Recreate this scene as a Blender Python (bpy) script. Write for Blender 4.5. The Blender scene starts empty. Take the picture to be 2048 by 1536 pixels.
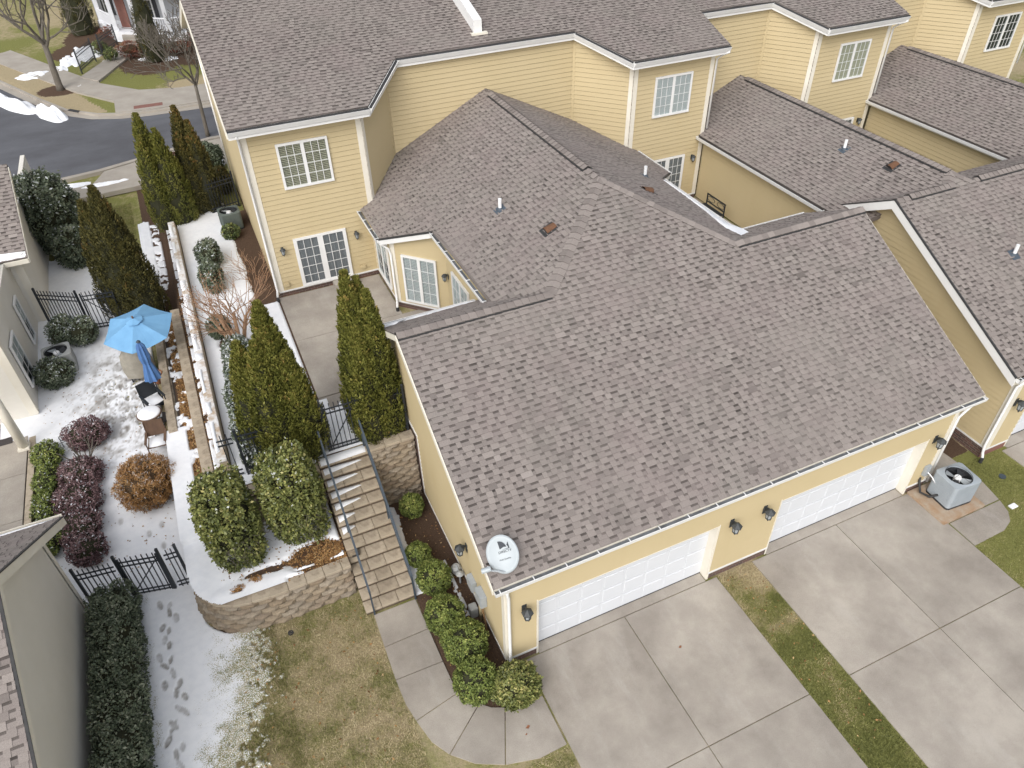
import bpy, bmesh, math, random
import numpy as np
from mathutils import Vector, Matrix
random.seed(7); RNG = np.random.default_rng(7)
scene = bpy.context.scene
COL = scene.collection

# ------------------------------------------------------------------ camera, sky, sun, exposure
CAM = np.array([-3.486, -8.523, 16.439]); FPX = 1486.464
_p, _y, _r = [math.radians(a) for a in (-40.124, 23.603, -1.364)]
FW = np.array([math.sin(_y)*math.cos(_p), math.cos(_y)*math.cos(_p), math.sin(_p)])
RT = np.array([math.cos(_y), -math.sin(_y), 0.0]); UPV = np.cross(RT, FW)
RT, UPV = RT*math.cos(_r)+UPV*math.sin(_r), -RT*math.sin(_r)+UPV*math.cos(_r)
cd = bpy.data.cameras.new('camera'); cam = bpy.data.objects.new('camera', cd); COL.objects.link(cam)
m4 = Matrix.Identity(4)
for i in range(3):
    m4[i][0] = RT[i]; m4[i][1] = UPV[i]; m4[i][2] = -FW[i]; m4[i][3] = CAM[i]
cam.matrix_world = m4
cd.sensor_width = 36.0; cd.lens = 36.0*FPX/2048.0; cd.clip_end = 800.0; cd.clip_start = 0.1
scene.camera = cam

w = bpy.data.worlds.new('World'); scene.world = w; w.use_nodes = True
nt = w.node_tree; nt.nodes.clear()
sky = nt.nodes.new('ShaderNodeTexSky'); sky.sky_type = 'NISHITA'; sky.sun_disc = False
SUN_EL, SUN_AZ = math.radians(42), math.radians(222)      # azimuth clockwise from +Y
sky.sun_elevation = SUN_EL; sky.sun_rotation = SUN_AZ; sky.air_density = 1.0; sky.dust_density = 4.0; sky.ozone_density = 1.0
hs = nt.nodes.new('ShaderNodeHueSaturation'); hs.inputs['Saturation'].default_value = 0.30
bg = nt.nodes.new('ShaderNodeBackground'); bg.inputs['Strength'].default_value = 0.15
wo = nt.nodes.new('ShaderNodeOutputWorld')
nt.links.new(sky.outputs[0], hs.inputs['Color']); nt.links.new(hs.outputs[0], bg.inputs['Color']); nt.links.new(bg.outputs[0], wo.inputs['Surface'])
sd = bpy.data.lights.new('sun', 'SUN'); sd.energy = 0.85; sd.angle = math.radians(80); sd.color = (1.0, 0.985, 0.96)
sun = bpy.data.objects.new('sun', sd); COL.objects.link(sun)
sdir = Vector((math.sin(SUN_AZ)*math.cos(SUN_EL), math.cos(SUN_AZ)*math.cos(SUN_EL), math.sin(SUN_EL)))
sun.rotation_euler = sdir.to_track_quat('Z', 'Y').to_euler(); sun.location = (0, 0, 40)
vs = scene.view_settings; vs.view_transform = 'Standard'; vs.look = 'None'; vs.gamma = 1.0; vs.exposure = 0.38

# ------------------------------------------------------------------ helpers
def pix(p):
    d = np.asarray(p, float)-CAM; z = d@FW
    return 1024+FPX*(d@RT)/z, 768-FPX*(d@UPV)/z, z

def tag(o, label=None, cat=None, group=None, kind=None):
    if label: o['label'] = label
    if cat: o['category'] = cat
    if group: o['group'] = group
    if kind: o['kind'] = kind
    return o

def thing(name, label, cat, loc=(0, 0, 0), group=None, rz=0.0):
    o = bpy.data.objects.new(name, None); COL.objects.link(o)
    o.location = loc; o.rotation_euler = (0, 0, rz); o.empty_display_size = 0.2
    return tag(o, label, cat, group)

def adopt(o, parent, world=True):
    """parent o; with world=True the coordinates of o stay world coordinates"""
    o.parent = parent
    if world and parent.type == 'EMPTY' and parent.parent is None:
        o.matrix_parent_inverse = (Matrix.Translation(parent.location) @ Matrix.Rotation(parent.rotation_euler.z, 4, 'Z')).inverted()
    return o

class MB:
    def __init__(s): s.v = []; s.f = []; s.t = []
    def poly(s, pts, tone=0.5):
        b = len(s.v); s.v += [tuple(p) for p in pts]; s.f.append(tuple(range(b, b+len(pts)))); s.t.append(tone); return s
    def box(s, x0, x1, y0, y1, z0, z1, tone=0.5):
        P = [(x0,y0,z0),(x1,y0,z0),(x1,y1,z0),(x0,y1,z0),(x0,y0,z1),(x1,y0,z1),(x1,y1,z1),(x0,y1,z1)]
        return s.hexa(P, tone)
    def hexa(s, P, tone=0.5):
        b = len(s.v); s.v += [tuple(p) for p in P]
        for q in ((0,3,2,1),(4,5,6,7),(0,1,5,4),(1,2,6,5),(2,3,7,6),(3,0,4,7)):
            s.f.append(tuple(b+i for i in q)); s.t.append(tone)
        return s
    def obox(s, c, ax, ay, az, tone=0.5):
        """box centred at c with half axis vectors"""
        c, ax, ay, az = [np.asarray(q, float) for q in (c, ax, ay, az)]
        return s.hexa([c-ax-ay-az, c+ax-ay-az, c+ax+ay-az, c-ax+ay-az, c-ax-ay+az, c+ax-ay+az, c+ax+ay+az, c-ax+ay+az], tone)
    def prism(s, pts, d, tone=0.5):
        """closed solid: polygon pts swept by vector d"""
        pts = [np.asarray(p, float) for p in pts]; d = np.asarray(d, float); n = len(pts); b = len(s.v)
        s.v += [tuple(p) for p in pts]+[tuple(p+d) for p in pts]
        s.f.append(tuple(range(b, b+n))); s.f.append(tuple(range(b+2*n-1, b+n-1, -1))); s.t += [tone, tone]
        for i in range(n):
            j = (i+1) % n; s.f.append((b+j, b+i, b+n+i, b+n+j)); s.t.append(tone)
        return s
    def tube(s, path, rad, n=8, tone=0.5, cap=True):
        path = [np.asarray(p, float) for p in path]; k = len(path)
        rad = [rad]*k if np.isscalar(rad) else list(rad); b = len(s.v); up = None
        for i, p in enumerate(path):
            t = path[min(i+1, k-1)]-path[max(i-1, 0)]; t = t/(np.linalg.norm(t)+1e-9)
            if up is None:
                a = np.array([0, 0, 1.0]) if abs(t[2]) < 0.9 else np.array([1.0, 0, 0])
            else: a = up
            e1 = np.cross(t, a); e1 /= np.linalg.norm(e1)+1e-9; e2 = np.cross(e1, t); up = e2
            for j in range(n):
                q = 2*math.pi*j/n; s.v.append(tuple(p+rad[i]*(math.cos(q)*e1+math.sin(q)*e2)))
        for i in range(k-1):
            for j in range(n):
                j2 = (j+1) % n; s.f.append((b+i*n+j, b+i*n+j2, b+(i+1)*n+j2, b+(i+1)*n+j)); s.t.append(tone)
        if cap:
            s.f.append(tuple(b+j for j in range(n-1, -1, -1))); s.f.append(tuple(b+(k-1)*n+j for j in range(n))); s.t += [tone, tone]
        return s
    def lathe(s, prof, c=(0, 0, 0), n=16, tone=0.5, ph=0.0):
        b = len(s.v); k = len(prof)
        for r, z in prof:
            for j in range(n):
                q = 2*math.pi*j/n+ph; s.v.append((c[0]+r*math.cos(q), c[1]+r*math.sin(q), c[2]+z))
        for i in range(k-1):
            for j in range(n):
                j2 = (j+1) % n; s.f.append((b+i*n+j, b+i*n+j2, b+(i+1)*n+j2, b+(i+1)*n+j)); s.t.append(tone)
        if prof[0][0] > 1e-4: s.f.append(tuple(b+j for j in range(n-1, -1, -1))); s.t.append(tone)
        if prof[-1][0] > 1e-4: s.f.append(tuple(b+(k-1)*n+j for j in range(n))); s.t.append(tone)
        return s
    def mesh(s, name, mat, smooth=False):
        me = bpy.data.meshes.new(name); me.from_pydata(s.v, [], s.f)
        a = me.attributes.new('tone', 'FLOAT', 'FACE'); a.data.foreach_set('value', np.array(s.t, np.float32))
        if mat: me.materials.append(MAT[mat])
        if smooth: me.polygons.foreach_set('use_smooth', [True]*len(me.polygons))
        me.update(); return me
    def build(s, name, mat, parent=None, smooth=False, bevel=0.0, world=True, fix=True):
        me = s.mesh(name, mat, smooth)
        if fix or bevel:
            bm = bmesh.new(); bm.from_mesh(me)
            if fix: bmesh.ops.recalc_face_normals(bm, faces=bm.faces)
            if bevel: bmesh.ops.bevel(bm, geom=[e for e in bm.edges if len(e.link_faces) == 2 and e.calc_face_angle(0) > 0.5], offset=bevel, segments=2, affect='EDGES', clamp_overlap=True)
            bm.to_mesh(me); bm.free()
        o = bpy.data.objects.new(name, me); COL.objects.link(o)
        if parent is not None: adopt(o, parent, world)
        return o

def place(name, me, parent, M):
    o = bpy.data.objects.new(name, me); COL.objects.link(o)
    if parent is not None: adopt(o, parent)
    o.matrix_basis = M
    return o

def basis(o, u, v, n):
    M = Matrix.Identity(4)
    for i in range(3): M[i][0] = u[i]; M[i][1] = v[i]; M[i][2] = n[i]; M[i][3] = o[i]
    return M

def npmesh(name, V, F, mat, tone=None, snow=None, smooth=False, attrs=None):
    V = np.asarray(V, np.float32); F = np.asarray(F, np.int32); k = F.shape[1]
    me = bpy.data.meshes.new(name); me.vertices.add(len(V)); me.vertices.foreach_set('co', V.ravel())
    me.loops.add(F.size); me.loops.foreach_set('vertex_index', F.ravel()); me.polygons.add(len(F))
    me.polygons.foreach_set('loop_start', np.arange(0, F.size, k, dtype=np.int32))
    if smooth: me.polygons.foreach_set('use_smooth', np.ones(len(F), bool))
    if tone is not None: me.attributes.new('tone', 'FLOAT', 'FACE').data.foreach_set('value', np.asarray(tone, np.float32))
    if snow is not None: me.attributes.new('snow', 'FLOAT', 'FACE').data.foreach_set('value', np.asarray(snow, np.float32))
    for nme, val in (attrs or {}).items(): me.attributes.new(nme, 'FLOAT', 'POINT').data.foreach_set('value', np.asarray(val, np.float32).ravel())
    if mat: me.materials.append(MAT[mat])
    me.update(calc_edges=True); me.validate(); return me

def npobj(name, me, parent=None):
    o = bpy.data.objects.new(name, me); COL.objects.link(o)
    if parent is not None: adopt(o, parent)
    return o

# value noise
_TAB = np.random.default_rng(3).random(4096)
def vnoise(x, y, z=0.0, scale=1.0, seed=0):
    x = np.asarray(x, float)*scale; y = np.asarray(y, float)*scale; z = np.asarray(z, float)*scale+np.zeros_like(x)
    xi, yi, zi = np.floor(x).astype(int), np.floor(y).astype(int), np.floor(z).astype(int)
    fx, fy, fz = x-xi, y-yi, z-zi
    fx, fy, fz = [q*q*(3-2*q) for q in (fx, fy, fz)]
    def h(a, b, c): return _TAB[(a*73+b*1259+c*3571+seed*911+(a*b)*17+(b*c)*29+(a*c)*41) & 4095]
    r = 0
    for dx in (0, 1):
        for dy in (0, 1):
            for dz in (0, 1):
                r = r+h(xi+dx, yi+dy, zi+dz)*(fx if dx else 1-fx)*(fy if dy else 1-fy)*(fz if dz else 1-fz)
    return r
def fbm(x, y, z=0.0, scale=1.0, oct=3, seed=0):
    a, r, t = 1.0, 0, 0
    for i in range(oct):
        r = r+a*vnoise(x, y, z, scale*2**i, seed+i*7); t += a; a *= .5
    return r/t
def sstep(a, b, x):
    t = np.clip((np.asarray(x, float)-a)/(b-a), 0, 1); return t*t*(3-2*t)
def ip(v, xs, ys): return np.interp(v, xs, ys)

# ------------------------------------------------------------------ materials
MAT = {}
def nodes(name):
    m = bpy.data.materials.new(name); m.use_nodes = True; t = m.node_tree; t.nodes.clear()
    out = t.nodes.new('ShaderNodeOutputMaterial'); b = t.nodes.new('ShaderNodeBsdfPrincipled'); t.links.new(b.outputs[0], out.inputs[0])
    MAT[name] = m; return m, t, b
def nnode(t, scale, detail=4, rough=.6, coord='Object', vec=None, stretch=None):
    n = t.nodes.new('ShaderNodeTexNoise'); n.inputs['Scale'].default_value = scale; n.inputs['Detail'].default_value = detail; n.inputs['Roughness'].default_value = rough
    c = t.nodes.new('ShaderNodeTexCoord'); src = c.outputs[coord]
    if stretch:
        mp = t.nodes.new('ShaderNodeMapping'); mp.inputs['Scale'].default_value = stretch; t.links.new(src, mp.inputs[0]); src = mp.outputs[0]
    t.links.new(src, n.inputs['Vector']); return n
def mixc(t, a, b, fac, mode='MIX'):
    n = t.nodes.new('ShaderNodeMix'); n.data_type = 'RGBA'; n.blend_type = mode
    for k, v in ((6, a), (7, b)):
        if isinstance(v, tuple): n.inputs[k].default_value = (*v, 1)
        else: t.links.new(v, n.inputs[k])
    if isinstance(fac, (int, float)): n.inputs[0].default_value = fac
    else: t.links.new(fac, n.inputs[0])
    return n.outputs[2]
def ramp(t, src, stops):
    n = t.nodes.new('ShaderNodeValToRGB'); cr = n.color_ramp
    while len(cr.elements) < len(stops): cr.elements.new(0.5)
    for e, (p, c) in zip(cr.elements, stops):
        e.position = p; e.color = (*c, 1) if isinstance(c, tuple) else (c, c, c, 1)
    t.links.new(src, n.inputs[0]); return n.outputs[0]
def attr(t, name):
    n = t.nodes.new('ShaderNodeAttribute'); n.attribute_name = name; return n.outputs['Fac']
def bump(t, b, src, strength, dist):
    n = t.nodes.new('ShaderNodeBump'); n.inputs['Strength'].default_value = strength; n.inputs['Distance'].default_value = dist
    t.links.new(src, n.inputs['Height']); t.links.new(n.outputs[0], b.inputs['Normal'])
def plain(name, a, c2=None, rough=.7, scale=3.0, bscale=60, bstr=.15, bdist=.003, metal=0.0, objrand=0.0, detail=5, stretch=None, spec=None):
    m, t, b = nodes(name); c2 = c2 or tuple(x*.85 for x in a)
    n = nnode(t, scale, detail, stretch=stretch); fac = ramp(t, n.outputs[0], [(.3, 0.0), (.7, 1.0)])
    col = mixc(t, a, c2, fac)
    if objrand:
        oi = t.nodes.new('ShaderNodeObjectInfo'); mr = t.nodes.new('ShaderNodeMapRange'); mr.inputs[3].default_value = 1-objrand; mr.inputs[4].default_value = 1+objrand
        t.links.new(oi.outputs['Random'], mr.inputs[0]); v = t.nodes.new('ShaderNodeHueSaturation'); t.links.new(mr.outputs[0], v.inputs['Value']); t.links.new(col, v.inputs['Color']); col = v.outputs[0]
    t.links.new(col, b.inputs['Base Color']); b.inputs['Roughness'].default_value = rough; b.inputs['Metallic'].default_value = metal
    if spec is not None: b.inputs['Specular IOR Level'].default_value = spec
    if bstr: bump(t, b, nnode(t, bscale, 4).outputs[0], bstr, bdist)
    return m
# asphalt shingle: per-piece tone, granule speckle, slow weathering
m, t, b = nodes('shingle')
tn = attr(t, 'tone')
c0 = ramp(t, tn, [(0.0, (.060, .052, .048)), (.3, (.150, .131, .121)), (.55, (.242, .213, .197)), (.8, (.298, .264, .243)), (1.0, (.345, .310, .288))])
hue = nnode(t, .9, 3); c1 = mixc(t, c0, (.250, .206, .198), ramp(t, hue.outputs[0], [(.42, 0.0), (.72, .5)]))
hue2 = nnode(t, .55, 3, stretch=(1, 1.7, 1)); c1 = mixc(t, c1, (.240, .224, .200), ramp(t, hue2.outputs[0], [(.48, 0.0), (.75, .38)]))
stk = nnode(t, 1.1, 5, .6, stretch=(1.0, .16, .16)); c1 = mixc(t, c1, (.17, .155, .14), ramp(t, stk.outputs[0], [(.52, 0.0), (.8, .42)])); fade = nnode(t, .22, 3); c1 = mixc(t, c1, (.30, .268, .245), ramp(t, fade.outputs[0], [(.48, 0.0), (.75, .40)]))
gr = nnode(t, 130, 2); c2 = mixc(t, c1, ramp(t, gr.outputs[0], [(.32, .45), (.5, 1.0), (.68, 1.5)]), .55, 'MULTIPLY')
t.links.new(c2, b.inputs['Base Color']); b.inputs['Roughness'].default_value = .95; b.inputs['Specular IOR Level'].default_value = .2
bump(t, b, gr.outputs[0], .35, .002)
# painted lap siding
m, t, b = nodes('siding')
oi = t.nodes.new('ShaderNodeObjectInfo')
n = nnode(t, .7, 4); g = nnode(t, 14, 4, stretch=(.25, .25, 3))
c = mixc(t, (.56, .462, .282), (.535, .44, .262), ramp(t, n.outputs[0], [(.35, 0.0), (.7, 1.0)]))
c = mixc(t, c, (.52, .42, .245), ramp(t, g.outputs[0], [(.5, 0.0), (.8, .4)]))
dr = nnode(t, 2.2, 4, stretch=(1, 1, .18)); c = mixc(t, c, (.50, .39, .22), ramp(t, dr.outputs[0], [(.55, 0.0), (.85, .30)]))
t.links.new(c, b.inputs['Base Color']); b.inputs['Roughness'].default_value = .62; b.inputs['Specular IOR Level'].default_value = .3; bump(t, b, g.outputs[0], .12, .003)
plain('lap_shadow', (.10, .065, .03), (.08, .052, .024), .95, 3, 60, .1)  # dark wall backing; painted lap shadow lines show through the board gaps
plain('siding_grey', (.76, .73, .665), (.72, .69, .62), .65, 1.2, 20, .1)
plain('trim', (.80, .76, .665), (.73, .685, .585), .55, 2.0, 40, .08)
plain('trim_white', (.82, .82, .81), (.76, .76, .75), .45, 2.0, 40, .05)
plain('door_white', (.70, .725, .765), (.665, .69, .73), .42, 1.5, 50, .06)
plain('door_joint', (.56, .58, .61), (.52, .54, .57), .5)
plain('gutter_metal', (.22, .235, .25), (.10, .105, .11), .55, 5.0, 40, .1, metal=.25)
plain('black_strip', (.025, .025, .027), (.04, .04, .04), .7, 6, 60, .1)
plain('dark_metal', (.016, .02, .026), (.026, .03, .036), .5, 8, 60, .08)
plain('rail_metal', (.032, .048, .066), (.055, .075, .098), .5, 6, 60, .1)
plain('lantern_metal', (.03, .036, .04), (.055, .06, .062), .55, 8, 60, .2)
plain('concrete', (.405, .37, .32), (.315, .282, .243), .9, 1.1, 150, .25, .002, detail=8)
m, t, b = nodes('slab')
n1 = nnode(t, .45, 6, .65); n2 = nnode(t, 2.6, 8, .7); n3 = nnode(t, 60, 3)
c = mixc(t, (.435, .395, .342), (.275, .245, .212), ramp(t, n1.outputs[0], [(.38, 0.0), (.64, 1.0)]))
c = mixc(t, c, (.335, .293, .258), ramp(t, n2.outputs[0], [(.42, 0.0), (.75, .55)]))
v = t.nodes.new('ShaderNodeTexVoronoi'); v.inputs['Scale'].default_value = 1.6; tc = t.nodes.new('ShaderNodeTexCoord'); t.links.new(tc.outputs['Object'], v.inputs['Vector'])
c = mixc(t, c, (.20, .165, .13), ramp(t, v.outputs['Distance'], [(.0, .6), (.03, 0.0)]))
wear = nnode(t, 1.3, 6, .7, stretch=(1.0, .3, 1)); c = mixc(t, c, (.475, .445, .405), ramp(t, wear.outputs[0], [(.55, 0.0), (.8, .55)]))
c = mixc(t, c, ramp(t, n3.outputs[0], [(.35, .72), (.6, 1.12)]), .5, 'MULTIPLY')
oi = t.nodes.new('ShaderNodeObjectInfo'); mr = t.nodes.new('ShaderNodeMapRange'); mr.inputs[3].default_value = .94; mr.inputs[4].default_value = 1.05; t.links.new(oi.outputs['Random'], mr.inputs[0])
hv = t.nodes.new('ShaderNodeHueSaturation'); t.links.new(mr.outputs[0], hv.inputs['Value']); t.links.new(c, hv.inputs['Color'])
t.links.new(hv.outputs[0], b.inputs['Base Color']); b.inputs['Roughness'].default_value = .9; bump(t, b, n3.outputs[0], .3, .002)
plain('joint', (.045, .038, .032), (.07, .06, .05), .95, 9, 80, .3)
m, t, b = nodes('block')
oi = t.nodes.new('ShaderNodeObjectInfo'); n1 = nnode(t, 7, 6, .7); n2 = nnode(t, 30, 5, .7)
c = ramp(t, oi.outputs['Random'], [(0.0, (.29, .225, .155)), (.35, (.37, .30, .215)), (.6, (.31, .265, .21)), (.8, (.40, .34, .265)), (1.0, (.27, .205, .145))])
c = mixc(t, c, (.12, .095, .07), ramp(t, n1.outputs[0], [(.42, 0.0), (.70, .85)])); c = mixc(t, c, (.46, .40, .32), ramp(t, n2.outputs[0], [(.55, 0.0), (.8, .5)]))
t.links.new(c, b.inputs['Base Color']); b.inputs['Roughness'].default_value = .95; bump(t, b, n2.outputs[0], .8, .02)
m, t, b = nodes('brick')
br = t.nodes.new('ShaderNodeTexBrick'); tc = t.nodes.new('ShaderNodeTexCoord'); mp = t.nodes.new('ShaderNodeMapping'); mp.inputs['Rotation'].default_value = (math.pi/2, 0, math.pi/4)
sx = t.nodes.new('ShaderNodeSeparateXYZ'); t.links.new(tc.outputs['Object'], sx.inputs[0]); ad = t.nodes.new('ShaderNodeMath'); ad.operation = 'ADD'; t.links.new(sx.outputs[0], ad.inputs[0]); t.links.new(sx.outputs[1], ad.inputs[1])
cb = t.nodes.new('ShaderNodeCombineXYZ'); t.links.new(ad.outputs[0], cb.inputs[0]); t.links.new(sx.outputs[2], cb.inputs[1]); t.links.new(cb.outputs[0], br.inputs['Vector'])
br.inputs['Scale'].default_value = 1.0; br.inputs['Brick Width'].default_value = .215; br.inputs['Row Height'].default_value = .075; br.inputs['Mortar Size'].default_value = .006
br.inputs['Color1'].default_value = (.15, .075, .058, 1); br.inputs['Color2'].default_value = (.085, .055, .048, 1); br.inputs['Mortar'].default_value = (.22, .19, .165, 1)
t.links.new(br.outputs['Color'], b.inputs['Base Color']); b.inputs['Roughness'].default_value = .9; bump(t, b, br.outputs['Fac'], -.5, .01)
# foliage kinds: tone ramp per leaf, snow dusting per leaf
def foliage(name, stops, snowcol=(.80, .83, .88), rough=.6, transl=.15):
    m, t, b = nodes(name); c = ramp(t, attr(t, 'tone'), stops); c = mixc(t, c, snowcol, attr(t, 'snow'))
    t.links.new(c, b.inputs['Base Color']); b.inputs['Roughness'].default_value = rough; b.inputs['Specular IOR Level'].default_value = .3
    return m
foliage('arborvitae', [(0.0, (.045, .052, .014)), (.35, (.118, .128, .026)), (.7, (.205, .205, .046)), (.92, (.26, .235, .062)), (1.0, (.31, .22, .065))])
foliage('arborvitae_dark', [(0.0, (.034, .034, .013)), (.5, (.088, .082, .026)), (.85, (.155, .135, .04)), (1.0, (.24, .135, .045))])
foliage('holly', [(0.0, (0.037, 0.053, 0.024)), (.5, (0.102, 0.134, 0.053)), (.85, (0.196, 0.224, 0.072)), (1.0, (0.318, 0.299, 0.102))], rough=.4)
foliage('holly_light', [(0.0, (0.049, 0.060, 0.020)), (.45, (0.141, 0.163, 0.053)), (.8, (0.259, 0.270, 0.083)), (1.0, (0.400, 0.359, 0.141))], rough=.4)
foliage('boxwood', [(0.0, (0.048, 0.065, 0.018)), (.45, (0.131, 0.171, 0.044)), (.85, (0.251, 0.295, 0.075)), (1.0, (0.383, 0.383, 0.120))])
foliage('dark_shrub', [(0.0, (.032, .042, .027)), (.5, (.096, .122, .078)), (.85, (.175, .205, .135)), (1.0, (.29, .305, .225))], rough=.45)
foliage('purple_shrub', [(0.0, (0.053, 0.028, 0.032)), (.5, (0.160, 0.094, 0.097)), (.85, (0.262, 0.168, 0.172)), (1.0, (0.374, 0.290, 0.281))])
foliage('brown_shrub', [(0.0, (0.112, 0.056, 0.022)), (.5, (0.325, 0.169, 0.060)), (.85, (0.450, 0.263, 0.106)), (1.0, (0.525, 0.375, 0.200))])
foliage('leaf_litter', [(0.0, (0.120, 0.055, 0.022)), (.5, (0.300, 0.160, 0.060)), (.85, (0.420, 0.250, 0.100)), (1.0, (0.500, 0.360, 0.180))])
foliage('grass', [(0.0, (.13, .14, .04)), (.35, (.25, .245, .085)), (.6, (.40, .34, .18)), (1.0, (.54, .455, .29))])
foliage('red_shrub', [(0.0, (0.060, 0.020, 0.015)), (.5, (0.170, 0.055, 0.035)), (1.0, (0.270, 0.110, 0.060))])
foliage('seed_head', [(0.0, (0.160, 0.070, 0.035)), (.5, (0.290, 0.140, 0.070)), (1.0, (0.380, 0.220, 0.120))])
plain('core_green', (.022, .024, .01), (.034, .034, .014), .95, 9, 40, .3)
plain('core_brown', (.05, .03, .015), (.08, .05, .025), .95, 9, 40, .3)
plain('bark_grey', (.175, .155, .13), (.105, .09, .072), .95, 9, 60, .5, .01, stretch=(1, 1, .3))
plain('bark_tan', (.39, .25, .155), (.27, .155, .09), .9, 9, 60, .4, .006, stretch=(1, 1, .3))
# ground: attributes green / mulch / dirt painted in the mesh as what grows or lies there
m, t, b = nodes('ground')
n1 = nnode(t, 26, 6, .75); n2 = nnode(t, 3.5, 5, .7); n3 = nnode(t, 90, 3)
tan_ = mixc(t, (.44, .365, .235), (.30, .245, .15), ramp(t, n1.outputs[0], [(.35, 0.0), (.65, 1.0)]))
grn = mixc(t, (.245, .245, .085), (.14, .148, .045), ramp(t, n1.outputs[0], [(.35, 0.0), (.65, 1.0)]))
ga = t.nodes.new('ShaderNodeMath'); ga.operation = 'ADD'; t.links.new(attr(t, 'green'), ga.inputs[0])
gs = t.nodes.new('ShaderNodeMath'); gs.operation = 'MULTIPLY_ADD'; gs.inputs[1].default_value = 1.1; gs.inputs[2].default_value = -.55; t.links.new(n2.outputs[0], gs.inputs[0]); t.links.new(gs.outputs[0], ga.inputs[1])
c = mixc(t, tan_, grn, ramp(t, ga.outputs[0], [(.3, 0.0), (.7, 1.0)]))
mul = mixc(t, (.075, .048, .034), (.135, .09, .062), ramp(t, n1.outputs[0], [(.35, 0.0), (.7, 1.0)]))
ma = t.nodes.new('ShaderNodeMath'); ma.operation = 'ADD'; t.links.new(attr(t, 'mulch'), ma.inputs[0]); t.links.new(gs.outputs[0], ma.inputs[1])
c = mixc(t, c, mul, ramp(t, ma.outputs[0], [(.42, 0.0), (.55, 1.0)]))
c = mixc(t, c, ramp(t, n3.outputs[0], [(.3, .55), (.65, 1.3)]), .6, 'MULTIPLY')
t.links.new(c, b.inputs['Base Color']); b.inputs['Roughness'].default_value = .97; b.inputs['Specular IOR Level'].default_value = .1; bump(t, b, n1.outputs[0], .6, .03)
m, t, b = nodes('snow')
n1 = nnode(t, 5, 6, .6); n2 = nnode(t, 120, 3); n4 = nnode(t, 38, 4, .75); n5 = nnode(t, 9, 3)
c = mixc(t, (.88, .895, .925), (.80, .82, .86), ramp(t, n1.outputs[0], [(.4, 0.0), (.75, 1.0)])); c = mixc(t, c, (.27, .25, .225), attr(t, 'dirt'))
gcol = mixc(t, (.38, .33, .19), (.19, .19, .06), ramp(t, n5.outputs[0], [(.4, 0.0), (.6, 1.0)]))
th = t.nodes.new('ShaderNodeMath'); th.operation = 'MULTIPLY_ADD'; th.inputs[1].default_value = .27; t.links.new(attr(t, 'thin'), th.inputs[0]); t.links.new(n4.outputs[0], th.inputs[2])
c = mixc(t, c, gcol, ramp(t, th.outputs[0], [(.69, 0.0), (.78, 1.0)]))
t.links.new(c, b.inputs['Base Color']); b.inputs['Roughness'].default_value = .75; b.inputs['Specular IOR Level'].default_value = .2; bump(t, b, mixc(t, n1.outputs[0], n2.outputs[0], .5), .2, .012)
m, t, b = nodes('tread')
oi = t.nodes.new('ShaderNodeObjectInfo'); n1 = nnode(t, 5, 6, .7); n2 = nnode(t, 40, 4)
c = ramp(t, oi.outputs['Random'], [(0.0, (.40, .335, .25)), (.5, (.46, .39, .30)), (1.0, (.36, .30, .225))]); c = mixc(t, c, (.17, .135, .10), ramp(t, n1.outputs[0], [(.48, 0.0), (.75, .75)]))
t.links.new(c, b.inputs['Base Color']); b.inputs['Roughness'].default_value = .95; bump(t, b, n2.outputs[0], .5, .01)
plain('riser', (.15, .115, .08), (.10, .075, .052), .95, 7, 60, .5, .01)  # same block stone, colour darkened for shade under the treads plus dirt
m, t, b = nodes('asphalt')
n1 = nnode(t, .35, 6, .65, stretch=(1, 1.6, 1)); n2 = nnode(t, 120, 3)
c = mixc(t, (.118, .122, .136), (.082, .083, .093), ramp(t, n1.outputs[0], [(.35, 0.0), (.65, 1.0)])); c = mixc(t, c, ramp(t, n2.outputs[0], [(.35, .7), (.65, 1.25)]), .5, 'MULTIPLY')
t.links.new(c, b.inputs['Base Color']); b.inputs['Roughness'].default_value = .85
m, t, b = nodes('coping')
n1 = nnode(t, 3.2, 6, .7); n2 = nnode(t, 60, 3)
c = mixc(t, (.74, .73, .72), (.46, .36, .26), ramp(t, n1.outputs[0], [(.42, 0.0), (.62, 1.0)]))
t.links.new(c, b.inputs['Base Color']); b.inputs['Roughness'].default_value = .9; bump(t, b, n2.outputs[0], .3, .004)
plain('stucco', (.50, .415, .30), (.43, .35, .25), .9, 2.5, 60, .3, .004)
plain('umbrella_blue', (.185, .40, .64), (.15, .34, .57), .85, 3, 200, .1)
plain('umbrella_navy', (.07, .16, .38), (.10, .22, .46), .85, 5, 200, .15)
plain('grill_cover', (.36, .335, .28), (.27, .25, .21), .9, 5, 60, .4, .01)
plain('terracotta', (.30, .13, .065), (.24, .10, .05), .85, 6, 60, .2)
plain('wood_brown', (.16, .095, .06), (.10, .06, .04), .8, 8, 60, .3, stretch=(1, 1, .3))
plain('hvac_grey', (.36, .40, .435), (.31, .35, .385), .5, 3, 60, .08)
plain('hvac_old', (.42, .43, .42), (.34, .35, .345), .6, 4, 60, .1)
plain('hvac_dark', (.02, .022, .025), (.035, .036, .04), .6, 8, 60, .1)
plain('hvac_green', (.13, .155, .14), (.10, .12, .11), .6, 4, 60, .1)
plain('dish_white', (.43, .475, .50), (.40, .445, .47), .4, 3, 60, .03)
plain('dish_mark', (.02, .028, .04), None, .5)
plain('pvc', (.84, .85, .86), (.80, .81, .82), .4, 3, 60, .03)
plain('flashing', (.055, .075, .10), (.08, .10, .125), .6, 8, 60, .1)
plain('vent_rust', (.17, .08, .04), (.11, .055, .03), .8, 12, 60, .2)
plain('blind_white', (.72, .72, .70), (.66, .66, .63), .7, 2)
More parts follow.
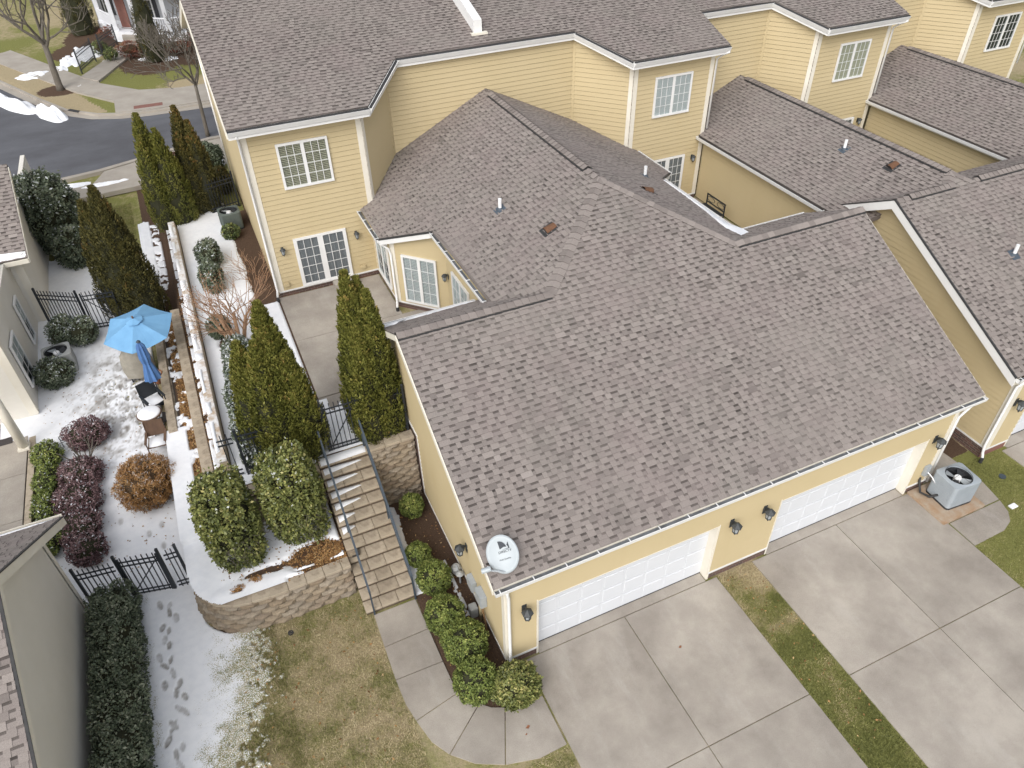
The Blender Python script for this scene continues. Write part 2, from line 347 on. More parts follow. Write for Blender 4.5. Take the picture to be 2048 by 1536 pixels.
plain('blind_cream', (.60, .565, .40), (.54, .50, .345), .8, 2)
plain('blind_tan', (.56, .51, .36), (.50, .45, .32), .7, 2)
plain('interior_dark', (.028, .03, .034), (.05, .052, .055), .9, 1.5)
plain('curtain', (.30, .30, .31), (.20, .20, .21), .9, 6, stretch=(4, 4, .2))
plain('box_grey', (.40, .43, .45), (.33, .36, .38), .5, 4)
plain('copper_pipe', (.33, .20, .10), (.24, .14, .07), .5, 8)
plain('rust_pad', (.40, .345, .275), (.33, .20, .11), .9, 3.5, 80, .3, detail=8)
plain('mat_dark', (.05, .045, .045), (.07, .06, .06), .95, 12, 80, .3)
plain('brick_red', (.25, .115, .09), (.19, .09, .075), .9, 5, 60, .3)
plain('porch_wall_shaded', (.40, .41, .43), (.35, .36, .38), .7, 2)  # white house wall, greyed to paint in the shade behind the porch
plain('porch_white', (.78, .79, .82), (.70, .715, .75), .6, 2)
plain('shutter', (.018, .02, .024), (.03, .03, .034), .6, 6)
plain('hose_green', (.03, .16, .10), (.04, .2, .12), .5, 8)
m = bpy.data.materials.new('glass'); m.use_nodes = True; t = m.node_tree; t.nodes.clear(); MAT['glass'] = m
o_ = t.nodes.new('ShaderNodeOutputMaterial'); mx = t.nodes.new('ShaderNodeMixShader'); tr = t.nodes.new('ShaderNodeBsdfTransparent'); gl = t.nodes.new('ShaderNodeBsdfGlossy'); fr = t.nodes.new('ShaderNodeLayerWeight')
gl.inputs['Roughness'].default_value = .02; fr.inputs['Blend'].default_value = .25; ff = ramp(t, fr.outputs['Facing'], [(0.0, .04), (.6, .09), (.85, .35), (1.0, .9)]); tr.inputs['Color'].default_value = (.86, .89, .90, 1)
t.links.new(ff, mx.inputs[0]); t.links.new(tr.outputs[0], mx.inputs[1]); t.links.new(gl.outputs[0], mx.inputs[2]); t.links.new(mx.outputs[0], o_.inputs[0])
# ------------------------------------------------------------------ building kit
def spans(poly, v):
    """sorted crossing u of a 2d polygon (u, v) with the row v"""
    xs = []
    n = len(poly)
    for i in range(n):
        (u0, v0), (u1, v1) = poly[i], poly[(i+1) % n]
        if (v0 <= v) != (v1 <= v): xs.append(u0+(u1-u0)*(v-v0)/(v1-v0))
    xs.sort(); return [(xs[i], xs[i+1]) for i in range(0, len(xs)-1, 2)]

def row_spans(poly, v0, v1):
    a, b, c = spans(poly, v0+1e-4), spans(poly, v1-1e-4), spans(poly, (v0+v1)/2)
    if len(a) == len(c) == len(b): return list(zip(a, b))
    return [(q, q) for q in c]

class House:
    """collects shingles and siding boards of one building and emits the largest 300 of each as objects"""
    def __init__(s, root): s.root = root; s.sh = []; s.bd = []; s.cap = []
    # ---- roofs
    def roof(s, name, poly, o, u, v, seed, thick=.14, mat='shingle', e=.143, detail=True):
        o, u, v = [np.asarray(q, float) for q in (o, u, v)]; u = u/np.linalg.norm(u); v = v/np.linalg.norm(v); n = np.cross(u, v)
        if n[2] < 0: n = -n
        P = [o+a*u+b*v for a, b in poly]
        part = MB().prism([p-n*.004 for p in P], -n*thick, .25).build(name, mat, s.root)
        if not detail: return part, (o, u, v, n)
        rg = random.Random(seed); vmin = min(q[1] for q in poly); vmax = max(q[1] for q in poly); k = 0; vv = vmin
        W = (.075, .11, .15, .20, .27)
        while vv < vmax-.02:
            v1 = min(vv+e, vmax)
            for (a0, a1), (b0, b1) in row_spans(poly, vv, v1):
                lo, hi = min(a0, b0), max(a1, b1); x = lo-rg.random()*.3; high = rg.random() < .5
                while x < hi:
                    wd = rg.choice((.11, .15, .15, .20, .27)) if high else rg.choice((.075, .11, .15, .20)); L, R = x, x+wd; x += wd
                    c = [min(max(L, a0), a1), min(max(R, a0), a1), min(max(R, b0), b1), min(max(L, b0), b1)]
                    if c[1]-c[0] < .005 and c[2]-c[3] < .005: high = not high; continue
                    inner = L >= max(a0, b0) and R <= min(a1, b1) and v1-vv > e-.001
                    tone = min(1, max(0, rg.gauss(.68 if high else .56, .065)))
                    tone = max(0, tone-.20) if high and rg.random() < .16 else tone; pc = o+u*(L+R)/2+v*(vv+v1)/2
                    s.sh.append((float(np.linalg.norm(pc-CAM)), inner, high, wd, tone, c, vv, v1, o, u, v, n, part))
                    high = not high
            vv += e; k += 1
        return part, (o, u, v, n)
    @staticmethod
    def tab(mb, c, v0, v1, high, tone, f):
        h0, h1 = (.024, .007) if high else (.015, .002)
        P = lambda a, b, h: f(a, b, h)
        A, B, C_, D = P(c[0], v0, h0), P(c[1], v0, h0), P(c[2], v1, h1), P(c[3], v1, h1)
        a, b = P(c[0], v0, -.003), P(c[1], v0, -.003); cc, d = P(c[2], v1, -.003), P(c[3], v1, -.003)
        if high: mb.poly([A, B, C_, D], tone)
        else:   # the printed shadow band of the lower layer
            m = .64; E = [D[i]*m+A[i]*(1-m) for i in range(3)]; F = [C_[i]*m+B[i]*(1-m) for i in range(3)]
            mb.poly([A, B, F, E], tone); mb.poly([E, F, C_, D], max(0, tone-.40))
        mb.poly([a, b, B, A], .06); mb.poly([b, cc, C_, B], .1); mb.poly([d, a, A, D], .1)
    def finish(s, nsh=300, nbd=300):
        s.sh.sort(key=lambda q: q[0]); cache = {}; one = 0; rest = MB()
        for q in s.sh:
            d, inner, high, wd, tone, c, v0, v1, o, u, v, n, part = q
            if inner and one < nsh:
                k = (high, wd, round(tone*10))
                if k not in cache:
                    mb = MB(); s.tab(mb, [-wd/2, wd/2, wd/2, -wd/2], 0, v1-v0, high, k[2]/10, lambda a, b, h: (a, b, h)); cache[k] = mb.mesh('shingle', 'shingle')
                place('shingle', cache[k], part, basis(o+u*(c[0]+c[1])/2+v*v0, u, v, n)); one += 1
            else:
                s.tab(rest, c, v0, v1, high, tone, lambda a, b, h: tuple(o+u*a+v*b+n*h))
        if rest.f: tag(rest.build('shingle_field', 'shingle', s.root, fix=False), kind='stuff')
        s.bd.sort(key=lambda q: -q[0]); rest = {}
        for i, (a, P, wall, mat) in enumerate(s.bd):
            if i < nbd: MB().hexa(P).build('siding_board', mat, wall, fix=False)
            else: rest.setdefault(mat, MB()).hexa(P)
        for mat, mb in rest.items(): tag(mb.build('siding_field', mat, s.root, fix=False), kind='stuff')
    # ---- ridge caps
    def caps(s, p0, p1, n1, n2, part=None, vent=0.0, hw=.17, step=.2):
        """cap shingles from low end p0 to p1, n1 n2 the roof normals on either side; vent>0: raised on a ridge vent"""
        p0, p1 = np.asarray(p0, float), np.asarray(p1, float); d = p1-p0; L = np.linalg.norm(d); d /= L
        n1, n2 = np.asarray(n1, float), np.asarray(n2, float); n1 = n1/np.linalg.norm(n1); n2 = n2/np.linalg.norm(n2)
        nb = n1+n2; nb /= np.linalg.norm(nb); sd_ = np.cross(nb, d)
        s1 = np.cross(n1, d); s1 = s1*np.sign(s1@sd_) if abs(s1@sd_) > 1e-6 else sd_
        s2 = np.cross(n2, d); s2 = -s2*np.sign(s2@sd_)
        if (n1@sd_) < 0: pass
        # pick for each side the in-plane direction that goes down
        if s1@nb > 0 and n1@sd_ > 0: pass
        loc = lambda w: np.array([w@d, w@sd_, w@nb])
        a1 = loc(np.cross(n1, d)); a1 = a1 if a1[2] < 0 else -a1
        a2 = loc(np.cross(n2, d)); a2 = a2 if a2[2] < 0 else -a2
        parent = part or s.root
        if vent:
            mb = MB()
            for a in (a1, a2):
                q = lambda x, w, h: p0+d*x+(d*a[0]+sd_*a[1]+nb*a[2])*w+nb*h
                mb.hexa([q(0, 0, 0), q(L, 0, 0), q(L, hw+.02, .012), q(0, hw+.02, .012), q(0, 0, vent), q(L, 0, vent), q(L, hw+.02, vent+.004), q(0, hw+.02, vent+.004)])
            mb.build('ridge_vent', 'black_strip', parent)
        meshes = []
        for k in range(3):
            mb = MB(); tone = (.46, .60, .72)[k]; ln = step*1.35
            h0, h1 = .034, .010
            top = [(0, 0, 0, h0), ]
            def q(x, a, w, h): return tuple(np.array([x, 0, 0])+a*w+np.array([0, 0, h]))
            A0, A1 = q(0, a1, 0, h0), q(ln, a1, 0, h1)
            for a in (a1, a2):
                B0, B1 = q(0, a, hw, h0), q(ln, a, hw, h1); mb.poly([A0, A1, B1, B0], tone)
                mb.poly([A0, B0, q(0, a, hw, h0-.012), q(0, a, 0, h0-.012)], .05); mb.poly([B0, B1, q(ln, a, hw, h1-.008), q(0, a, hw, h0-.012)], .08)
            meshes.append(mb.mesh('ridge_cap', 'shingle'))
        k = max(1, int(L/step)); st = L/k
        for i in range(k):
            o = p0+d*(i*st)+nb*(vent+.004)
            place('ridge_cap', random.choice(meshes), parent, basis(o, d, sd_, nb))
    # ---- walls
    def wall(s, name, poly, o, u, n, z0=None, boards=True, expo=.165, mat='siding', thick=.16, holes=()):
        """poly in (u, z) on the vertical plane through o; n outward"""
        o, u, n = [np.asarray(q, float) for q in (o, u, n)]; u = u/np.linalg.norm(u); n = n/np.linalg.norm(n); Z = np.array([0, 0, 1.0])
        part = MB().prism([o+a*u+b*Z for a, b in poly], -n*thick).build(name, 'lap_shadow' if boards and mat == 'siding' else mat, s.root)
        if boards:
            zb = min(q[1] for q in poly) if z0 is None else z0; zt = max(q[1] for q in poly); zz = zb
            while zz < zt-.02:
                z1 = min(zz+expo, zt); zg = min(zz+expo-.013, zt)
                for (a0, a1), (b0, b1) in row_spans(poly, zz, z1):
                    if a1-a0 < .03 and b1-b0 < .03: continue
                    f = lambda a, z, h: o+u*a+Z*z+n*h
                    P = [f(a0, zz, .001), f(a1, zz, .001), f(a1, zz, .026), f(a0, zz, .026), f(b0, zg, .001), f(b1, zg, .001), f(b1, zg, .006), f(b0, zg, .006)]
                    x0, y0, d0 = pix(P[3]); x1, y1, d1 = pix(P[2]); x2, y2, d2 = pix(P[7])
                    vis = -400 < x0 < 2500 or -400 < x1 < 2500
                    s.bd.append((abs((x1-x0)*(y2-y0)-(y1-y0)*(x2-x0)) if vis else 0, P, part, mat))
                zz += expo
        return part
    def board(s, name, p0, p1, wdir, width, n, depth=.022, mat='trim', parent=None):
        """flat trim board from p0 to p1, width along wdir, standing proud along n"""
        p0, p1, wd, n = [np.asarray(q, float) for q in (p0, p1, wdir, n)]; wd = wd/np.linalg.norm(wd)*width; n = n/np.linalg.norm(n)
        return MB().hexa([p0, p1, p1+wd, p0+wd, p0+n*depth, p1+n*depth, p1+wd+n*depth, p0+wd+n*depth]).build(name, mat, parent or s.root)
    def window(s, name, o, u, n, w, h, sash=2, cols=3, rows=4, blind=None, door=False, lab=None, blind_frac=1.0, slats=True):
        """window standing proud of the siding: o = lower left corner on the wall plane"""
        o, u, n = [np.asarray(q, float) for q in (o, u, n)]; u = u/np.linalg.norm(u); n = n/np.linalg.norm(n); Z = np.array([0, 0, 1.0])
        f = lambda a, z, d: o+u*a+Z*z+n*(d+.012)
        def bx(mb, a0, a1, z0, z1, d0, d1): mb.hexa([f(a0, z0, d0), f(a1, z0, d0), f(a1, z0, d1), f(a0, z0, d1), f(a0, z1, d0), f(a1, z1, d0), f(a1, z1, d1), f(a0, z1, d1)])
        B = MB(); bx(B, .03, w-.03, .03, h-.03, .018, .022); part = B.build(name, 'interior_dark', s.root)
        if lab: part['label'] = lab
        fw = .075
        fr = MB(); bx(fr, 0, w, h-fw, h, .017, .075); bx(fr, 0, w, 0, fw, .017, .085); bx(fr, 0, fw, fw, h-fw, .017, .075); bx(fr, w-fw, w, fw, h-fw, .017, .075)
        sw = (w-2*fw)/sash
        for i in range(1, sash): bx(fr, fw+i*sw-.055, fw+i*sw+.055, fw, h-fw, .017, .07)
        fr.build('frame', 'trim_white', part)
        for i in range(sash):
            a0 = fw+i*sw+(.055 if i else 0); a1 = fw+(i+1)*sw-(.055 if i < sash-1 else 0); dd = .0 if not door else (.012 if i else 0)
            P = MB(); bx(P, a0, a1, fw, h-fw, .048+dd, .051+dd); P.build('pane', 'glass', part)
            mu = MB()
            for k in range(1, cols): x = a0+(a1-a0)*k/cols; bx(mu, x-.009, x+.009, fw, h-fw, .0515+dd, .060+dd)
            for k in range(1, rows): z = fw+(h-2*fw)*k/rows; bx(mu, a0, a1, z-.009, z+.009, .0605+dd, .066+dd)
            if door:
                bx(mu, a0, a0+.04, fw, h-fw, .067, .074); bx(mu, a1-.04, a1, fw, h-fw, .067, .074); bx(mu, a0+.04, a1-.04, fw, fw+.05, .067, .074)
            mu.build('muntin', 'trim_white', part)
            if blind:
                bl = MB(); zb = h-fw-(h-2*fw)*blind_frac
                if slats:
                    z = zb
                    while z < h-fw-.02:
                        bl.hexa([f(a0+.01, z, .024), f(a1-.01, z, .024), f(a1-.01, z-.004, .044), f(a0+.01, z-.004, .044), f(a0+.01, z+.028, .024), f(a1-.01, z+.028, .024), f(a1-.01, z+.012, .044), f(a0+.01, z+.012, .044)]); z += .055
                else: bx(bl, a0+.01, a1-.01, zb, h-fw-.005, .026, .034)
                bl.build('blind', blind, part)
        return part
    def gutter(s, p0, p1, out, hang=.76, mat='trim_white', h=.11, dpt=.12):
        """open K gutter from p0 to p1 (back top edge), out = horizontal outward direction"""
        p0, p1, out = [np.asarray(q, float) for q in (p0, p1, out)]; out = out/np.linalg.norm(out); Z = np.array([0, 0, 1.0]); d = p1-p0; L = np.linalg.norm(d); d /= L
        g = lambda x, a, z: p0+d*x+out*a+Z*z
        fr = MB(); tk = .014
        fr.hexa([g(0, dpt-.03, -h), g(L, dpt-.03, -h), g(L, dpt-.01, -h), g(0, dpt-.01, -h), g(0, dpt-tk, 0), g(L, dpt-tk, 0), g(L, dpt+.008, 0), g(0, dpt+.008, 0)])
        fr.hexa([g(0, 0, -h-.01), g(L, 0, -h-.01), g(L, dpt-.02, -h-.01), g(0, dpt-.02, -h-.01), g(0, 0, -h), g(L, 0, -h), g(L, dpt-.02, -h), g(0, dpt-.02, -h)])
        for x in (0, L-.006): fr.hexa([g(x, 0, -h), g(x+.006, 0, -h), g(x+.006, dpt-.02, -h), g(x, dpt-.02, -h), g(x, 0, -.005), g(x+.006, 0, -.005), g(x+.006, dpt, -.005), g(x, dpt, -.005)])
        part = fr.build('gutter', mat, s.root)
        tr = MB(); tr.hexa([g(.01, 0, -h+.001), g(L-.01, 0, -h+.001), g(L-.01, dpt-.032, -h+.001), g(.01, dpt-.032, -h+.001), g(.01, 0, -.05), g(L-.01, 0, -.05), g(L-.01, dpt-.022, -.06), g(.01, dpt-.022, -.06)]).build('gutter_trough', 'gutter_metal', part)
        if hang:
            k = int(L/hang); me = None
            for i in range(k+1):
                x = .1+i*(L-.2)/max(k, 1); q = g(x, 0, -.012)
                if me is None:
                    mb = MB(); mb.hexa([(0, 0, 0), (.022, 0, 0), (.022, dpt, 0), (0, dpt, 0), (0, 0, .012), (.022, 0, .012), (.022, dpt, .02), (0, dpt, .02)]); me = mb.mesh('gutter_hanger', mat)
                place('gutter_hanger', me, part, basis(q, d, out, Z))
        return part
    def downspout(s, pts, mat='trim_white', r=.04, boot=None):
        o = MB().tube(pts, r, 8).build('downspout', mat, s.root, smooth=True)
        if boot is not None: MB().tube([boot, np.asarray(boot)+np.array([0, 0, .16])], .055, 8).build('drain_boot', 'black_strip', o)
        return o

def lantern(loc, n, label, sc=1.0):
    """hexagonal coach lantern: loc on the wall surface, n outward"""
    n = np.asarray(n, float); n /= np.linalg.norm(n); rz = math.atan2(n[1], n[0])
    T = thing('wall_lantern', label, 'lantern', tuple(loc), 'coach lanterns on the walls', rz)
    k = sc
    MB().box(0, .02*k, -.055*k, .055*k, -.16*k, .10*k).build('backplate', 'lantern_metal', T, bevel=.006, world=False)
    MB().tube([(0.01*k, 0, .02*k), (.08*k, 0, .10*k), (.15*k, 0, .13*k), (.17*k, 0, .09*k)], .012*k, 6).build('arm', 'lantern_metal', T, world=False)
    c = (.17*k, 0, 0)
    MB().lathe([(.012*k, .15*k), (.03*k, .13*k), (.05*k, .115*k), (.125*k, .05*k), (.13*k, .035*k), (.10*k, .035*k)], c, 6).build('cap', 'lantern_metal', T, world=False)
    MB().lathe([(.085*k, .036*k), (.06*k, -.15*k)], c, 6).build('glass_body', 'box_grey', T, world=False)
    mb = MB()
    for j in range(6):
        q = 2*math.pi*j/6; a = (c[0]+.09*k*math.cos(q), .09*k*math.sin(q), .04*k); b = (c[0]+.063*k*math.cos(q), .063*k*math.sin(q), -.155*k); mb.tube([a, b], .009*k, 5)
    mb.build('cage', 'lantern_metal', T, world=False)
    MB().lathe([(.075*k, -.145*k), (.075*k, -.165*k), (.03*k, -.20*k), (.012*k, -.25*k)], c, 6).build('finial', 'lantern_metal', T, world=False)
    return T

def vent_pipe(H, part, p, fl_u, fl_v, n, h=.34):
    p = np.asarray(p, float); 
    o = MB().tube([p-np.array([0, 0, .05]), p+np.array([0, 0, h])], .052, 14).build('vent_pipe', 'pvc', part, smooth=False)
    n = np.asarray(n, float)
    mb = MB().obox(p+n*.016, np.asarray(fl_u, float)*.15, np.asarray(fl_v, float)*.17, n*.004); mb.tube([p, p+np.array([0, 0, .07])], [.10, .062], 12); mb.build('pipe_flashing', 'flashing', part)
def roof_vent(part, p, u, v, n):
    """low slant-back vent: rust coloured hood with a dark mouth facing down the slope"""
    p, u, v, n = [np.asarray(q, float) for q in (p, u, v, n)]; mb = MB(); ns = 7; pr = []
    for j in range(ns+1):
        a = math.pi*j/ns; pr.append((math.cos(a)*.14, math.sin(a)*.13))
    f = lambda x, h, vv: p+u*x+n*h+v*vv
    for j in range(ns):
        (x0, h0), (x1, h1) = pr[j], pr[j+1]
        mb.poly([f(x0, h0, -.12), f(x1, h1, -.12), f(x1*.9, h1*.55+.005, .2), f(x0*.9, h0*.55+.005, .2)])
    mb.build('roof_vent', 'vent_rust', part, fix=False)
    d = MB(); d.poly([f(x, h, -.10) for x, h in pr]); d.obox(p+n*.018-v*.02, u*.2, v*.22, n*.004); d.build('vent_mouth', 'black_strip', part, fix=False)

def garage_door(H, x0, x1, y, z1, label):
    part = MB().box(x0, x1, y+.03, y+.07, -.002, z1).build('garage_door', 'door_white', H.root); part['label'] = label
    nc, nr = 8, 4; pw = (x1-x0)/nc; ph = z1/nr; mb = MB(); a, b = pw/2-.045, ph/2-.05
    mb.hexa([(-a, 0, -b), (a, 0, -b), (a, .02, -b), (-a, .02, -b), (-a, 0, b), (a, 0, b), (a, .02, b), (-a, .02, b)])
    me = mb.mesh('door_panel', 'door_white'); bm = bmesh.new(); bm.from_mesh(me); bmesh.ops.recalc_face_normals(bm, faces=bm.faces); bmesh.ops.bevel(bm, geom=[e for e in bm.edges if all(abs(v.co.y) < .001 for v in e.verts)], offset=.008, segments=1, affect='EDGES'); bm.to_mesh(me); bm.free()
    for i in range(nc):
        for j in range(nr): place('door_panel', me, part, Matrix.Translation((x0+pw*(i+.5), y+.0215, ph*(j+.5))))
    g = MB()
    for j in range(1, nr): g.box(x0, x1, y+.026, y+.0305, ph*j-.006, ph*j+.006)
    g.build('section_joint', 'door_joint', part)
    MB().box(x0, x1, y+.02, y+.08, -.004, .022).build('bottom_seal', 'black_strip', part)
    return part
# ------------------------------------------------------------------ duplex house (two units with a shared garage)
XM = 6.6; RY, RZ = 5.5, 6.12; SF = .53; AY, AZ = 8.15, 7.5245; SC = .49
NF = np.array([0, -SF, 1.0]); NB = np.array([0, SF, 1.0]); NL = np.array([-SC, 0, 1.0]); NR = np.array([SC, 0, 1.0])
ZF = lambda y: RZ+SF*(y-RY); ZBk = lambda y: RZ-SF*(y-RY); ZC = lambda x: AZ-SC*abs(x-XM)
HM = .34; HE = 14.14; HEZ = 8.37; ZH = lambda y: HEZ+HM*(y-HE); HRY = 20.5
ZP = 2.28
Xv, Yv, Zv = np.array([1., 0, 0]), np.array([0, 1., 0]), np.array([0, 0, 1.])
D = House(thing('duplex_house', 'yellow lap sided duplex house with brown shingle roofs and white double garage doors', 'house', (XM, 7, 0)))
GX0, GX1, EX0, EX1, EY = -.06, 13.2, -.3, 14.0, -.02
kF = math.sqrt(1+SF*SF); vF = np.array([0, 1, SF])/kF
gl = lambda y: (y-EY)*kF
hipx0, hipx1 = XM-(AZ-RZ)/SC, XM+(AZ-RZ)/SC
gf, (fo, fu, fv, fn) = D.roof('garage_roof', [(EX0, 0), (EX1, 0), (EX1, gl(RY)), (hipx1, gl(RY)), (XM, gl(AY)), (hipx0, gl(RY)), (EX0, gl(RY))], (0, EY, ZF(EY)), Xv, vF, 1)
BE = 7.5; vB = np.array([0, -1, SF])/kF; vx = ZBk(0)
cxe0, cxe1, wxe0, wxe1 = 2.52, 10.68, 1.18, 12.02
vy0 = RY+(RZ-ZC(cxe0))/SF
gb = lambda y: (BE-y)*kF
D.roof('garage_back_roof', [(EX0, 0), (2.72, 0), (cxe0, gb(vy0)), (hipx0, gb(RY)), (EX0, gb(RY))], (0, BE, ZBk(BE)), Xv, vB, 2)
D.roof('garage_back_roof', [(EX1, 0), (10.48, 0), (cxe1, gb(vy0)), (hipx1, gb(RY)), (EX1, gb(RY))], (0, BE, ZBk(BE)), Xv, vB, 3)
kC = math.sqrt(1+SC*SC); vL = np.array([1, 0, SC])/kC; vR = np.array([-1, 0, SC])/kC
cl = lambda x: (x-wxe0)*kC
IY = 16.31; WY = 14.62
cpl = [(12.36, 0), (WY-.02, 0), (WY-.02, cl(1.66)), (IY-.02, cl(3.1)), (IY-.02, cl(XM)), (AY, cl(XM)), (RY, cl(hipx0)), (vy0, cl(cxe0)), (10.9, cl(cxe0))]
conL, (lo_, lu, lv, ln) = D.roof('connector_roof', cpl, (wxe0, 0, ZC(wxe0)), Yv, vL, 4)
conR, _ = D.roof('connector_roof', cpl, (wxe1, 0, ZC(wxe1)), Yv, vR, 5)
kH = math.sqrt(1+HM*HM); vH = np.array([0, 1, HM])/kH; hl = lambda y: (y-HE)*kH
RE = 16.13
mainr, _ = D.roof('house_roof', [(-2.39, 0), (1.84, 0), (3.42, hl(RE)), (10.0, hl(RE)), (11.3, 0), (15.34, 0), (15.34, hl(HRY)), (-2.39, hl(HRY))], (0, HE, HEZ), Xv, vH, 6)
D.roof('house_back_roof', [(-2.39, 0), (15.34, 0), (15.34, (26.2-HRY)*kH), (-2.39, (26.2-HRY)*kH)], (0, 26.2, ZH(HRY)-HM*(26.2-HRY)), Xv, np.array([0, -1, HM])/kH, 7, detail=False)
# ridge and hip caps
D.caps((-.3, RY, RZ), (hipx0, RY, RZ), NF, NB, gf, vent=.035); D.caps((EX1, RY, RZ), (hipx1, RY, RZ), NF, NB, gf, vent=.035)
D.caps((hipx0, RY, RZ), (XM, AY, AZ), NF, NL, gf); D.caps((hipx1, RY, RZ), (XM, AY, AZ), NF, NR, gf)
D.caps((XM, AY+.1, AZ), (XM, AY+.7, AZ), NL, NR, conL); D.caps((XM, AY+.7, AZ), (XM, IY-.6, AZ), NL, NR, conL, vent=.035)
# roof furniture
for px_, py_ in ((4.25, 9.75), (9.6, 10.35)):
    s_ = 1 if px_ < XM else -1
    vent_pipe(D, conL if s_ > 0 else conR, (px_, py_, ZC(px_)), Yv, np.array([s_, 0, SC])/kC, (NL if s_ > 0 else NR)/kC)
roof_vent(conL, (4.78, 7.62, ZC(4.78)), Yv*-1, vL, NL/kC); roof_vent(conR, (8.42, 8.42, ZC(8.42)), Yv, vR, NR/kC)
# party wall fin on the big roof
f0, f1 = 16.75, 20.4
MB().hexa([(6.45, f0, ZH(f0)-.05), (6.75, f0, ZH(f0)-.05), (6.75, f1, ZH(f1)-.05), (6.45, f1, ZH(f1)-.05), (6.45, f0, ZH(f0)+.42), (6.75, f0, ZH(f0)+.42), (6.75, f1, ZH(f1)+.42), (6.45, f1, ZH(f1)+.42)]).build('party_wall_fin', 'trim_white', mainr)
MB().box(6.32, 6.90, f0-.16, f0+.02, ZH(f0-.1)+.0, ZH(f0)+.03).build('fin_flashing', 'trim', mainr)
# garage walls
zt = 2.17; DO = [(.73, 5.61), (7.50, 12.43)]
top = ZF(0)-.17
for a, b_ in ((GX0, DO[0][0]), (DO[0][1], DO[1][0]), (DO[1][1], GX1)):
    D.wall('front_wall', [(a, .30), (b_, .30), (b_, zt), (a, zt)], (0, 0, 0), Xv, -Yv, expo=.155)
    MB().box(a+.002, b_-.002, .0, .16, -.1, .24).build('brick_base', 'brick', D.root)
    D.board('base_trim', (a, -.0, .24), (b_, -.0, .24), Zv, .07, -Yv, .035, 'trim_white')
D.wall('front_wall', [(GX0, zt), (GX1, zt), (GX1, top), (GX0, top)], (0, 0, 0), Xv, -Yv, expo=.155)
D.board('fascia', (EX0, .135, top-.02), (EX1, .135, top-.02), Zv, .16, -Yv, .15, 'trim')
for (a, b_), lb in zip(DO, ('white panelled garage door nearest the satellite dish', 'white panelled garage door nearest the grey condenser')):
    garage_door(D, a+.02, b_-.02, .2, zt-.02, lb)
    for x in (a, b_):
        s_ = 1 if x == a else -1
        MB().hexa([(x, -.02, 0), (x+s_*.025, -.02, 0), (x+s_*.025, .235, 0), (x, .235, 0), (x, -.02, zt), (x+s_*.025, -.02, zt), (x+s_*.025, .235, zt), (x, .235, zt)]).build('door_jamb', 'trim', D.root)
        MB().box(min(x, x-s_*.03), max(x, x-s_*.03), -.03, -.017, .0, zt+.03).build('door_casing', 'trim', D.root)
    MB().box(a, b_, -.03, .23, zt-.025, zt).build('door_head', 'trim', D.root)
    MB().box(a+.02, b_-.02, .185, .2, zt-.045, zt-.026).build('head_seal', 'black_strip', D.root)
ytop = lambda y: (ZF(y) if y < RY else ZBk(y))-.17
for gx, sg in ((GX0, -1), (GX1, 1)):
    D.wall('gable_wall', [(0.0, .30), (5.75, .30), (5.75, 2.55), (7.3, 2.55), (7.3, ytop(7.3)), (RY, ytop(RY)), (0.0, ytop(0))], (gx, 0, 0), Yv, Xv*sg, expo=.155)
    MB().box(min(gx, gx-sg*.15), max(gx, gx-sg*.15), .165, 5.75, -.1, .238).build('brick_base', 'brick', D.root)
    MB().box(min(gx, gx-sg*.15), max(gx, gx-sg*.15), 5.752, 7.3, -.1, 2.49).build('brick_base', 'brick', D.root)
    D.board('base_trim', (gx, 0, .24), (gx, 5.75, .24), Zv, .07, Xv*sg, .035, 'trim_white'); D.board('base_trim', (gx, 5.72, 2.49), (gx, 7.3, 2.49), Zv, .07, Xv*sg, .035, 'trim_white')
    D.board('base_trim', (gx, 5.70, .31), (gx, 5.70, 2.55), Yv, .07, Xv*sg, .034, 'trim_white')
    # corner boards
    D.board('corner_board', (gx, -.001, .31), (gx, -.001, top), Yv, .11, Xv*sg, .03)
    D.board('corner_board', (gx-sg*-.03, -.0, .31), (gx-sg*-.03, -.0, top), Xv*-sg, .14, -Yv, .03)
    ex = EX0 if sg < 0 else EX1
    # rake boards along the roof edge
    for y0, y1, zf in ((EY, RY, ZF), (RY, BE, ZBk)):
        MB().hexa([(ex, y0, zf(y0)-.17), (ex, y1, zf(y1)-.17), (ex-sg*.03, y1, zf(y1)-.17), (ex-sg*.03, y0, zf(y0)-.17), (ex, y0, zf(y0)-.012), (ex, y1, zf(y1)-.012), (ex-sg*.03, y1, zf(y1)-.012), (ex-sg*.03, y0, zf(y0)-.012)]).build('rake_board', 'trim', D.root).location.x = sg*.034
D.wall('garage_back_wall', [(GX0, 2.1), (2.85, 2.1), (2.85, ytop(7.3)), (GX0, ytop(7.3))], (0, 7.3, 0), Xv, Yv)
D.wall('garage_back_wall', [(10.35, 2.1), (GX1, 2.1), (GX1, ytop(7.3)), (10.35, ytop(7.3))], (0, 7.3, 0), Xv, Yv)
D.gutter((EX0, EY-.005, ZF(EY)-.02), (EX1, EY-.005, ZF(EY)-.02), -Yv)
D.gutter((EX0, BE+.005, ZBk(BE)-.02), (2.5, BE+.005, ZBk(BE)-.02), Yv, hang=0); D.gutter((10.7, BE+.005, ZBk(BE)-.02), (EX1, BE+.005, ZBk(BE)-.02), Yv, hang=0)
D.downspout([(-.02, -.09, 3.08), (-.03, -.085, 2.95), (.0, -.085, 2.8), (.0, -.085, .35), (-.06, -.16, .22), (-.12, -.25, .12)], boot=(-.12, -.25, -.03))
D.downspout([(13.5, -.09, 3.08), (13.42, -.06, 2.9), (13.29, -.03, 2.7), (13.29, -.03, .15)])
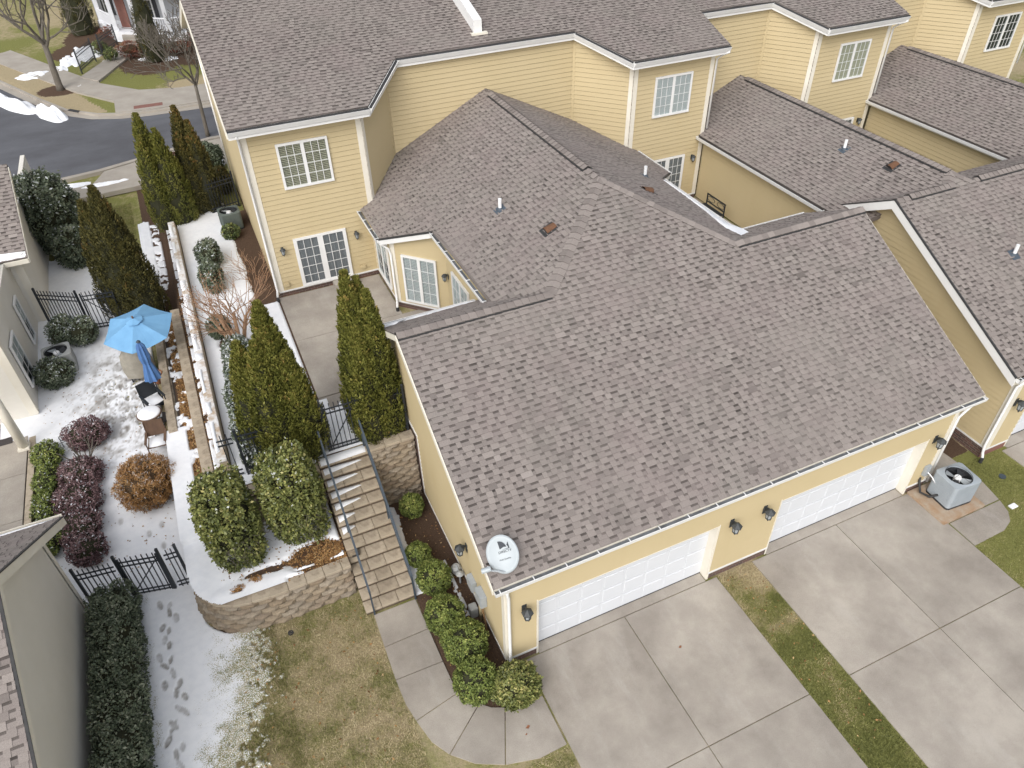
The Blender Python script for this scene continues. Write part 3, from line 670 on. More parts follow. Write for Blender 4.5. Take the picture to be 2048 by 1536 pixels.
# connector walls (mirrored)
for sg in (-1, 1):
    mx = (lambda x: x) if sg < 0 else (lambda x: 2*XM-x)
    xw, xn = mx(1.5), mx(2.85)
    nX = Xv*sg
    D.wall('connector_wall', [(12.3, 2.52), (WY, 2.52), (WY, ZC(1.5)-.16), (12.3, ZC(1.5)-.16)], (xw, 0, 0), Yv, nX)
    dv = np.array([mx(2.85)-mx(1.5), 10.9-12.3, 0]); Ld = np.linalg.norm(dv); du = dv/Ld; dn = np.array([du[1], -du[0], 0])
    if dn[1] > 0: dn = -dn
    D.wall('bay_wall', [(0, 2.52), (Ld, 2.52), (Ld, ZC(2.85)-.16), (0, ZC(1.5)-.16)], (xw, 12.3, 0), du, dn)
    D.wall('connector_wall', [(7.46, 2.52), (10.9, 2.52), (10.9, ZC(2.85)-.16), (7.46, ZC(2.85)-.16)], (xn, 0, 0), Yv, nX)
    mb = MB(); mb.hexa([(xw, 12.3, 2.1), (xw, WY, 2.1), (xw-sg*.15, WY, 2.1), (xw-sg*.15, 12.3, 2.1), (xw, 12.3, 2.46), (xw, WY, 2.46), (xw-sg*.15, WY, 2.46), (xw-sg*.15, 12.3, 2.46)]); mb.build('brick_base', 'brick', D.root)
    a_ = np.array([xw, 12.3, 2.1]); mb = MB().prism([a_, a_+dv, a_+dv+Zv*.36, a_+Zv*.36], -dn*.15); mb.build('brick_base', 'brick', D.root)
    D.board('base_trim', (xw, 12.3, 2.46), (xw, WY, 2.46), Zv, .06, nX, .035, 'trim_white'); D.board('base_trim', a_+Zv*.36, a_+dv+Zv*.36, Zv, .06, dn, .035, 'trim_white')
    D.board('corner_board', (xw+sg*.002, 12.3, 2.52), (xw+sg*.002, 12.3, ZC(1.5)-.2), Yv, .11, nX, .03); D.board('corner_board', a_+Zv*.42+dn*.002, a_+Zv*2.7+dn*.002, du, .13, dn, .03)
    # eaves: gutters, step fascia and black drip edge
    D.gutter((mx(wxe0)-sg*-.005, 12.36, ZC(wxe0)-.02), (mx(wxe0)-sg*-.005, WY, ZC(wxe0)-.02), nX, hang=.6)
    D.gutter((mx(cxe0)-sg*-.005, 6.65, ZC(cxe0)-.02), (mx(cxe0)-sg*-.005, 10.9, ZC(cxe0)-.02), nX, hang=.6)
    p0, p1 = np.array([mx(wxe0), 12.36, ZC(wxe0)]), np.array([mx(cxe0), 10.9, ZC(cxe0)])
    en = np.array([p1[1]-p0[1], p0[0]-p1[0], 0]); en /= np.linalg.norm(en); en = -en if en[1] > 0 else en
    MB().hexa([p0-Zv*.20, p1-Zv*.20, p1-Zv*.20+en*.05, p0-Zv*.20+en*.05, p0-Zv*.03, p1-Zv*.03, p1-Zv*.03+en*.06, p0-Zv*.03+en*.06]).build('step_fascia', 'trim_white', D.root)
    MB().hexa([p0-Zv*.028, p1-Zv*.028, p1-Zv*.028+en*.075, p0-Zv*.028+en*.075, p0+Zv*.02, p1+Zv*.02, p1+Zv*.02+en*.075, p0+Zv*.02+en*.075]).build('drip_edge_or_shadow_line', 'black_strip', D.root)
    if sg < 0:
        D.window('bay_window', a_+du*.36+dn*0+Zv*.50, du, dn, 1.24, 1.76, 2, 2, 4, 'blind_white', blind_frac=1.0, lab='tall double window with white blinds on angled bay wall')
        D.window('side_window', (xw, 14.15, 2.70), -Yv, nX, 1.45, 1.80, 2, 2, 4, 'blind_white', blind_frac=.5)
        D.window('side_window', (xn, 10.3, 2.62), -Yv, nX, 1.4, 1.76, 2, 2, 4, 'blind_white', blind_frac=.9)
        D.downspout([(wxe0-.06, 12.45, 4.75), (1.42, 12.36, 4.45), (1.44, 12.24, 4.3), (1.44, 12.24, 2.62), (1.40, 12.10, 2.48), (1.36, 12.0, 2.42)], boot=(1.36, 12.0, 2.26))
# main two storey walls
XH = [-2.05, 1.64, 3.08, 10.08, 11.65, 15.11]
def main_walls(H, pts, zb=2.5):
    """pts: plan polyline of the rear facade from left to right"""
    for (xa, ya), (xb, yb) in zip(pts[:-1], pts[1:]):
        a_ = np.array([xa, ya, 0.0]); dv = np.array([xb-xa, yb-ya, 0]); L = np.linalg.norm(dv); du = dv/L; dn = np.array([du[1], -du[0], 0])
        H.wall('house_wall', [(0, zb), (L, zb), (L, ZH(yb)-.2), (0, ZH(ya)-.2)], a_, du, dn)
        if ya == yb == WY:
            mb = MB().prism([a_+Zv*2.1, a_+dv+Zv*2.1, a_+dv+Zv*2.44, a_+Zv*2.44], -dn*.15); mb.build('brick_base', 'brick', H.root)
            H.board('base_trim', a_+Zv*2.44, a_+dv+Zv*2.44, Zv, .06, dn, .035, 'trim_white')
            for q, dd in ((a_, du), (a_+dv, -du)): H.board('corner_board', q+Zv*2.5+dn*.002, q+Zv*(ZH(WY)-.19)+dn*.002, dd, .17, dn, .03)
        elif ya == yb:
            pass
        else:
            e = a_ if ya == WY else a_+dv; dd = du if ya == WY else -du
            H.board('corner_board', e+Zv*2.5+dn*.002, e+Zv*(ZH(WY)-.19)+dn*.002, dd, .15, dn, .03)
            e = a_ if ya != WY else a_+dv; dd = du if ya != WY else -du
            H.board('inside_corner', e+Zv*4.2+dn*.001, e+Zv*(ZH(IY)-.22)+dn*.001, dd, .10, dn, .022, 'siding')
def main_eaves(H, pts):
    for (xa, ya), (xb, yb) in zip(pts[:-1], pts[1:]):
        a_, b_ = np.array([xa, ya, ZH(ya)]), np.array([xb, yb, ZH(yb)]); d2 = np.array([xb-xa, yb-ya, 0]); en = np.array([d2[1], -d2[0], 0]); en /= np.linalg.norm(en)
        if en[1] > .1: en = -en
        # soffit and fascia
        MB().hexa([a_-Zv*.30-en*.5, b_-Zv*.30-en*.5, b_-Zv*.30, a_-Zv*.30, a_-Zv*.26-en*.5, b_-Zv*.26-en*.5, b_-Zv*.26, a_-Zv*.26]).build('soffit', 'trim', H.root)
        MB().hexa([a_-Zv*.30, b_-Zv*.30, b_-Zv*.30+en*.03, a_-Zv*.30+en*.03, a_-Zv*.03, b_-Zv*.03, b_-Zv*.03+en*.03, a_-Zv*.03+en*.03]).build('fascia', 'trim_white', H.root)
        MB().hexa([a_-Zv*.20+en*.031, b_-Zv*.20+en*.031, b_-Zv*.20+en*.07, a_-Zv*.20+en*.07, a_-Zv*.06+en*.031, b_-Zv*.06+en*.031, b_-Zv*.06+en*.13, a_-Zv*.06+en*.13]).build('eave_gutter', 'trim_white', H.root)
        MB().hexa([a_-Zv*.058+en*.031, b_-Zv*.058+en*.031, b_-Zv*.058+en*.105, a_-Zv*.058+en*.105, a_-Zv*.02+en*.031, b_-Zv*.02+en*.031, b_-Zv*.05+en*.105, a_-Zv*.05+en*.105]).build('drip_edge_or_shadow_line', 'black_strip', H.root)  # black strip draws the shadow line behind the gutter
main_walls(D, [(XH[0], WY), (XH[1], WY), (XH[2], IY), (XH[3], IY), (XH[4], WY), (XH[5], WY)])
main_eaves(D, [(-2.39, HE), (1.84, HE), (3.42, RE), (10.0, RE), (11.3, HE), (15.34, HE)])
D.wall('side_wall', [(WY+.17, 2.1), (25.5, 2.1), (25.5, 8.25), (HRY, ZH(HRY)-.2), (WY+.17, ZH(WY+.17)-.2)], (XH[0], 0, 0), Yv, -Xv, expo=.165)
D.wall('back_wall', [(XH[0], 2.1), (15.1, 2.1), (15.1, 8.25), (XH[0], 8.25)], (0, 25.5, 0), Xv, Yv, boards=False)
D.board('corner_board', (XH[0]-.002, WY-.03, 2.5), (XH[0]-.002, WY-.03, ZH(WY)-.2), Yv, .13, -Xv, .03)
for y0, y1, z0, z1 in ((HE, HRY, HEZ, ZH(HRY)), (HRY, 26.2, ZH(HRY), ZH(HRY)-HM*5.7)):
    MB().hexa([(-2.43, y0, z0-.26), (-2.43, y1, z1-.26), (-2.36, y1, z1-.26), (-2.36, y0, z0-.26), (-2.43, y0, z0-.01), (-2.43, y1, z1-.01), (-2.395, y1, z1-.01), (-2.395, y0, z0-.01)]).build('rake_board', 'trim', D.root)
    MB().hexa([(-2.36, y0, z0-.26), (-2.36, y1, z1-.26), (-2.05, y1, z1-.26), (-2.05, y0, z0-.26), (-2.36, y0, z0-.2), (-2.36, y1, z1-.2), (-2.05, y1, z1-.2), (-2.05, y0, z0-.2)]).build('soffit', 'trim', D.root)
D.downspout([(-2.16, 14.10, 8.15), (-2.13, 14.3, 8.0), (-2.11, WY-.1, 7.85), (-2.11, WY-.1, 2.6), (-2.16, WY-.22, 2.42)], boot=(-2.17, WY-.26, 2.24))
D.downspout([(15.3, 14.05, 8.15), (15.2, 14.3, 8.0), (15.17, WY-.08, 7.8), (15.17, WY-.08, 5.2)])
D.downspout([(-2.12, 25.3, 8.0), (-2.12, 25.3, 2.3)])
D.window('upper_window', (-1.10, WY, 6.08), Xv, -Yv, 1.60, 1.47, 2, 3, 4, 'blind_tan', lab='upper double window with tan slatted blinds over patio')
D.window('upper_window', (12.57, WY, 6.02), Xv, -Yv, 1.61, 1.48, 2, 3, 4, 'blind_white', slats=False, lab='upper double window with closed white shade')
D.window('patio_door', (-1.22, WY, 2.50), Xv, -Yv, 1.78, 1.84, 2, 3, 5, 'curtain', blind_frac=1.0, slats=False, door=True, lab='white sliding glass patio door with grid')
D.window('patio_door', (12.70, WY, 2.50), Xv, -Yv, 1.60, 1.80, 2, 3, 5, 'curtain', door=True, slats=False)
for x, z in ((-1.75, 2.72), (.95, 2.72)): MB().box(x-.09, x+.09, WY-.10, WY-.018, z-.06, z+.07).build('outlet_box', 'siding', D.root, bevel=.01)
MB().box(-.2, .65, WY-.42, WY-.02, 2.2, 2.47).build('door_step', 'concrete', D.root, bevel=.01)

# ------------------------------------------------------------------ row house units to the right
def row_unit(name, label, x0, xi, xp0, xp1, ex, rx, rz, win, sh, garage):
    U = House(thing(name, label, 'house', ((x0+xp1)/2, 14, 0), 'row houses right of the duplex'))
    sl = (rz-4.95)/(rx-ex); zc = lambda x: rz-sl*abs(x-rx)
    k2 = math.sqrt(1+sl*sl); ye = 6.3
    p2 = [(ye, 0), (WY-.02, 0), (WY-.02, (x0+.04-ex)*k2), (IY-.02, (x0+.06-ex)*k2), (IY-.02, (rx-ex)*k2), (RY+(rz-RZ)/SF, (rx-ex)*k2), (RY, (rx-(rz-RZ)/sl-ex)*k2)]
    c1, (oo, uu, vv, nn) = U.roof('connector_roof', p2, (ex, 0, zc(ex)), Yv, np.array([1, 0, sl])/k2, sh)
    rr = rx+(rx-ex)*.75
    U.roof('connector_roof', [(5.9, 0), (IY-.02, 0), (IY-.02, (rr-rx)*k2), (5.9, (rr-rx)*k2)], (rr, 0, zc(rr)), Yv, np.array([-1, 0, sl])/k2, sh+1, detail=False)
    U.caps((rx, 5.9, rz), (rx, IY-.5, rz), (-sl, 0, 1), (sl, 0, 1), c1, vent=.035)
    U.wall('connector_wall', [(6.6, 2.3), (WY, 2.3), (WY, zc(ex+.32)-.16), (6.6, zc(ex+.32)-.16)], (ex+.32, 0, 0), Yv, -Xv)
    U.gutter((ex-.005, 7.6, zc(ex)-.02), (ex-.005, WY-.02, zc(ex)-.02), -Xv, hang=0)
    MB().box(ex+.02, ex+.32, 7.6, WY-.02, zc(ex)-.22, zc(ex)-.17).build('soffit', 'trim', U.root)
    MB().box(ex-.0, ex+.025, 7.6, WY-.02, zc(ex)-.22, zc(ex)-.135).build('fascia', 'trim', U.root)
    main_walls(U, [(x0+.06, IY), (xi, IY), (xp0, WY), (xp1, WY)])
    main_eaves(U, [(x0+.24, RE), (xi-.05, RE), (xp0-.06, HE), (xp1+.25, HE)])
    U.roof('house_roof', [(x0+.24, hl(RE)), (xi-.05, hl(RE)), (xp0-.06, 0), (xp1+.25, 0), (xp1+.25, hl(HRY)), (x0+.24, hl(HRY))], (0, HE, HEZ), Xv, vH, sh+2)
    U.window('upper_window', (win[0], WY, 6.03), Xv, -Yv, 1.58, 1.48, 2, 3, 4, win[1], slats=win[2])
    U.window('patio_door', (win[0]+.1, WY, 2.50), Xv, -Yv, 1.70, 1.80, 2, 3, 5, 'curtain', door=True, slats=False)
    U.downspout([(xp1+.2, 14.05, 8.15), (xp1+.1, 14.3, 8.0), (xp1+.06, WY-.08, 7.8), (xp1+.06, WY-.08, 5.2)])
    n_ = np.array([-sl, 0, 1])/k2
    if sh == 20:
        vent_pipe(U, c1, (17.0, 9.35, zc(17.0)), Yv, np.array([1, 0, sl])/k2, n_); roof_vent(c1, (17.2, 7.45, zc(17.2)), -Yv, np.array([1, 0, sl])/k2, n_)
    if garage:
        gx, ex0, ex1 = 15.66, 15.32, 26.5; gy = .12; ey = gy-.05
        U.roof('garage_roof', [(ex0, 0), (ex1, 0), (ex1, (RY-ey)*kF), (ex0, (RY-ey)*kF)], (0, ey, ZF(ey)), Xv, vF, 31)
        U.roof('garage_back_roof', [(ex0, 0), (ex1, 0), (ex1, gb(RY)), (ex0, gb(RY))], (0, BE, ZBk(BE)), Xv, vB, 32)
        U.caps((ex0, RY, RZ), (ex0+.5, RY, RZ), NF, NB); U.caps((ex0+.5, RY, RZ), (ex0+2.3, RY, RZ), NF, NB, vent=.035); U.caps((ex0+3.4, RY, RZ), (ex0+7, RY, RZ), NF, NB, vent=.035)
        U.wall('gable_wall', [(gy, .42), (7.3, .42), (7.3, ytop(7.3)), (RY, ytop(RY)), (gy, ytop(gy))], (gx, 0, 0), Yv, -Xv, expo=.165)
        MB().box(gx-.02, gx+.15, gy, 7.3, -.1, .36).build('brick_base', 'brick', U.root); D_ = U.board('base_trim', (gx, gy, .36), (gx, 7.3, .36), Zv, .06, -Xv, .035, 'trim_white')
        for y0, y1, zf in ((ey, RY, ZF), (RY, BE, ZBk)):
            MB().hexa([(ex0-.05, y0, zf(y0)-.30), (ex0-.05, y1, zf(y1)-.30), (ex0, y1, zf(y1)-.30), (ex0, y0, zf(y0)-.30), (ex0-.05, y0, zf(y0)-.02), (ex0-.05, y1, zf(y1)-.02), (ex0-.001, y1, zf(y1)-.02), (ex0-.001, y0, zf(y0)-.02)]).build('rake_board', 'trim_white', U.root)
            MB().hexa([(ex0-.065, y0, zf(y0)-.019), (ex0-.065, y1, zf(y1)-.019), (ex0-.003, y1, zf(y1)-.019), (ex0-.003, y0, zf(y0)-.019), (ex0-.065, y0, zf(y0)+.014), (ex0-.065, y1, zf(y1)+.014), (ex0-.003, y1, zf(y1)+.014), (ex0-.003, y0, zf(y0)+.014)]).build('drip_edge_or_shadow_line', 'black_strip', U.root)
            MB().hexa([(ex0, y0, zf(y0)-.26), (ex0, y1, zf(y1)-.26), (gx, y1, zf(y1)-.26), (gx, y0, zf(y0)-.26), (ex0, y0, zf(y0)-.2), (ex0, y1, zf(y1)-.2), (gx, y1, zf(y1)-.2), (gx, y0, zf(y0)-.2)]).build('soffit', 'trim', U.root)
        U.wall('front_wall', [(gx, .3), (gx+1.05, .3), (gx+1.05, 2.17), (gx, 2.17)], (0, gy, 0), Xv, -Yv); U.wall('front_wall', [(gx, 2.17), (26, 2.17), (26, ytop(gy)), (gx, ytop(gy))], (0, gy, 0), Xv, -Yv)
        MB().box(gx, gx+1.05, gy-.01, gy+.15, -.1, .24).build('brick_base', 'brick_red', U.root); U.board('base_trim', (gx, gy, .24), (gx+1.05, gy, .24), Zv, .07, -Yv, .035, 'trim_white')
        U.board('corner_board', (gx-.002, gy-.03, .42), (gx-.002, gy-.03, ytop(gy)), Yv, .14, -Xv, .03); U.board('corner_board', (gx-.03, gy, .31), (gx-.03, gy, ytop(gy)), Xv, .26, -Yv, .03)
        garage_door(U, gx+1.07, gx+5.9, gy+.2, 2.15, 'white panelled garage door cut by the right picture edge')
        MB().box(gx+1.03, gx+1.07, gy-.02, gy+.235, 0, 2.17).build('door_jamb', 'trim', U.root)
        U.gutter((ex0, ey-.005, ZF(ey)-.02), (ex1, ey-.005, ZF(ey)-.02), -Yv)
        U.downspout([(gx+.1, gy-.1, 3.0), (gx-.07, gy-.03, 2.8), (gx-.07, gy-.03, .5), (gx-.12, gy-.1, .3), (gx-.2, gy-.2, .2)], boot=(gx-.2, gy-.2, .02))
        dx = (rz-RZ)/sl; U.roof('hip_roof', [(rx-dx, (RY-ey)*kF), (rx+dx, (RY-ey)*kF), (rx, (RY+(rz-RZ)/SF-ey)*kF)], (0, ey, ZF(ey)), Xv, vF, 33)
        for q in (-1, 1): U.caps((rx+q*dx, RY, RZ), (rx, RY+(rz-RZ)/SF, rz), NF, (q*sl, 0, 1))
        vent_pipe(U, U.root.children[0], (18.0, 3.05, ZF(3.05)), Xv, vF, NF/kF)
    U.finish(nsh=300 if garage else 120, nbd=300 if garage else 150)
    return U
row_unit('row_house', 'yellow row house between the duplex and the far right house, garage at right edge', 15.11, 18.78, 20.0, 23.75, 14.88, 17.9, 6.33, (21.22, 'blind_cream', False), 20, True)
row_unit('row_house', 'yellow row house at the far upper right with dark gridded window', 23.75, 27.35, 28.69, 32.4, 23.62, 26.7, 6.33, (29.9, None, False), 40, False)
D.finish()

# lanterns
NEGY = (0, -1, 0)
for x, lb in ((.39, 'dark coach lantern left of the nearer garage door by the corner'), (5.98, 'dark coach lantern right of the nearer garage door'), (6.98, 'dark coach lantern left of the farther garage door'), (12.72, 'dark coach lantern right of farther garage door above condenser')):
    lantern((x, -.016, 2.12), NEGY, lb, 1.08)
lantern((15.98, .10, 2.12), NEGY, 'dark coach lantern beside the garage door at right edge', 1.08)
lantern((GX0-.016, 2.25, 1.85), (-1, 0, 0), 'dark coach lantern on garage side wall above the boxwoods', 1.08)
lantern((-1.62, WY-.016, 4.05), NEGY, 'small black lantern left of the sliding patio door', .8); lantern((.90, WY-.016, 4.05), NEGY, 'small black lantern right of the sliding patio door', .8)
lantern((14.68, WY-.016, 4.12), NEGY, 'small black lantern in the narrow court beside the curtained patio door', .8); lantern((23.32, WY-.016, 4.12), NEGY, 'small black lantern in the farthest court at upper right', .8)
lantern((2.85-.016, 10.75, 3.95), (-1, 0, 0), 'small black lantern beside the angled bay window', .8)
# ------------------------------------------------------------------ ground
def yard_z(y): return ip(y, [-60, 5.6, 12, 18, 28, 30.5, 60, 200], [-.03, -.03, .75, 1.25, 1.85, 1.9, 2.15, 2.4])
def H(x, y):
    x = np.asarray(x, float); y = np.asarray(y, float); yd = yard_z(y)
    back = ip(y, [-60, 24, 29, 30.5, 60, 200], [2.25, 2.25, 1.95, 1.9, 2.15, 2.4])
    z = np.where(x < -6.25, yd, -.03)
    z = np.where((x >= -6.25) & (x < -2.7) & (y >= 3.75) & (y < 6.02) & ~((x < -5.15) & (y < 4.85) & (np.hypot(x+5.15, y-4.85) > 1.10)), .97, z)
    ter = np.maximum(1.12, yd+.02)
    z = np.where((x >= -6.25) & (x < -5.5) & (y >= 6.02), np.minimum(ter, back), z)
    z = np.where((x >= -5.5) & (x < -5.05) & (y >= 6.02), np.minimum(np.maximum(1.6, yd+.1), back), z)
    z = np.where((x >= -5.05) & (x < -2.7) & (y >= 6.16), back, z); z = np.where((x >= -2.7) & (x < -1.35) & (y >= 6.3), back, z)
    z = np.where((x >= -1.35) & (x < .02) & (y >= 6.22), back, z); z = np.where((x >= .02) & (y >= 7.25), back, z)
    z = np.where(y >= 30.5, back, z)
    z = np.where((x < -6.25) & (y < 30.5), yd, z)
    fy = ip(x, [-60, -18, -12.8, -10.6, -9.15, -7.6, -6.3, -4.8, -1.75, 3, 60], [140, 57, 46.3, 41.8, 39.1, 37.6, 37.0, 36.75, 36.6, 36.8, 36.9]); ny = ip(x, [-60, -16, -10.3, -7.6, -5.7, -2.4, 3, 60], [27, 28.6, 29.2, 29.6, 30.2, 31.3, 31.4, 31.6])
    z = np.where((y > ny) & (y < fy), 1.72, z)
    return z+.02*(fbm(x, y, 0, .9, 3, 5)-.5)
def lines(pieces):
    out = [pieces[0][0]]
    for a, b, st in pieces: out += list(np.linspace(a, b, max(1, int(round((b-a)/st)))+1)[1:])
    return np.array(out)
gx = lines([(-90, -14, 8), (-14, -11, .3), (-11, .3, .07), (.3, 16, .25), (16, 90, 8)])
gy = lines([(-40, -6, 4), (-6, -4.5, .2), (-4.5, 15, .07), (15, 30, .16), (30, 60, .3), (60, 200, 14)])
GXX, GYY = np.meshgrid(gx, gy); GZ = H(GXX, GYY)
def grid_faces(nx, ny, keep=None):
    i = np.arange(nx-1)[None, :]+np.arange(ny-1)[:, None]*nx
    F = np.stack([i, i+1, i+1+nx, i+nx], -1).reshape(-1, 4)
    return F if keep is None else F[keep.reshape(-1)]
def ell(x, y, cx, cy, rx, ry): return ((x-cx)/rx)**2+((y-cy)/ry)**2
# mulch: beds round the shrubs and under the crape myrtle
mul = np.zeros_like(GXX)
inb = lambda a, b, c, d: (GXX > a) & (GXX < b) & (GYY > c) & (GYY < d)
mul[inb(-6.25, -2.7, 3.7, 6.1)] = 1; mul[inb(-1.42, .0, -1.2, 6.2)] = 1; mul[inb(-6.2, -5.0, 6.02, 28)] = 1; mul[inb(-5.05, -2.15, 6.02, 22)] = 1; mul[inb(-1.35, .0, 6.0, 7.4)] = 1
mul[inb(-2.15, -2.0, 6.3, 24)] = 1; mul[inb(13.2, 15.7, .4, 7)] = 1
for cx, cy, rx, ry in ((-9.4, 43.0, 1.2, 1.0), (-4.2, 46.6, 1.9, 3.0), (-7.2, 53.5, 2.0, 3.0), (-1.6, 46.5, 1.6, 2.2), (-8.8, 50.5, 1.2, 1.8)):
    mul = np.maximum(mul, np.clip(1.6-ell(GXX, GYY, cx, cy, rx, ry), 0, 1))
green = .45+.9*(fbm(GXX, GYY, 0, .55, 3, 11)-.5)
green += .35*sstep(-6.2, -5.2, -GXX-10.4)*0
green = np.where((GXX > 5.8) & (GXX < 7.1) & (GYY < .2), .42+.5*sstep(-.8, -3.0, GYY)+1.1*(fbm(GXX, GYY, 0, 1.6, 3, 21)-.5), green)
green = np.where((GXX > 12.6) & (GYY < .4), .88+.3*(fbm(GXX, GYY, 0, .8, 3, 2)-.5), green)
green = np.where((GYY > 37), .52+1.5*(fbm(GXX, GYY, 0, .3, 2, 31)-.5), green)
green = np.where((GYY > 37) & (GYY < 41.5) & (GXX > -3.6), .12, green); green = np.where((GYY > 38) & (GYY < 50) & (GXX < -7.0-(GYY-38)*.42), .08, green)
green = np.where((GYY > 22) & (GYY < 30), .66, green)
gm = npmesh('ground', np.stack([GXX, GYY, GZ], -1).reshape(-1, 3), grid_faces(len(gx), len(gy)), 'ground', smooth=True, attrs={'green': green, 'mulch': mul})
tag(npobj('ground', gm), kind='structure')

# ------------------------------------------------------------------ concrete: driveways, walks, patio
def slab_set(name, polys, z0=-.1, z1=0.0, mat='slab', gap=.018, base=True, label=None, bevel=.006):
    root = MB()
    for P in polys:
        c = np.mean(P, 0); root.prism([(*(c+(np.array(q)-c)*.998), z0-.02) for q in P], (0, 0, z1-z0-.018))
    r = tag(root.build(name, 'joint'), kind='structure')
    for P in polys:
        P = [np.array(q, float) for q in P]; n = len(P); Q = []
        area = sum(P[i][0]*P[(i+1) % n][1]-P[(i+1) % n][0]*P[i][1] for i in range(n))
        if area < 0: P = P[::-1]
        for i in range(n):
            a, b_, c_ = P[i-1], P[i], P[(i+1) % n]; d1 = (b_-a)/np.linalg.norm(b_-a); d2 = (c_-b_)/np.linalg.norm(c_-b_)
            n1, n2 = np.array([-d1[1], d1[0]]), np.array([-d2[1], d2[0]]); m_ = n1+n2; m_ /= max(.3, m_@m_/2) ; Q.append(b_+m_*gap/2*1.0)
        MB().prism([(q[0], q[1], z0) for q in Q], (0, 0, z1-z0)).build('concrete_slab', mat, r, bevel=bevel)
    return r
R_ = lambda a, b, c, d: [(a, c), (b, c), (b, d), (a, d)]
slab_set('driveway', [R_(.40, 3.12, -3.57, -.06), R_(3.12, 5.90, -3.57, -.06), R_(.40, 3.12, -9.0, -3.57), R_(3.12, 5.90, -9.0, -3.57), R_(.76, 5.58, -.06, .24)])
slab_set('driveway', [R_(7.04, 9.91, -3.60, -.06), R_(9.91, 12.74, -3.60, -.06), R_(7.04, 9.91, -9.0, -3.60), R_(9.91, 12.74, -9.0, -3.60), R_(7.53, 12.40, -.06, .24)])
slab_set('driveway', [R_(16.5, 19.5, -6, -.0), R_(19.5, 22.5, -6, -.0), R_(16.75, 21.6, .0, .35)])
slab_set('walkway', [[(-2.55, 2.66), (-1.44, 2.66), (-1.42, 1.71), (-2.57, 1.68)], [(-2.57, 1.68), (-1.42, 1.71), (-1.40, .74), (-2.58, .76)],
    [(-2.58, .76), (-1.40, .74), (-1.38, .2), (-1.36, -.14), (-2.46, -.36), (-2.55, .1)], [(-2.46, -.36), (-1.36, -.14), (-1.24, -.38), (-1.01, -.58), (-2.04, -1.37), (-2.3, -.95)],
    [(-2.04, -1.37), (-1.01, -.58), (-.8, -.78), (-.52, -.91), (-1.03, -2.07), (-1.6, -1.78)], [(-1.03, -2.07), (-.52, -.91), (-.1, -1.0), (.37, -1.02), (.37, -2.24), (-.3, -2.26)]])
slab_set('side_walkway', [[(12.76, -2.20), (13.93, -2.17), (14.35, -2.02), (14.6, -1.75), (14.75, -1.35), (12.78, -1.35)], [(12.78, -1.33), (14.75, -1.33), (14.9, -.7), (14.9, .0), (12.78, .0)], [(13.3, .02), (14.9, .02), (14.75, 2.2), (13.3, 2.2)]], z1=-.005)
slab_set('patio', [R_(-2.12, 1.46, 11.78, 14.55), R_(-2.12, 2.8, 8.72, 11.78), R_(-2.12, 2.8, 7.5, 8.70)], z0=2.12, z1=2.29)
slab_set('court_patio', [R_(10.5, 15.1, 7.5, 14.5)], z0=2.12, z1=2.29)
# drain grate and leaves of concrete life are further down

# ------------------------------------------------------------------ block walls and steps
BLK = {}
def block_mesh(w, h, d, k, cap=False, mat='block'):
    key = (round(w, 2), h, d, k, cap, mat)
    if key not in BLK:
        rg = random.Random(hash((k, cap, int(w*100)))); mb = MB()
        if cap:
            mb.box(-w/2+.004, w/2-.004, 0, d, 0, h)
        else:   # rough split face: 4x3 grid displaced outward (front is -y)
            nx, nz = 4, 3; V = {}
            for i in range(nx+1):
                for j in range(nz+1):
                    e = 0 if i in (0, nx) or j in (0, nz) else 1
                    V[i, j] = (-w/2+.004+(w-.008)*i/nx, (-.035-.045*rg.random())*e+.01*rg.random(), h*j/nz+(-.004 if j == nz else .004 if j == 0 else 0))
            for i in range(nx):
                for j in range(nz): mb.poly([V[i, j], V[i+1, j], V[i+1, j+1], V[i, j+1]])
            T = [V[i, nz] for i in range(nx+1)]; mb.poly(T+[(w/2-.004, d, h-.004), (-w/2+.004, d, h-.004)])
            L_ = [V[0, j] for j in range(nz+1)]; mb.poly(L_[::-1]+[(-w/2+.004, d, .004), (-w/2+.004, d, h-.004)][:1]+[(-w/2+.004, d, h-.004)])
            R2 = [V[nx, j] for j in range(nz+1)]; mb.poly(R2+[(w/2-.004, d, h-.004), (w/2-.004, d, .004)])
        me = mb.mesh('wall_block', mat)
        if cap:
            bm = bmesh.new(); bm.from_mesh(me); bmesh.ops.recalc_face_normals(bm, faces=bm.faces); bmesh.ops.bevel(bm, geom=bm.edges[:], offset=.012, segments=1, affect='EDGES'); bm.to_mesh(me); bm.free()
        BLK[key] = me
    return BLK[key]
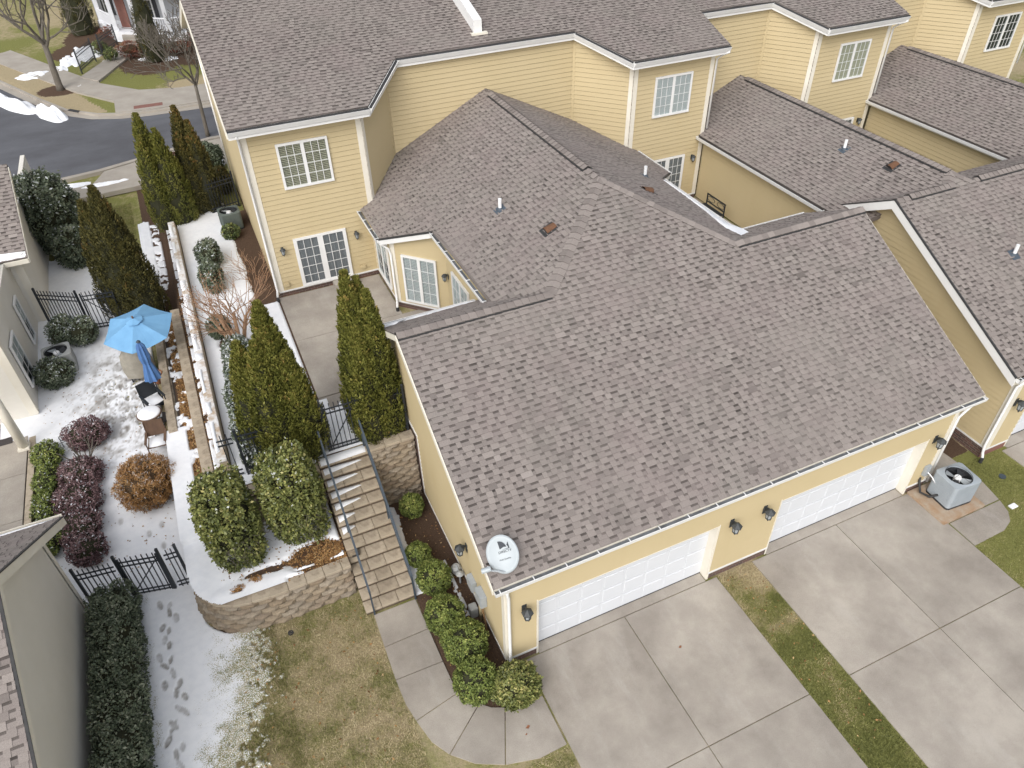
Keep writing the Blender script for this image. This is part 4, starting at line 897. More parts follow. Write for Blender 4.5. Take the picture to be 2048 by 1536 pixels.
def block_wall(label, path, z0, z1, h=.15, w=.42, d=.26, batter=.02, cap=True, body=True, capdepth=.32, z_of=None, name='block_wall'):
    """path: plan polyline with the exposed face on its right-hand side"""
    P = [np.array(p, float) for p in path]
    T = thing(name, label, 'wall', (*P[0], z0))
    seg = [np.linalg.norm(P[i+1]-P[i]) for i in range(len(P)-1)]; tot = sum(seg)
    def at(s_):
        s_ = min(max(s_, 0), tot-1e-6)
        for i, L in enumerate(seg):
            if s_ <= L: t_ = (P[i+1]-P[i])/L; return P[i]+t_*s_, t_
            s_ -= L
        return P[-1], (P[-1]-P[-2])/seg[-1]
    nc = max(1, int(round((z1-z0)/h))); hh = (z1-z0)/nc
    if body:
        mb = MB(); q = [at(tot*i/40) for i in range(41)]
        for (a, ta), (b_, tb) in zip(q[:-1], q[1:]):
            na, nb_ = np.array([-ta[1], ta[0]]), np.array([-tb[1], tb[0]]); o1 = .10+batter*nc
            A, B, C1, C2 = a+na*o1, b_+nb_*o1, b_+nb_*(o1+.2), a+na*(o1+.2)
            mb.hexa([(*A, z0-.1), (*B, z0-.1), (*C1, z0-.1), (*C2, z0-.1), (*A, z1-.01), (*B, z1-.01), (*C1, z1-.01), (*C2, z1-.01)])
        mb.build('wall_core', 'joint', T)
    for k in range(nc):
        s_ = -(w/2 if k % 2 else 0)+.0
        while s_ < tot-.05:
            a0, a1 = max(s_, 0), min(s_+w, tot)
            if a1-a0 > .08:
                p, t_ = at((a0+a1)/2); n_ = np.array([-t_[1], t_[0]]); ww = a1-a0
                me = block_mesh(ww, round(hh, 3), d, random.randrange(5)); o = p+n_*(batter*k)
                place('wall_block', me, T, basis((*o, z0+k*hh), (*t_, 0), (*n_, 0), (0, 0, 1)))
            s_ += w
    if cap:
        s_ = 0
        while s_ < tot-.05:
            a1 = min(s_+.45, tot); p, t_ = at((s_+a1)/2); n_ = np.array([-t_[1], t_[0]]); o = p+n_*(batter*nc-.05)
            place('cap_block', block_mesh(a1-s_, .09, capdepth, 0, True, 'tread'), T, basis((*o, z1-.001), (*t_, 0), (*n_, 0), (0, 0, 1))); s_ = a1
    return T
def arc(c, r, a0, a1, n=7): return [(c[0]+r*math.cos(math.radians(a0+(a1-a0)*i/n)), c[1]+r*math.sin(math.radians(a0+(a1-a0)*i/n))) for i in range(n+1)]
crv = [(-6.50, 10.4), (-6.50, 5.2)]+arc((-5.15, 4.85), 1.36, 182, 262, 10)+[(-4.6, 3.44), (-2.72, 3.50)]
block_wall('curved tan block retaining wall around the big hollies, above the lawn', crv, -.03, .93)
block_wall('tan block wall between stair rail and garage brick', [(-1.36, 5.98), (-.08, 5.98)], -.03, 2.18, batter=.006)
block_wall('upper block wall half hidden behind the two big hollies', [(-5.0, 5.92), (-2.72, 5.92)], .90, 2.15, batter=.008)
# low terrace walls: tops seen as long brown strips
block_wall('lower brown terrace cap wall beside snowy patio furniture', [(-6.40, 28.5), (-6.40, 17.0), (-6.38, 10.4)], .55, 1.14, cap=True, capdepth=.26, batter=.0, h=.2)
block_wall('upper brown terrace cap wall next to stucco wall', [(-5.68, 16.5), (-5.60, 7.6), (-5.58, 6.2)], 1.1, 1.58, cap=True, capdepth=.30, batter=0, h=.24)
# steps: 13 risers
NST, SY0, SY1 = 13, 2.68, 6.28
st = thing('stairs', 'tan block stairs with snow wedges climbing to the iron gate', 'stairs', (-2.0, 2.68, 0))
rise = 2.26/NST; run = (SY1-SY0)/NST
for k in range(NST):
    y0 = SY0+k*run; z1_ = (k+1)*rise
    MB().box(-2.70, -1.40, y0+.05, SY1+.02 if k == NST-1 else y0+run+.06, max(-.05, z1_-.6), z1_-.07).build('riser', 'riser', st)
    cuts = [-2.72, -2.30+.05*(k % 3), -1.86+.06*((k*2) % 3), -1.40]
    for a, b_ in zip(cuts[:-1], cuts[1:]):
        w_ = b_-a; place('tread_block', block_mesh(w_, .075, run+.05, k % 3, True, 'tread'), st, Matrix.Translation(((a+b_)/2, y0+.0, z1_-.072)))
# side cheek to the left of the steps
block_wall('stepped block cheek along the left side of stairs', [(-2.84, 3.9), (-2.84, 5.9)][::-1], .0, .96, name='stair_cheek', cap=False)

# stucco wall on the upper terrace
sw = thing('stucco_wall', 'long tan stucco garden wall with patchy snow on top', 'wall', (-5.0, 14, 1.5))
MB().box(-5.06, -4.84, 6.9, 21.3, 1.4, 2.62).build('wall_body', 'stucco', sw, bevel=.01)
MB().box(-5.10, -4.86, 6.88, 21.32, 2.622, 2.68).build('coping', 'coping', sw, bevel=.012)

# ------------------------------------------------------------------ street, kerbs, sidewalks at the back
def strip(name, poly, z, mat, th=.06, kind='structure'):
    return tag(MB().prism([(x, y, z-th) for x, y in poly], (0, 0, th)).build(name, mat), kind=kind)
farc = [(60, 36.9), (3, 36.8), (-1.75, 36.6), (-4.8, 36.75), (-6.3, 37.0), (-7.6, 37.6), (-9.15, 39.1), (-10.6, 41.8), (-12.8, 46.3), (-18, 57)]
nearc = [(60, 31.6), (3, 31.4), (-2.4, 31.3), (-5.7, 30.2), (-7.6, 29.6), (-10.3, 29.2), (-16, 28.6), (-60, 27)]
strip('street', nearc[::-1][::-1]+[(-60, 60), (-18, 57)]+farc[::-1][1:], 1.93, 'asphalt', .05)
def ribbon(name, line, w, z0, z1, mat, side=1):
    mb = MB(); L = [np.array(p, float) for p in line]; O = []
    for i, p in enumerate(L):
        t_ = L[min(i+1, len(L)-1)]-L[max(i-1, 0)]; t_ /= np.linalg.norm(t_); O.append(p+np.array([-t_[1], t_[0]])*w*side)
    for i in range(len(L)-1): mb.hexa([(*L[i], z0), (*L[i+1], z0), (*O[i+1], z0), (*O[i], z0), (*L[i], z1), (*L[i+1], z1), (*O[i+1], z1), (*O[i], z1)])
    return tag(mb.build(name, mat), kind='structure'), O
ribbon('gutter_pan', farc, .42, 1.80, 1.945, 'concrete', 1); _, fo_ = ribbon('kerb', farc, .16, 1.82, 2.06, 'concrete', -1)
ribbon('gutter_pan', nearc, .40, 1.80, 1.945, 'concrete', -1); ribbon('kerb', nearc, .16, 1.82, 2.05, 'concrete', 1)
strip('sidewalk', [(-4.9, 36.95), (-1.2, 36.85), (-1.6, 38.4), (4, 38.5), (4, 40.0), (-3.0, 39.9), (-5.2, 40.6), (-7.2, 42.9), (-10.2, 48.6), (-13.5, 55), (-15.2, 54.2), (-11.7, 47.7), (-8.6, 42.0), (-6.6, 39.2), (-6.6, 37.3)], 2.09, 'concrete', .2)
strip('sidewalk', [(-5.0, 30.2), (-2.6, 31.0), (6, 31.1), (6, 26.6), (-2.3, 26.5), (-5.2, 27.2), (-6.2, 27.0), (-14, 26.4), (-14, 27.8), (-7.9, 28.2), (-7.4, 29.4)], 2.03, 'concrete', .2)
for cx, cy, w_, d_, a_ in ((-4.9, 37.55, 1.5, .5, -.05), (-4.1, 30.1, 1.6, .45, .3)):
    o = MB().box(-w_/2, w_/2, -d_/2, d_/2, 0, .006).build('tactile_paving', 'brick_red'); o.location = (cx, cy, 2.091 if cy > 35 else 2.031); o.rotation_euler.z = a_; tag(o, kind='structure')
strip('entry_path', [(-8.3, 44.6), (-7.3, 43.3), (-5.2, 48.0), (-4.9, 50.2), (-5.9, 50.4), (-6.4, 48.4)], 2.14, 'concrete', .15)
# ------------------------------------------------------------------ neighbour buildings on the left
N = House(thing('neighbor_garage', 'grey beige garage with shingled gable roof at lower left corner', 'garage', (-11, 2, 0)))
nS = .69; nY, nZ = 2.15, 5.88; zN = lambda y: nZ-nS*abs(y-nY); kN = math.sqrt(1+nS*nS); nx0, nx1 = -15.5, -8.6; ne0, ne1 = -1.9, 6.12
N.roof('roof', [(nx0, 0), (nx1, 0), (nx1, (nY-ne0)*kN), (nx0, (nY-ne0)*kN)], (0, ne0, zN(ne0)), Xv, np.array([0, 1, nS])/kN, 61)
N.roof('back_roof', [(nx0, 0), (nx1, 0), (nx1, (ne1-nY)*kN), (nx0, (ne1-nY)*kN)], (0, ne1, zN(ne1)), Xv, np.array([0, -1, nS])/kN, 62)
N.wall('gable_wall', [(ne0+.4, -.1), (5.72, -.1), (5.72, zN(5.72)-.2), (nY, zN(nY)-.2), (ne0+.4, zN(ne0+.4)-.2)], (-9.06, 0, 0), Yv, Xv, mat='siding_grey', boards=False)
N.wall('end_wall', [(-15, -.1), (-9.06, -.1), (-9.06, zN(5.72)-.2), (-15, zN(5.72)-.2)], (0, 5.72, 0), Xv, Yv, mat='siding_grey', boards=False)
N.wall('end_wall', [(-15, -.1), (-9.06, -.1), (-9.06, zN(ne0+.4)-.2), (-15, zN(ne0+.4)-.2)], (0, ne0+.4, 0), Xv, -Yv, mat='siding_grey', boards=False)
N.board('corner_board', (-9.06, 5.60, -.05), (-9.06, 5.60, zN(5.72)-.2), Yv, .13, Xv, .025)
for y0, y1 in ((ne0, nY), (nY, ne1)):
    MB().hexa([(nx1, y0, zN(y0)-.25), (nx1, y1, zN(y1)-.25), (nx1+.04, y1, zN(y1)-.25), (nx1+.04, y0, zN(y0)-.25), (nx1, y0, zN(y0)-.02), (nx1, y1, zN(y1)-.02), (nx1+.04, y1, zN(y1)-.02), (nx1+.04, y0, zN(y0)-.02)]).build('rake_board', 'trim', N.root)
    MB().hexa([(-9.06, y0, zN(y0)-.26), (-9.06, y1, zN(y1)-.26), (nx1, y1, zN(y1)-.26), (nx1, y0, zN(y0)-.26), (-9.06, y0, zN(y0)-.19), (-9.06, y1, zN(y1)-.19), (nx1, y1, zN(y1)-.19), (nx1, y0, zN(y0)-.19)]).build('soffit', 'trim', N.root)
    MB().hexa([(nx1+.002, y0, zN(y0)-.018), (nx1+.002, y1, zN(y1)-.018), (nx1+.055, y1, zN(y1)-.018), (nx1+.055, y0, zN(y0)-.018), (nx1+.002, y0, zN(y0)+.012), (nx1+.002, y1, zN(y1)+.012), (nx1+.055, y1, zN(y1)+.012), (nx1+.055, y0, zN(y0)+.012)]).build('drip_edge_or_shadow_line', 'black_strip', N.root)
N.gutter((nx0, ne1+.005, zN(ne1)-.02), (nx1, ne1+.005, zN(ne1)-.02), Yv, hang=0, mat='trim')
N.finish()
B2 = House(thing('neighbor_house', 'grey beige lap sided house with white windows at left edge', 'house', (-11.5, 18, 1)))
def grey(*a, **k): return B2.wall(*a, mat='siding_grey', **k)
grey('side_wall', [(18.4, .9), (27, .9), (27, 4.2), (21.2, 4.2), (18.4, 3.95)], (-9.80, 0, 0), Yv, Xv, boards=False)
grey('front_wall', [(-14, .9), (-9.8, .9), (-9.8, 3.95), (-14, 3.95)], (0, 18.4, 0), Xv, -Yv)
grey('side_wall', [(13.5, .5), (18.4, .5), (18.4, 3.95), (13.5, 3.95)], (-10.15, 0, 0), Yv, Xv, boards=False)
grey('front_wall', [(-14, .9), (-10.15, .9), (-10.15, 3.95), (-14, 3.95)], (0, 13.5, 0), Xv, -Yv)
for x, y, z1_ in ((-9.80, 18.4, 3.95), (-10.15, 13.5, 3.95)):
    B2.board('corner_board', (x, y, .95), (x, y, z1_), Yv, .16, Xv, .03); B2.board('corner_board', (x+.03, y, .95), (x+.03, y, z1_), -Xv, .24, -Yv, .03)
kS = math.sqrt(1+.36); 
B2.roof('shed_roof', [(-14, 0), (-9.42, 0), (-9.42, 3.3*kS), (-14, 3.3*kS)], (0, 18.0, 3.98), Xv, np.array([0, 1, .6])/kS, 71)
B2.board('fascia', (-14, 18.0, 3.80), (-9.42, 18.0, 3.80), Zv, .15, -Yv, .05, 'trim'); B2.board('rake_board', (-9.42, 18.0, 3.80), (-9.42, 21.2, 5.72), Zv, .16, Xv, .03, 'trim')
B2.wall('parapet', [(13.2, 3.95), (18.2, 3.95), (18.2, 4.15), (13.2, 4.15)], (-10.35, 0, 0), Yv, Xv, mat='trim', boards=False)
B2.window('side_window', (-10.15, 16.52, 1.58), Yv, Xv, .66, 1.60, 1, 2, 4, 'blind_white', blind_frac=.5); B2.window('side_window', (-10.15, 14.12, 1.50), Yv, Xv, .95, 1.62, 1, 2, 4, 'blind_white', blind_frac=.5)
MB().tube([(-10.5, 12.05, .86), (-10.5, 12.05, 3.4)], [.14, .12], 20).build('porch_column', 'trim', B2.root, smooth=True)
MB().box(-10.66, -10.34, 11.89, 12.21, .86, .95).build('column_base', 'trim', B2.root, bevel=.01)
MB().box(-14, -10.2, 11.85, 12.25, 3.4, 3.75).build('porch_beam', 'trim', B2.root)
B2.finish(nbd=60, nsh=200)
slab_set('porch_slab', [R_(-13, -10.42, 10.9, 13.45), R_(-13, -10.42, 9.0, 10.9), R_(-13, -10.42, 6.6, 9.0)], z0=.4, z1=.86)
tag(MB().box(-10.40, -10.22, 6.6, 13.45, .2, .85).build('brick_edging', 'tread'), kind='structure')
tag(MB().box(-11.5, -10.85, 12.45, 13.3, .862, .875).build('door_mat', 'mat_dark', bevel=.004), 'dark brown door mat lying on the left porch slab', 'mat')

# ------------------------------------------------------------------ white porch house across the street
P_ = House(thing('porch_house', 'white house with columned porch across the street at upper left', 'house', (-3, 54, 2.1)))
zp = 2.75   # porch floor level
MB().prism([(-6.9, 55.5, 2.1), (-5.9, 51.7, 2.1), (-2.5, 49.2, 2.1), (.5, 49.2, 2.1), (.5, 56, 2.1)], (0, 0, zp-2.1)).build('porch_floor', 'porch_white', P_.root)
fac = [(-6.9, 57.0), (-4.9, 53.6), (-1.9, 51.4), (1.5, 51.4)]
for (xa, ya), (xb, yb) in zip(fac[:-1], fac[1:]):
    dv = np.array([xb-xa, yb-ya, 0]); L = np.linalg.norm(dv); du = dv/L; dn = np.array([du[1], -du[0], 0]); a_ = np.array([xa, ya, 0])
    MB().prism([a_+Zv*2.2, a_+dv+Zv*2.2, a_+dv+Zv*7, a_+Zv*7], -dn*.2).build('house_wall', 'porch_wall_shaded', P_.root)
    P_.window('front_window', a_+du*(L/2-.45)+Zv*3.1, du, dn, .9, 1.8, 1, 2, 3, None)
    for s_ in (-.75, .47): q = a_+du*(L/2+s_)+Zv*3.1; MB().prism([q, q+du*.28, q+du*.28+Zv*1.8, q+Zv*1.8], dn*.05).build('shutter', 'shutter', P_.root)
cols = [(-6.6, 54.6), (-5.75, 51.9), (-4.4, 50.75), (-2.5, 49.4), (-.6, 49.4), (.4, 49.4)]
for x, y in cols:
    MB().box(x-.13, x+.13, y-.13, y+.13, zp, 5.2).build('porch_column', 'porch_white', P_.root); MB().box(x-.18, x+.18, y-.18, y+.18, zp, zp+.18).build('column_base', 'porch_white', P_.root)
for (xa, ya), (xb, yb) in ((cols[0], cols[1]), (cols[2], cols[3]), (cols[3], cols[4])):
    A, B = np.array([xa, ya, zp]), np.array([xb, yb, zp]); rl = MB().tube([A+Zv*.9, B+Zv*.9], .05, 6)
    rl.tube([A+Zv*.15, B+Zv*.15], .04, 6); part = rl.build('porch_rail', 'porch_white', P_.root); k = int(np.linalg.norm(B-A)/.16)
    me = MB().box(-.02, .02, -.02, .02, .15, .9).mesh('baluster', 'porch_white')
    for i in range(1, k): place('baluster', me, part, Matrix.Translation(tuple(A+(B-A)*i/k)))
MB().prism([(-7.1, 54.8, 5.2), (-6.0, 51.4, 5.2), (-2.6, 48.9, 5.2), (.8, 48.9, 5.2), (.8, 56, 5.2)], (0, 0, .35)).build('porch_roof', 'porch_white', P_.root)
dq = np.array([.77, -.64, 0]); MB().prism([(-5.3, 52.75, zp), (-4.75, 52.3, zp), (-4.75, 52.3, 5.0), (-5.3, 52.75, 5.0)], (-.05, -.06, 0)).build('front_door', 'brick_red', P_.root)
for k in range(3): MB().box(-5.5, -4.5, 50.5-.3*k, 51.3, 2.1, 2.6-.17*k).build('porch_step', 'concrete', P_.root)

# ------------------------------------------------------------------ iron fences and gates
PK = {}
def picket_mesh(h, r=.011, mat='dark_metal'):
    if (h, r) not in PK: PK[h, r] = MB().box(-r, r, -r, r, 0, h).mesh('picket', mat)
    return PK[h, r]
def fence(label, p0, p1, z0, z1, h=1.5, gate=False, posts=(1, 1), sp=.115, brace=False, name=None, hp=None, zpost=None):
    p0, p1 = np.array(p0, float), np.array(p1, float); d = p1-p0; L = np.linalg.norm(d); d /= L; a = math.atan2(d[1], d[0])
    T = thing(name or ('iron_gate' if gate else 'iron_fence'), label, 'gate' if gate else 'fence', (*p0, z0), None)
    P3 = lambda s_, z: np.array([*(p0+d*s_), z0+(z1-z0)*s_/L+z])
    for i, s_ in ((0, 0.0), (1, L)):
        if posts[i]: 
            q = P3(s_, -.15); o = MB().box(-.03, .03, -.03, .03, 0, (hp or h+.12)+.15).build('post', 'dark_metal', T); o.matrix_basis = Matrix.Translation(tuple(q)) @ Matrix.Rotation(a, 4, 'Z')
            o2 = MB().lathe([(.045, 0), (.045, .02), (.01, .05)], (0, 0, (hp or h+.12)+.15), 4, ph=math.pi/4).build('post_cap', 'dark_metal', o, world=False)
    nrm = np.array([-d[1], d[0], 0])
    for z in (.14, .28, h-.28, h-.12) if not gate else (.10, .22, h-.26, h-.11):
        A, B = P3(.03, z), P3(L-.03, z); MB().obox((A+B)/2, (B-A)/2, nrm*.014, Zv*.017).build('rail', 'dark_metal', T)
    k = int(L/sp); me = picket_mesh(h)
    for i in range(1, k):
        q = P3(L*i/k, .06); place('picket', me, T, Matrix.Translation(tuple(q)) @ Matrix.Rotation(a, 4, 'Z'))
    if gate:
        for s_ in (.06, L-.06): A = P3(s_, .08); MB().obox(A+Zv*(h/2-.05), np.array([*d, 0])*.022, nrm*.022, Zv*(h/2-.02)).build('gate_stile', 'dark_metal', T)
    if brace:
        A, B = (P3(.1, .2), P3(L-.1, h-.2)) if brace > 0 else (P3(.1, h-.2), P3(L-.1, .2)); MB().tube([A+nrm*.02, B+nrm*.02], .016, 6).build('brace', 'dark_metal', T)
    return T
fence('black iron gate with diagonal brace at the stair top', (-2.33, 6.42), (-1.36, 6.40), 2.25, 2.25, 1.62, True, (1, 1), brace=1, hp=1.85)
fence('black iron fence run behind the right arborvitae beside garage', (-1.30, 6.40), (-.16, 6.36), 2.25, 2.25, 1.5, posts=(0, 1))
fence('black iron fence run through hedge left of stair gate', (-4.45, 6.52), (-2.40, 6.44), 2.25, 2.25, 1.5, posts=(1, 0))
fence('short black iron fence stub against the stucco wall end', (-4.95, 6.54), (-4.52, 6.52), 2.25, 2.25, 1.5, posts=(0, 0))
fence('black iron gate with diagonal brace above snowy footprints', (-8.02, 5.84), (-7.02, 5.62), -.02, -.02, 1.5, True, (1, 1), brace=1, hp=1.65)
fence('short black iron fence between footprint gate and curved wall', (-6.95, 5.60), (-6.60, 5.56), -.02, .0, 1.5, posts=(0, 1), hp=1.65)
fence('short black iron fence between grey garage and footprint gate', (-9.0, 5.98), (-8.08, 5.86), -.02, -.02, 1.4, posts=(1, 0))
fence('black iron fence between left house and its upper gate', (-9.72, 18.0), (-8.42, 17.2), 1.2, 1.2, 1.5, posts=(1, 1))
fence('black iron gate beside tall arborvitae in the snowy yard', (-8.36, 17.17), (-7.25, 17.0), 1.2, 1.2, 1.5, True, (0, 0), brace=-1)
fence('black iron fence behind the far condenser by house wall', (-3.4, 22.1), (-2.25, 22.4), 2.2, 2.2, 1.45, posts=(0, 1))
fence('black iron fence along entry path of the porch house', (-8.2, 45.6), (-7.35, 47.8), 2.12, 2.15, 1.15, sp=.14)
fence('black iron fence on inner side of the porch house path', (-6.9, 48.6), (-5.9, 50.6), 2.12, 2.15, 1.15, sp=.14)

# ------------------------------------------------------------------ stair rails
for x, lb in ((-2.52, 'blue grey metal handrail on left side of stairs'), (-1.44, 'blue grey metal handrail on right side of stairs')):
    T = thing('handrail', lb, 'handrail', (x, 2.75, 0), 'stair handrails'); y0, y1 = 2.62, 6.30; zb = lambda y: max(0, (y-SY0)/(SY1-SY0)*2.26)
    A, B = np.array([x, y0, 1.0]), np.array([x, y1, 2.26+.98]); dr_ = (B-A)/np.linalg.norm(B-A); up_ = np.cross(np.array([1., 0, 0]), dr_)
    MB().obox((A+B)/2, (B-A)/2, Xv*.022, up_*.018).build('top_rail', 'rail_metal', T); MB().obox((A+B)/2-Zv*.42, (B-A)/2*.99, Xv*.012, up_*.012).build('mid_rail', 'rail_metal', T)
    for y in (2.66, 4.45, 6.26): z1_ = A[2]+(y-y0)/(y1-y0)*(B[2]-A[2]); MB().box(x-.02, x+.02, y-.02, y+.02, max(zb(y)-.12, -.02), z1_).build('post', 'rail_metal', T)

# ------------------------------------------------------------------ condensers
def condenser(label, loc, rz, w, d, h, mat, fan=True):
    T = thing('air_conditioner', label, 'air conditioner', loc, 'outdoor condensers', rz); r = .09; pts = []
    for sx, sy, a0 in ((1, 1, 0), (-1, 1, 90), (-1, -1, 180), (1, -1, 270)):
        for i in range(5): a = math.radians(a0+90*i/4); pts.append((sx*(w/2-r)+r*math.cos(a), sy*(d/2-r)+r*math.sin(a)))
    mb = MB(); nb = len(pts)
    for i in range(nb):
        (xa, ya), (xb, yb) = pts[i], pts[(i+1) % nb]; mb.hexa([(xa*.985, ya*.985, .03), (xb*.985, yb*.985, .03), (xb*.95, yb*.95, .03), (xa*.95, ya*.95, .03), (xa*.985, ya*.985, h-.055), (xb*.985, yb*.985, h-.055), (xb*.95, yb*.95, h-.055), (xa*.95, ya*.95, h-.055)])
    mb.build('coil_body', mat, T, world=False)
    MB().prism([(x, y, 0) for x, y in pts], (0, 0, .06)).build('base_pan', 'hvac_dark', T, world=False)
    R = min(w, d)/2*.86; n = len(pts); top = MB(); ring = [(R*math.cos(2*math.pi*i/40), R*math.sin(2*math.pi*i/40)) for i in range(40)]
    for i in range(40):   # top plate with round opening
        a0, a1 = 2*math.pi*i/40, 2*math.pi*(i+1)/40
        def edge(a):
            c, s_ = math.cos(a), math.sin(a); k = min(w/2/max(abs(c), 1e-6), d/2/max(abs(s_), 1e-6)); x, y = c*k, s_*k
            lim = math.hypot(w/2-.035, d/2-.035); m_ = math.hypot(x, y); 
            return (x*min(1, lim/m_), y*min(1, lim/m_))
        e0, e1 = edge(a0), edge(a1); i0, i1 = ring[i], ring[(i+1) % 40]
        top.hexa([(*i0, h-.05), (*e0, h-.06), (*e1, h-.06), (*i1, h-.05), (*i0, h+.012), (*e0, h-.012), (*e1, h-.012), (*i1, h+.012)])
    top.build('top_plate', mat, T, world=False)
    MB().lathe([(1e-5, h-.33), (R*.97, h-.33), (R*.99, h-.03), (R*1.0, h-.03), (R*.985, h-.34), (1e-5, h-.34)], (0, 0, 0), 32).build('fan_shroud', 'hvac_dark', T, world=False)
    hub = MB().lathe([(.0, h-.045), (.085, h-.045), (.10, h-.07), (.10, h-.22)], (0, 0, 0), 16).build('fan_hub', 'pvc', T, world=False)
    for k in range(4):
        a = math.pi/2*k+.5; c, s_ = math.cos(a), math.sin(a); f = lambda rr, t_, z: (rr*c-t_*s_, rr*s_+t_*c, z)
        bl = MB(); bl.hexa([f(.09, -.05, h-.13), f(R*.92, -.16, h-.14), f(R*.92, .12, h-.07), f(.09, .05, h-.09), f(.09, -.05, h-.12), f(R*.92, -.16, h-.13), f(R*.92, .12, h-.06), f(.09, .05, h-.08)]); bl.build('fan_blade', 'box_grey' if k % 2 else 'hvac_dark', T, world=False)
    g = MB()
    for rr in (1.0,): g.tube([(R*rr*math.cos(2*math.pi*i/28), R*rr*math.sin(2*math.pi*i/28), h+.016+.02*(1-rr)) for i in range(29)], .004, 4, cap=False)
    for k in range(4): a = math.pi/2*k+.2; g.tube([(.03*math.cos(a), .03*math.sin(a), h+.034), (R*1.03*math.cos(a), R*1.03*math.sin(a), h+.014)], .005, 4)
    g.build('fan_guard', 'dark_metal', T, world=False)
    fin = MB()
    for sx in (-1, 1):
        k = int((d-.2)/.04)
        for i in range(k): y = -d/2+.1+(d-.2)*i/(k-1); fin.box(sx*w/2*.985-.006, sx*w/2*.985+.006, y-.005, y+.005, .07, h-.1)
    for sy in (-1, 1):
        k = int((w-.2)/.04)
        for i in range(k): x = -w/2+.1+(w-.2)*i/(k-1); fin.box(x-.005, x+.005, sy*d/2*.985-.006, sy*d/2*.985+.006, .07, h-.1)
    fin.build('louver', mat, T, world=False)
    return T
tag(MB().box(12.56, 14.16, -1.34, -.03, -.05, .07).build('condenser_pad', 'rust_pad', bevel=.02), 'rust stained concrete pad under the blue grey condenser', 'pad')
condenser('blue grey condenser with open fan beside the right garage', (13.46, -.66, .07), -.07, .92, .82, .86, 'hvac_grey')
condenser('grey condenser between two shrubs in the snowy yard', (-9.36, 15.45, .98), .1, .86, .82, .82, 'hvac_old')
condenser('dark green condenser between far arborvitaes and house wall', (-2.78, 20.7, 2.24), .05, .8, .8, .72, 'hvac_green')
def conduit(name, label, pts, r, mat, cat='pipe'): return tag(MB().tube(pts, r, 8).build(name, mat, smooth=True), label, cat)
conduit('refrigerant_line', 'black insulated refrigerant line looping from condenser to wall', [(13.02, -.62, .3), (12.88, -.5, .16), (12.80, -.25, .14), (12.86, -.08, .35), (12.88, -.03, .5)], .035, 'black_strip')
conduit('electric_whip', 'white electrical whip from wall box to condenser', [(13.03, -.4, .55), (12.98, -.28, .7), (12.97, -.12, .75), (12.97, -.05, .8)], .018, 'pvc')
tag(MB().box(12.85, 13.05, -.12, -.018, .62, .98).build('disconnect_box', 'box_grey', bevel=.01), 'small grey electrical disconnect box behind the condenser', 'box')

# utility boxes on the garage side
def ubox(label, y, z, w, h, d, mat='box_grey'):
    T = thing('utility_box', label, 'box', (GX0-.02, y, z)); MB().box(-d, 0, -w/2, w/2, 0, h).build('case', mat, T, bevel=.012, world=False); MB().box(-d-.012, -d-.001, -w/2+.03, w/2-.03, .04, h-.03).build('cover', 'hvac_old', T, bevel=.004, world=False)
    return T
ubox('pale grey cable box on garage side wall near the dish', 1.22, .98, .36, .42, .17); T = ubox('open utility box with tilted lid on the garage side', 1.88, .72, .34, .36, .14)
tag(conduit('cable_bundle', 'brown cable bundle below the grey cable box', [(-.16, 1.22, .99), (-.15, 1.2, .6), (-.13, 1.14, .3), (-.15, 1.0, .02)], .022, 'copper_pipe', 'cable'))
conduit('conduit_pipe', 'tan conduit pipe beside the cable box', [(-.14, 1.38, 1.0), (-.14, 1.38, .5), (-.14, 1.38, -.02)], .05, 'siding')
tag(MB().box(-.36, -.16, 1.5, 1.72, -.02, .34).build('pedestal_box', 'hvac_old', bevel=.02), 'grey green pedestal box between boxwood and garage base', 'box')
T = thing('gas_meter', 'grey gas meter with regulator behind the boxwoods', 'meter', (-.2, 2.6, 0)); MB().tube([(-.22, 2.62, .0), (-.22, 2.62, .4), (-.22, 2.85, .45), (-.22, 2.85, .3)], .025, 8).build('pipe', 'box_grey', T); MB().lathe([(.10, 0), (.13, .04), (.13, .2), (.08, .26)], (-.22, 2.85, .18), 14).build('meter_body', 'hvac_old', T); MB().lathe([(.09, 0), (.11, .03), (.03, .1)], (-.22, 2.6, .38), 14).build('regulator', 'hvac_old', T)

# ------------------------------------------------------------------ satellite dish
sdp = np.array([.24, .55, ZF(.55)+.01]); nrm_ = np.array([-.42, -.62, .72]); nrm_ /= np.linalg.norm(nrm_)
T = thing('satellite_dish', 'pale grey oval satellite dish on lower left roof corner', 'satellite dish', tuple(sdp))
fq = fn
MB().obox(sdp+fn*.02, Xv*.09, fv*.12, fn*.012).build('foot_plate', 'dark_metal', T)
c_ = np.array([.12, .42, 3.66]); ux = np.cross(np.array([0, 0, 1.]), nrm_); ux /= np.linalg.norm(ux); uy = np.cross(nrm_, ux)
q_ = math.radians(24); ux, uy = ux*math.cos(q_)+uy*math.sin(q_), -ux*math.sin(q_)+uy*math.cos(q_)
MB().tube([sdp+fn*.03, sdp+Zv*.16, c_-nrm_*.10], .022, 10).build('mast', 'box_grey', T, smooth=True)
mb = MB(); nr, na = 6, 36
for side in (0, 1):
    b0 = len(mb.v)
    for i in range(nr+1):
        for j in range(na):
            r_ = i/nr; a = 2*math.pi*j/na; p = c_+ux*(.345*r_*math.cos(a))+uy*(.41*r_*math.sin(a))+nrm_*(.055*r_*r_-.012*side); mb.v.append(tuple(p))
    for i in range(nr):
        for j in range(na):
            j2 = (j+1) % na; mb.f.append((b0+i*na+j, b0+i*na+j2, b0+(i+1)*na+j2, b0+(i+1)*na+j)); mb.t.append(.5)
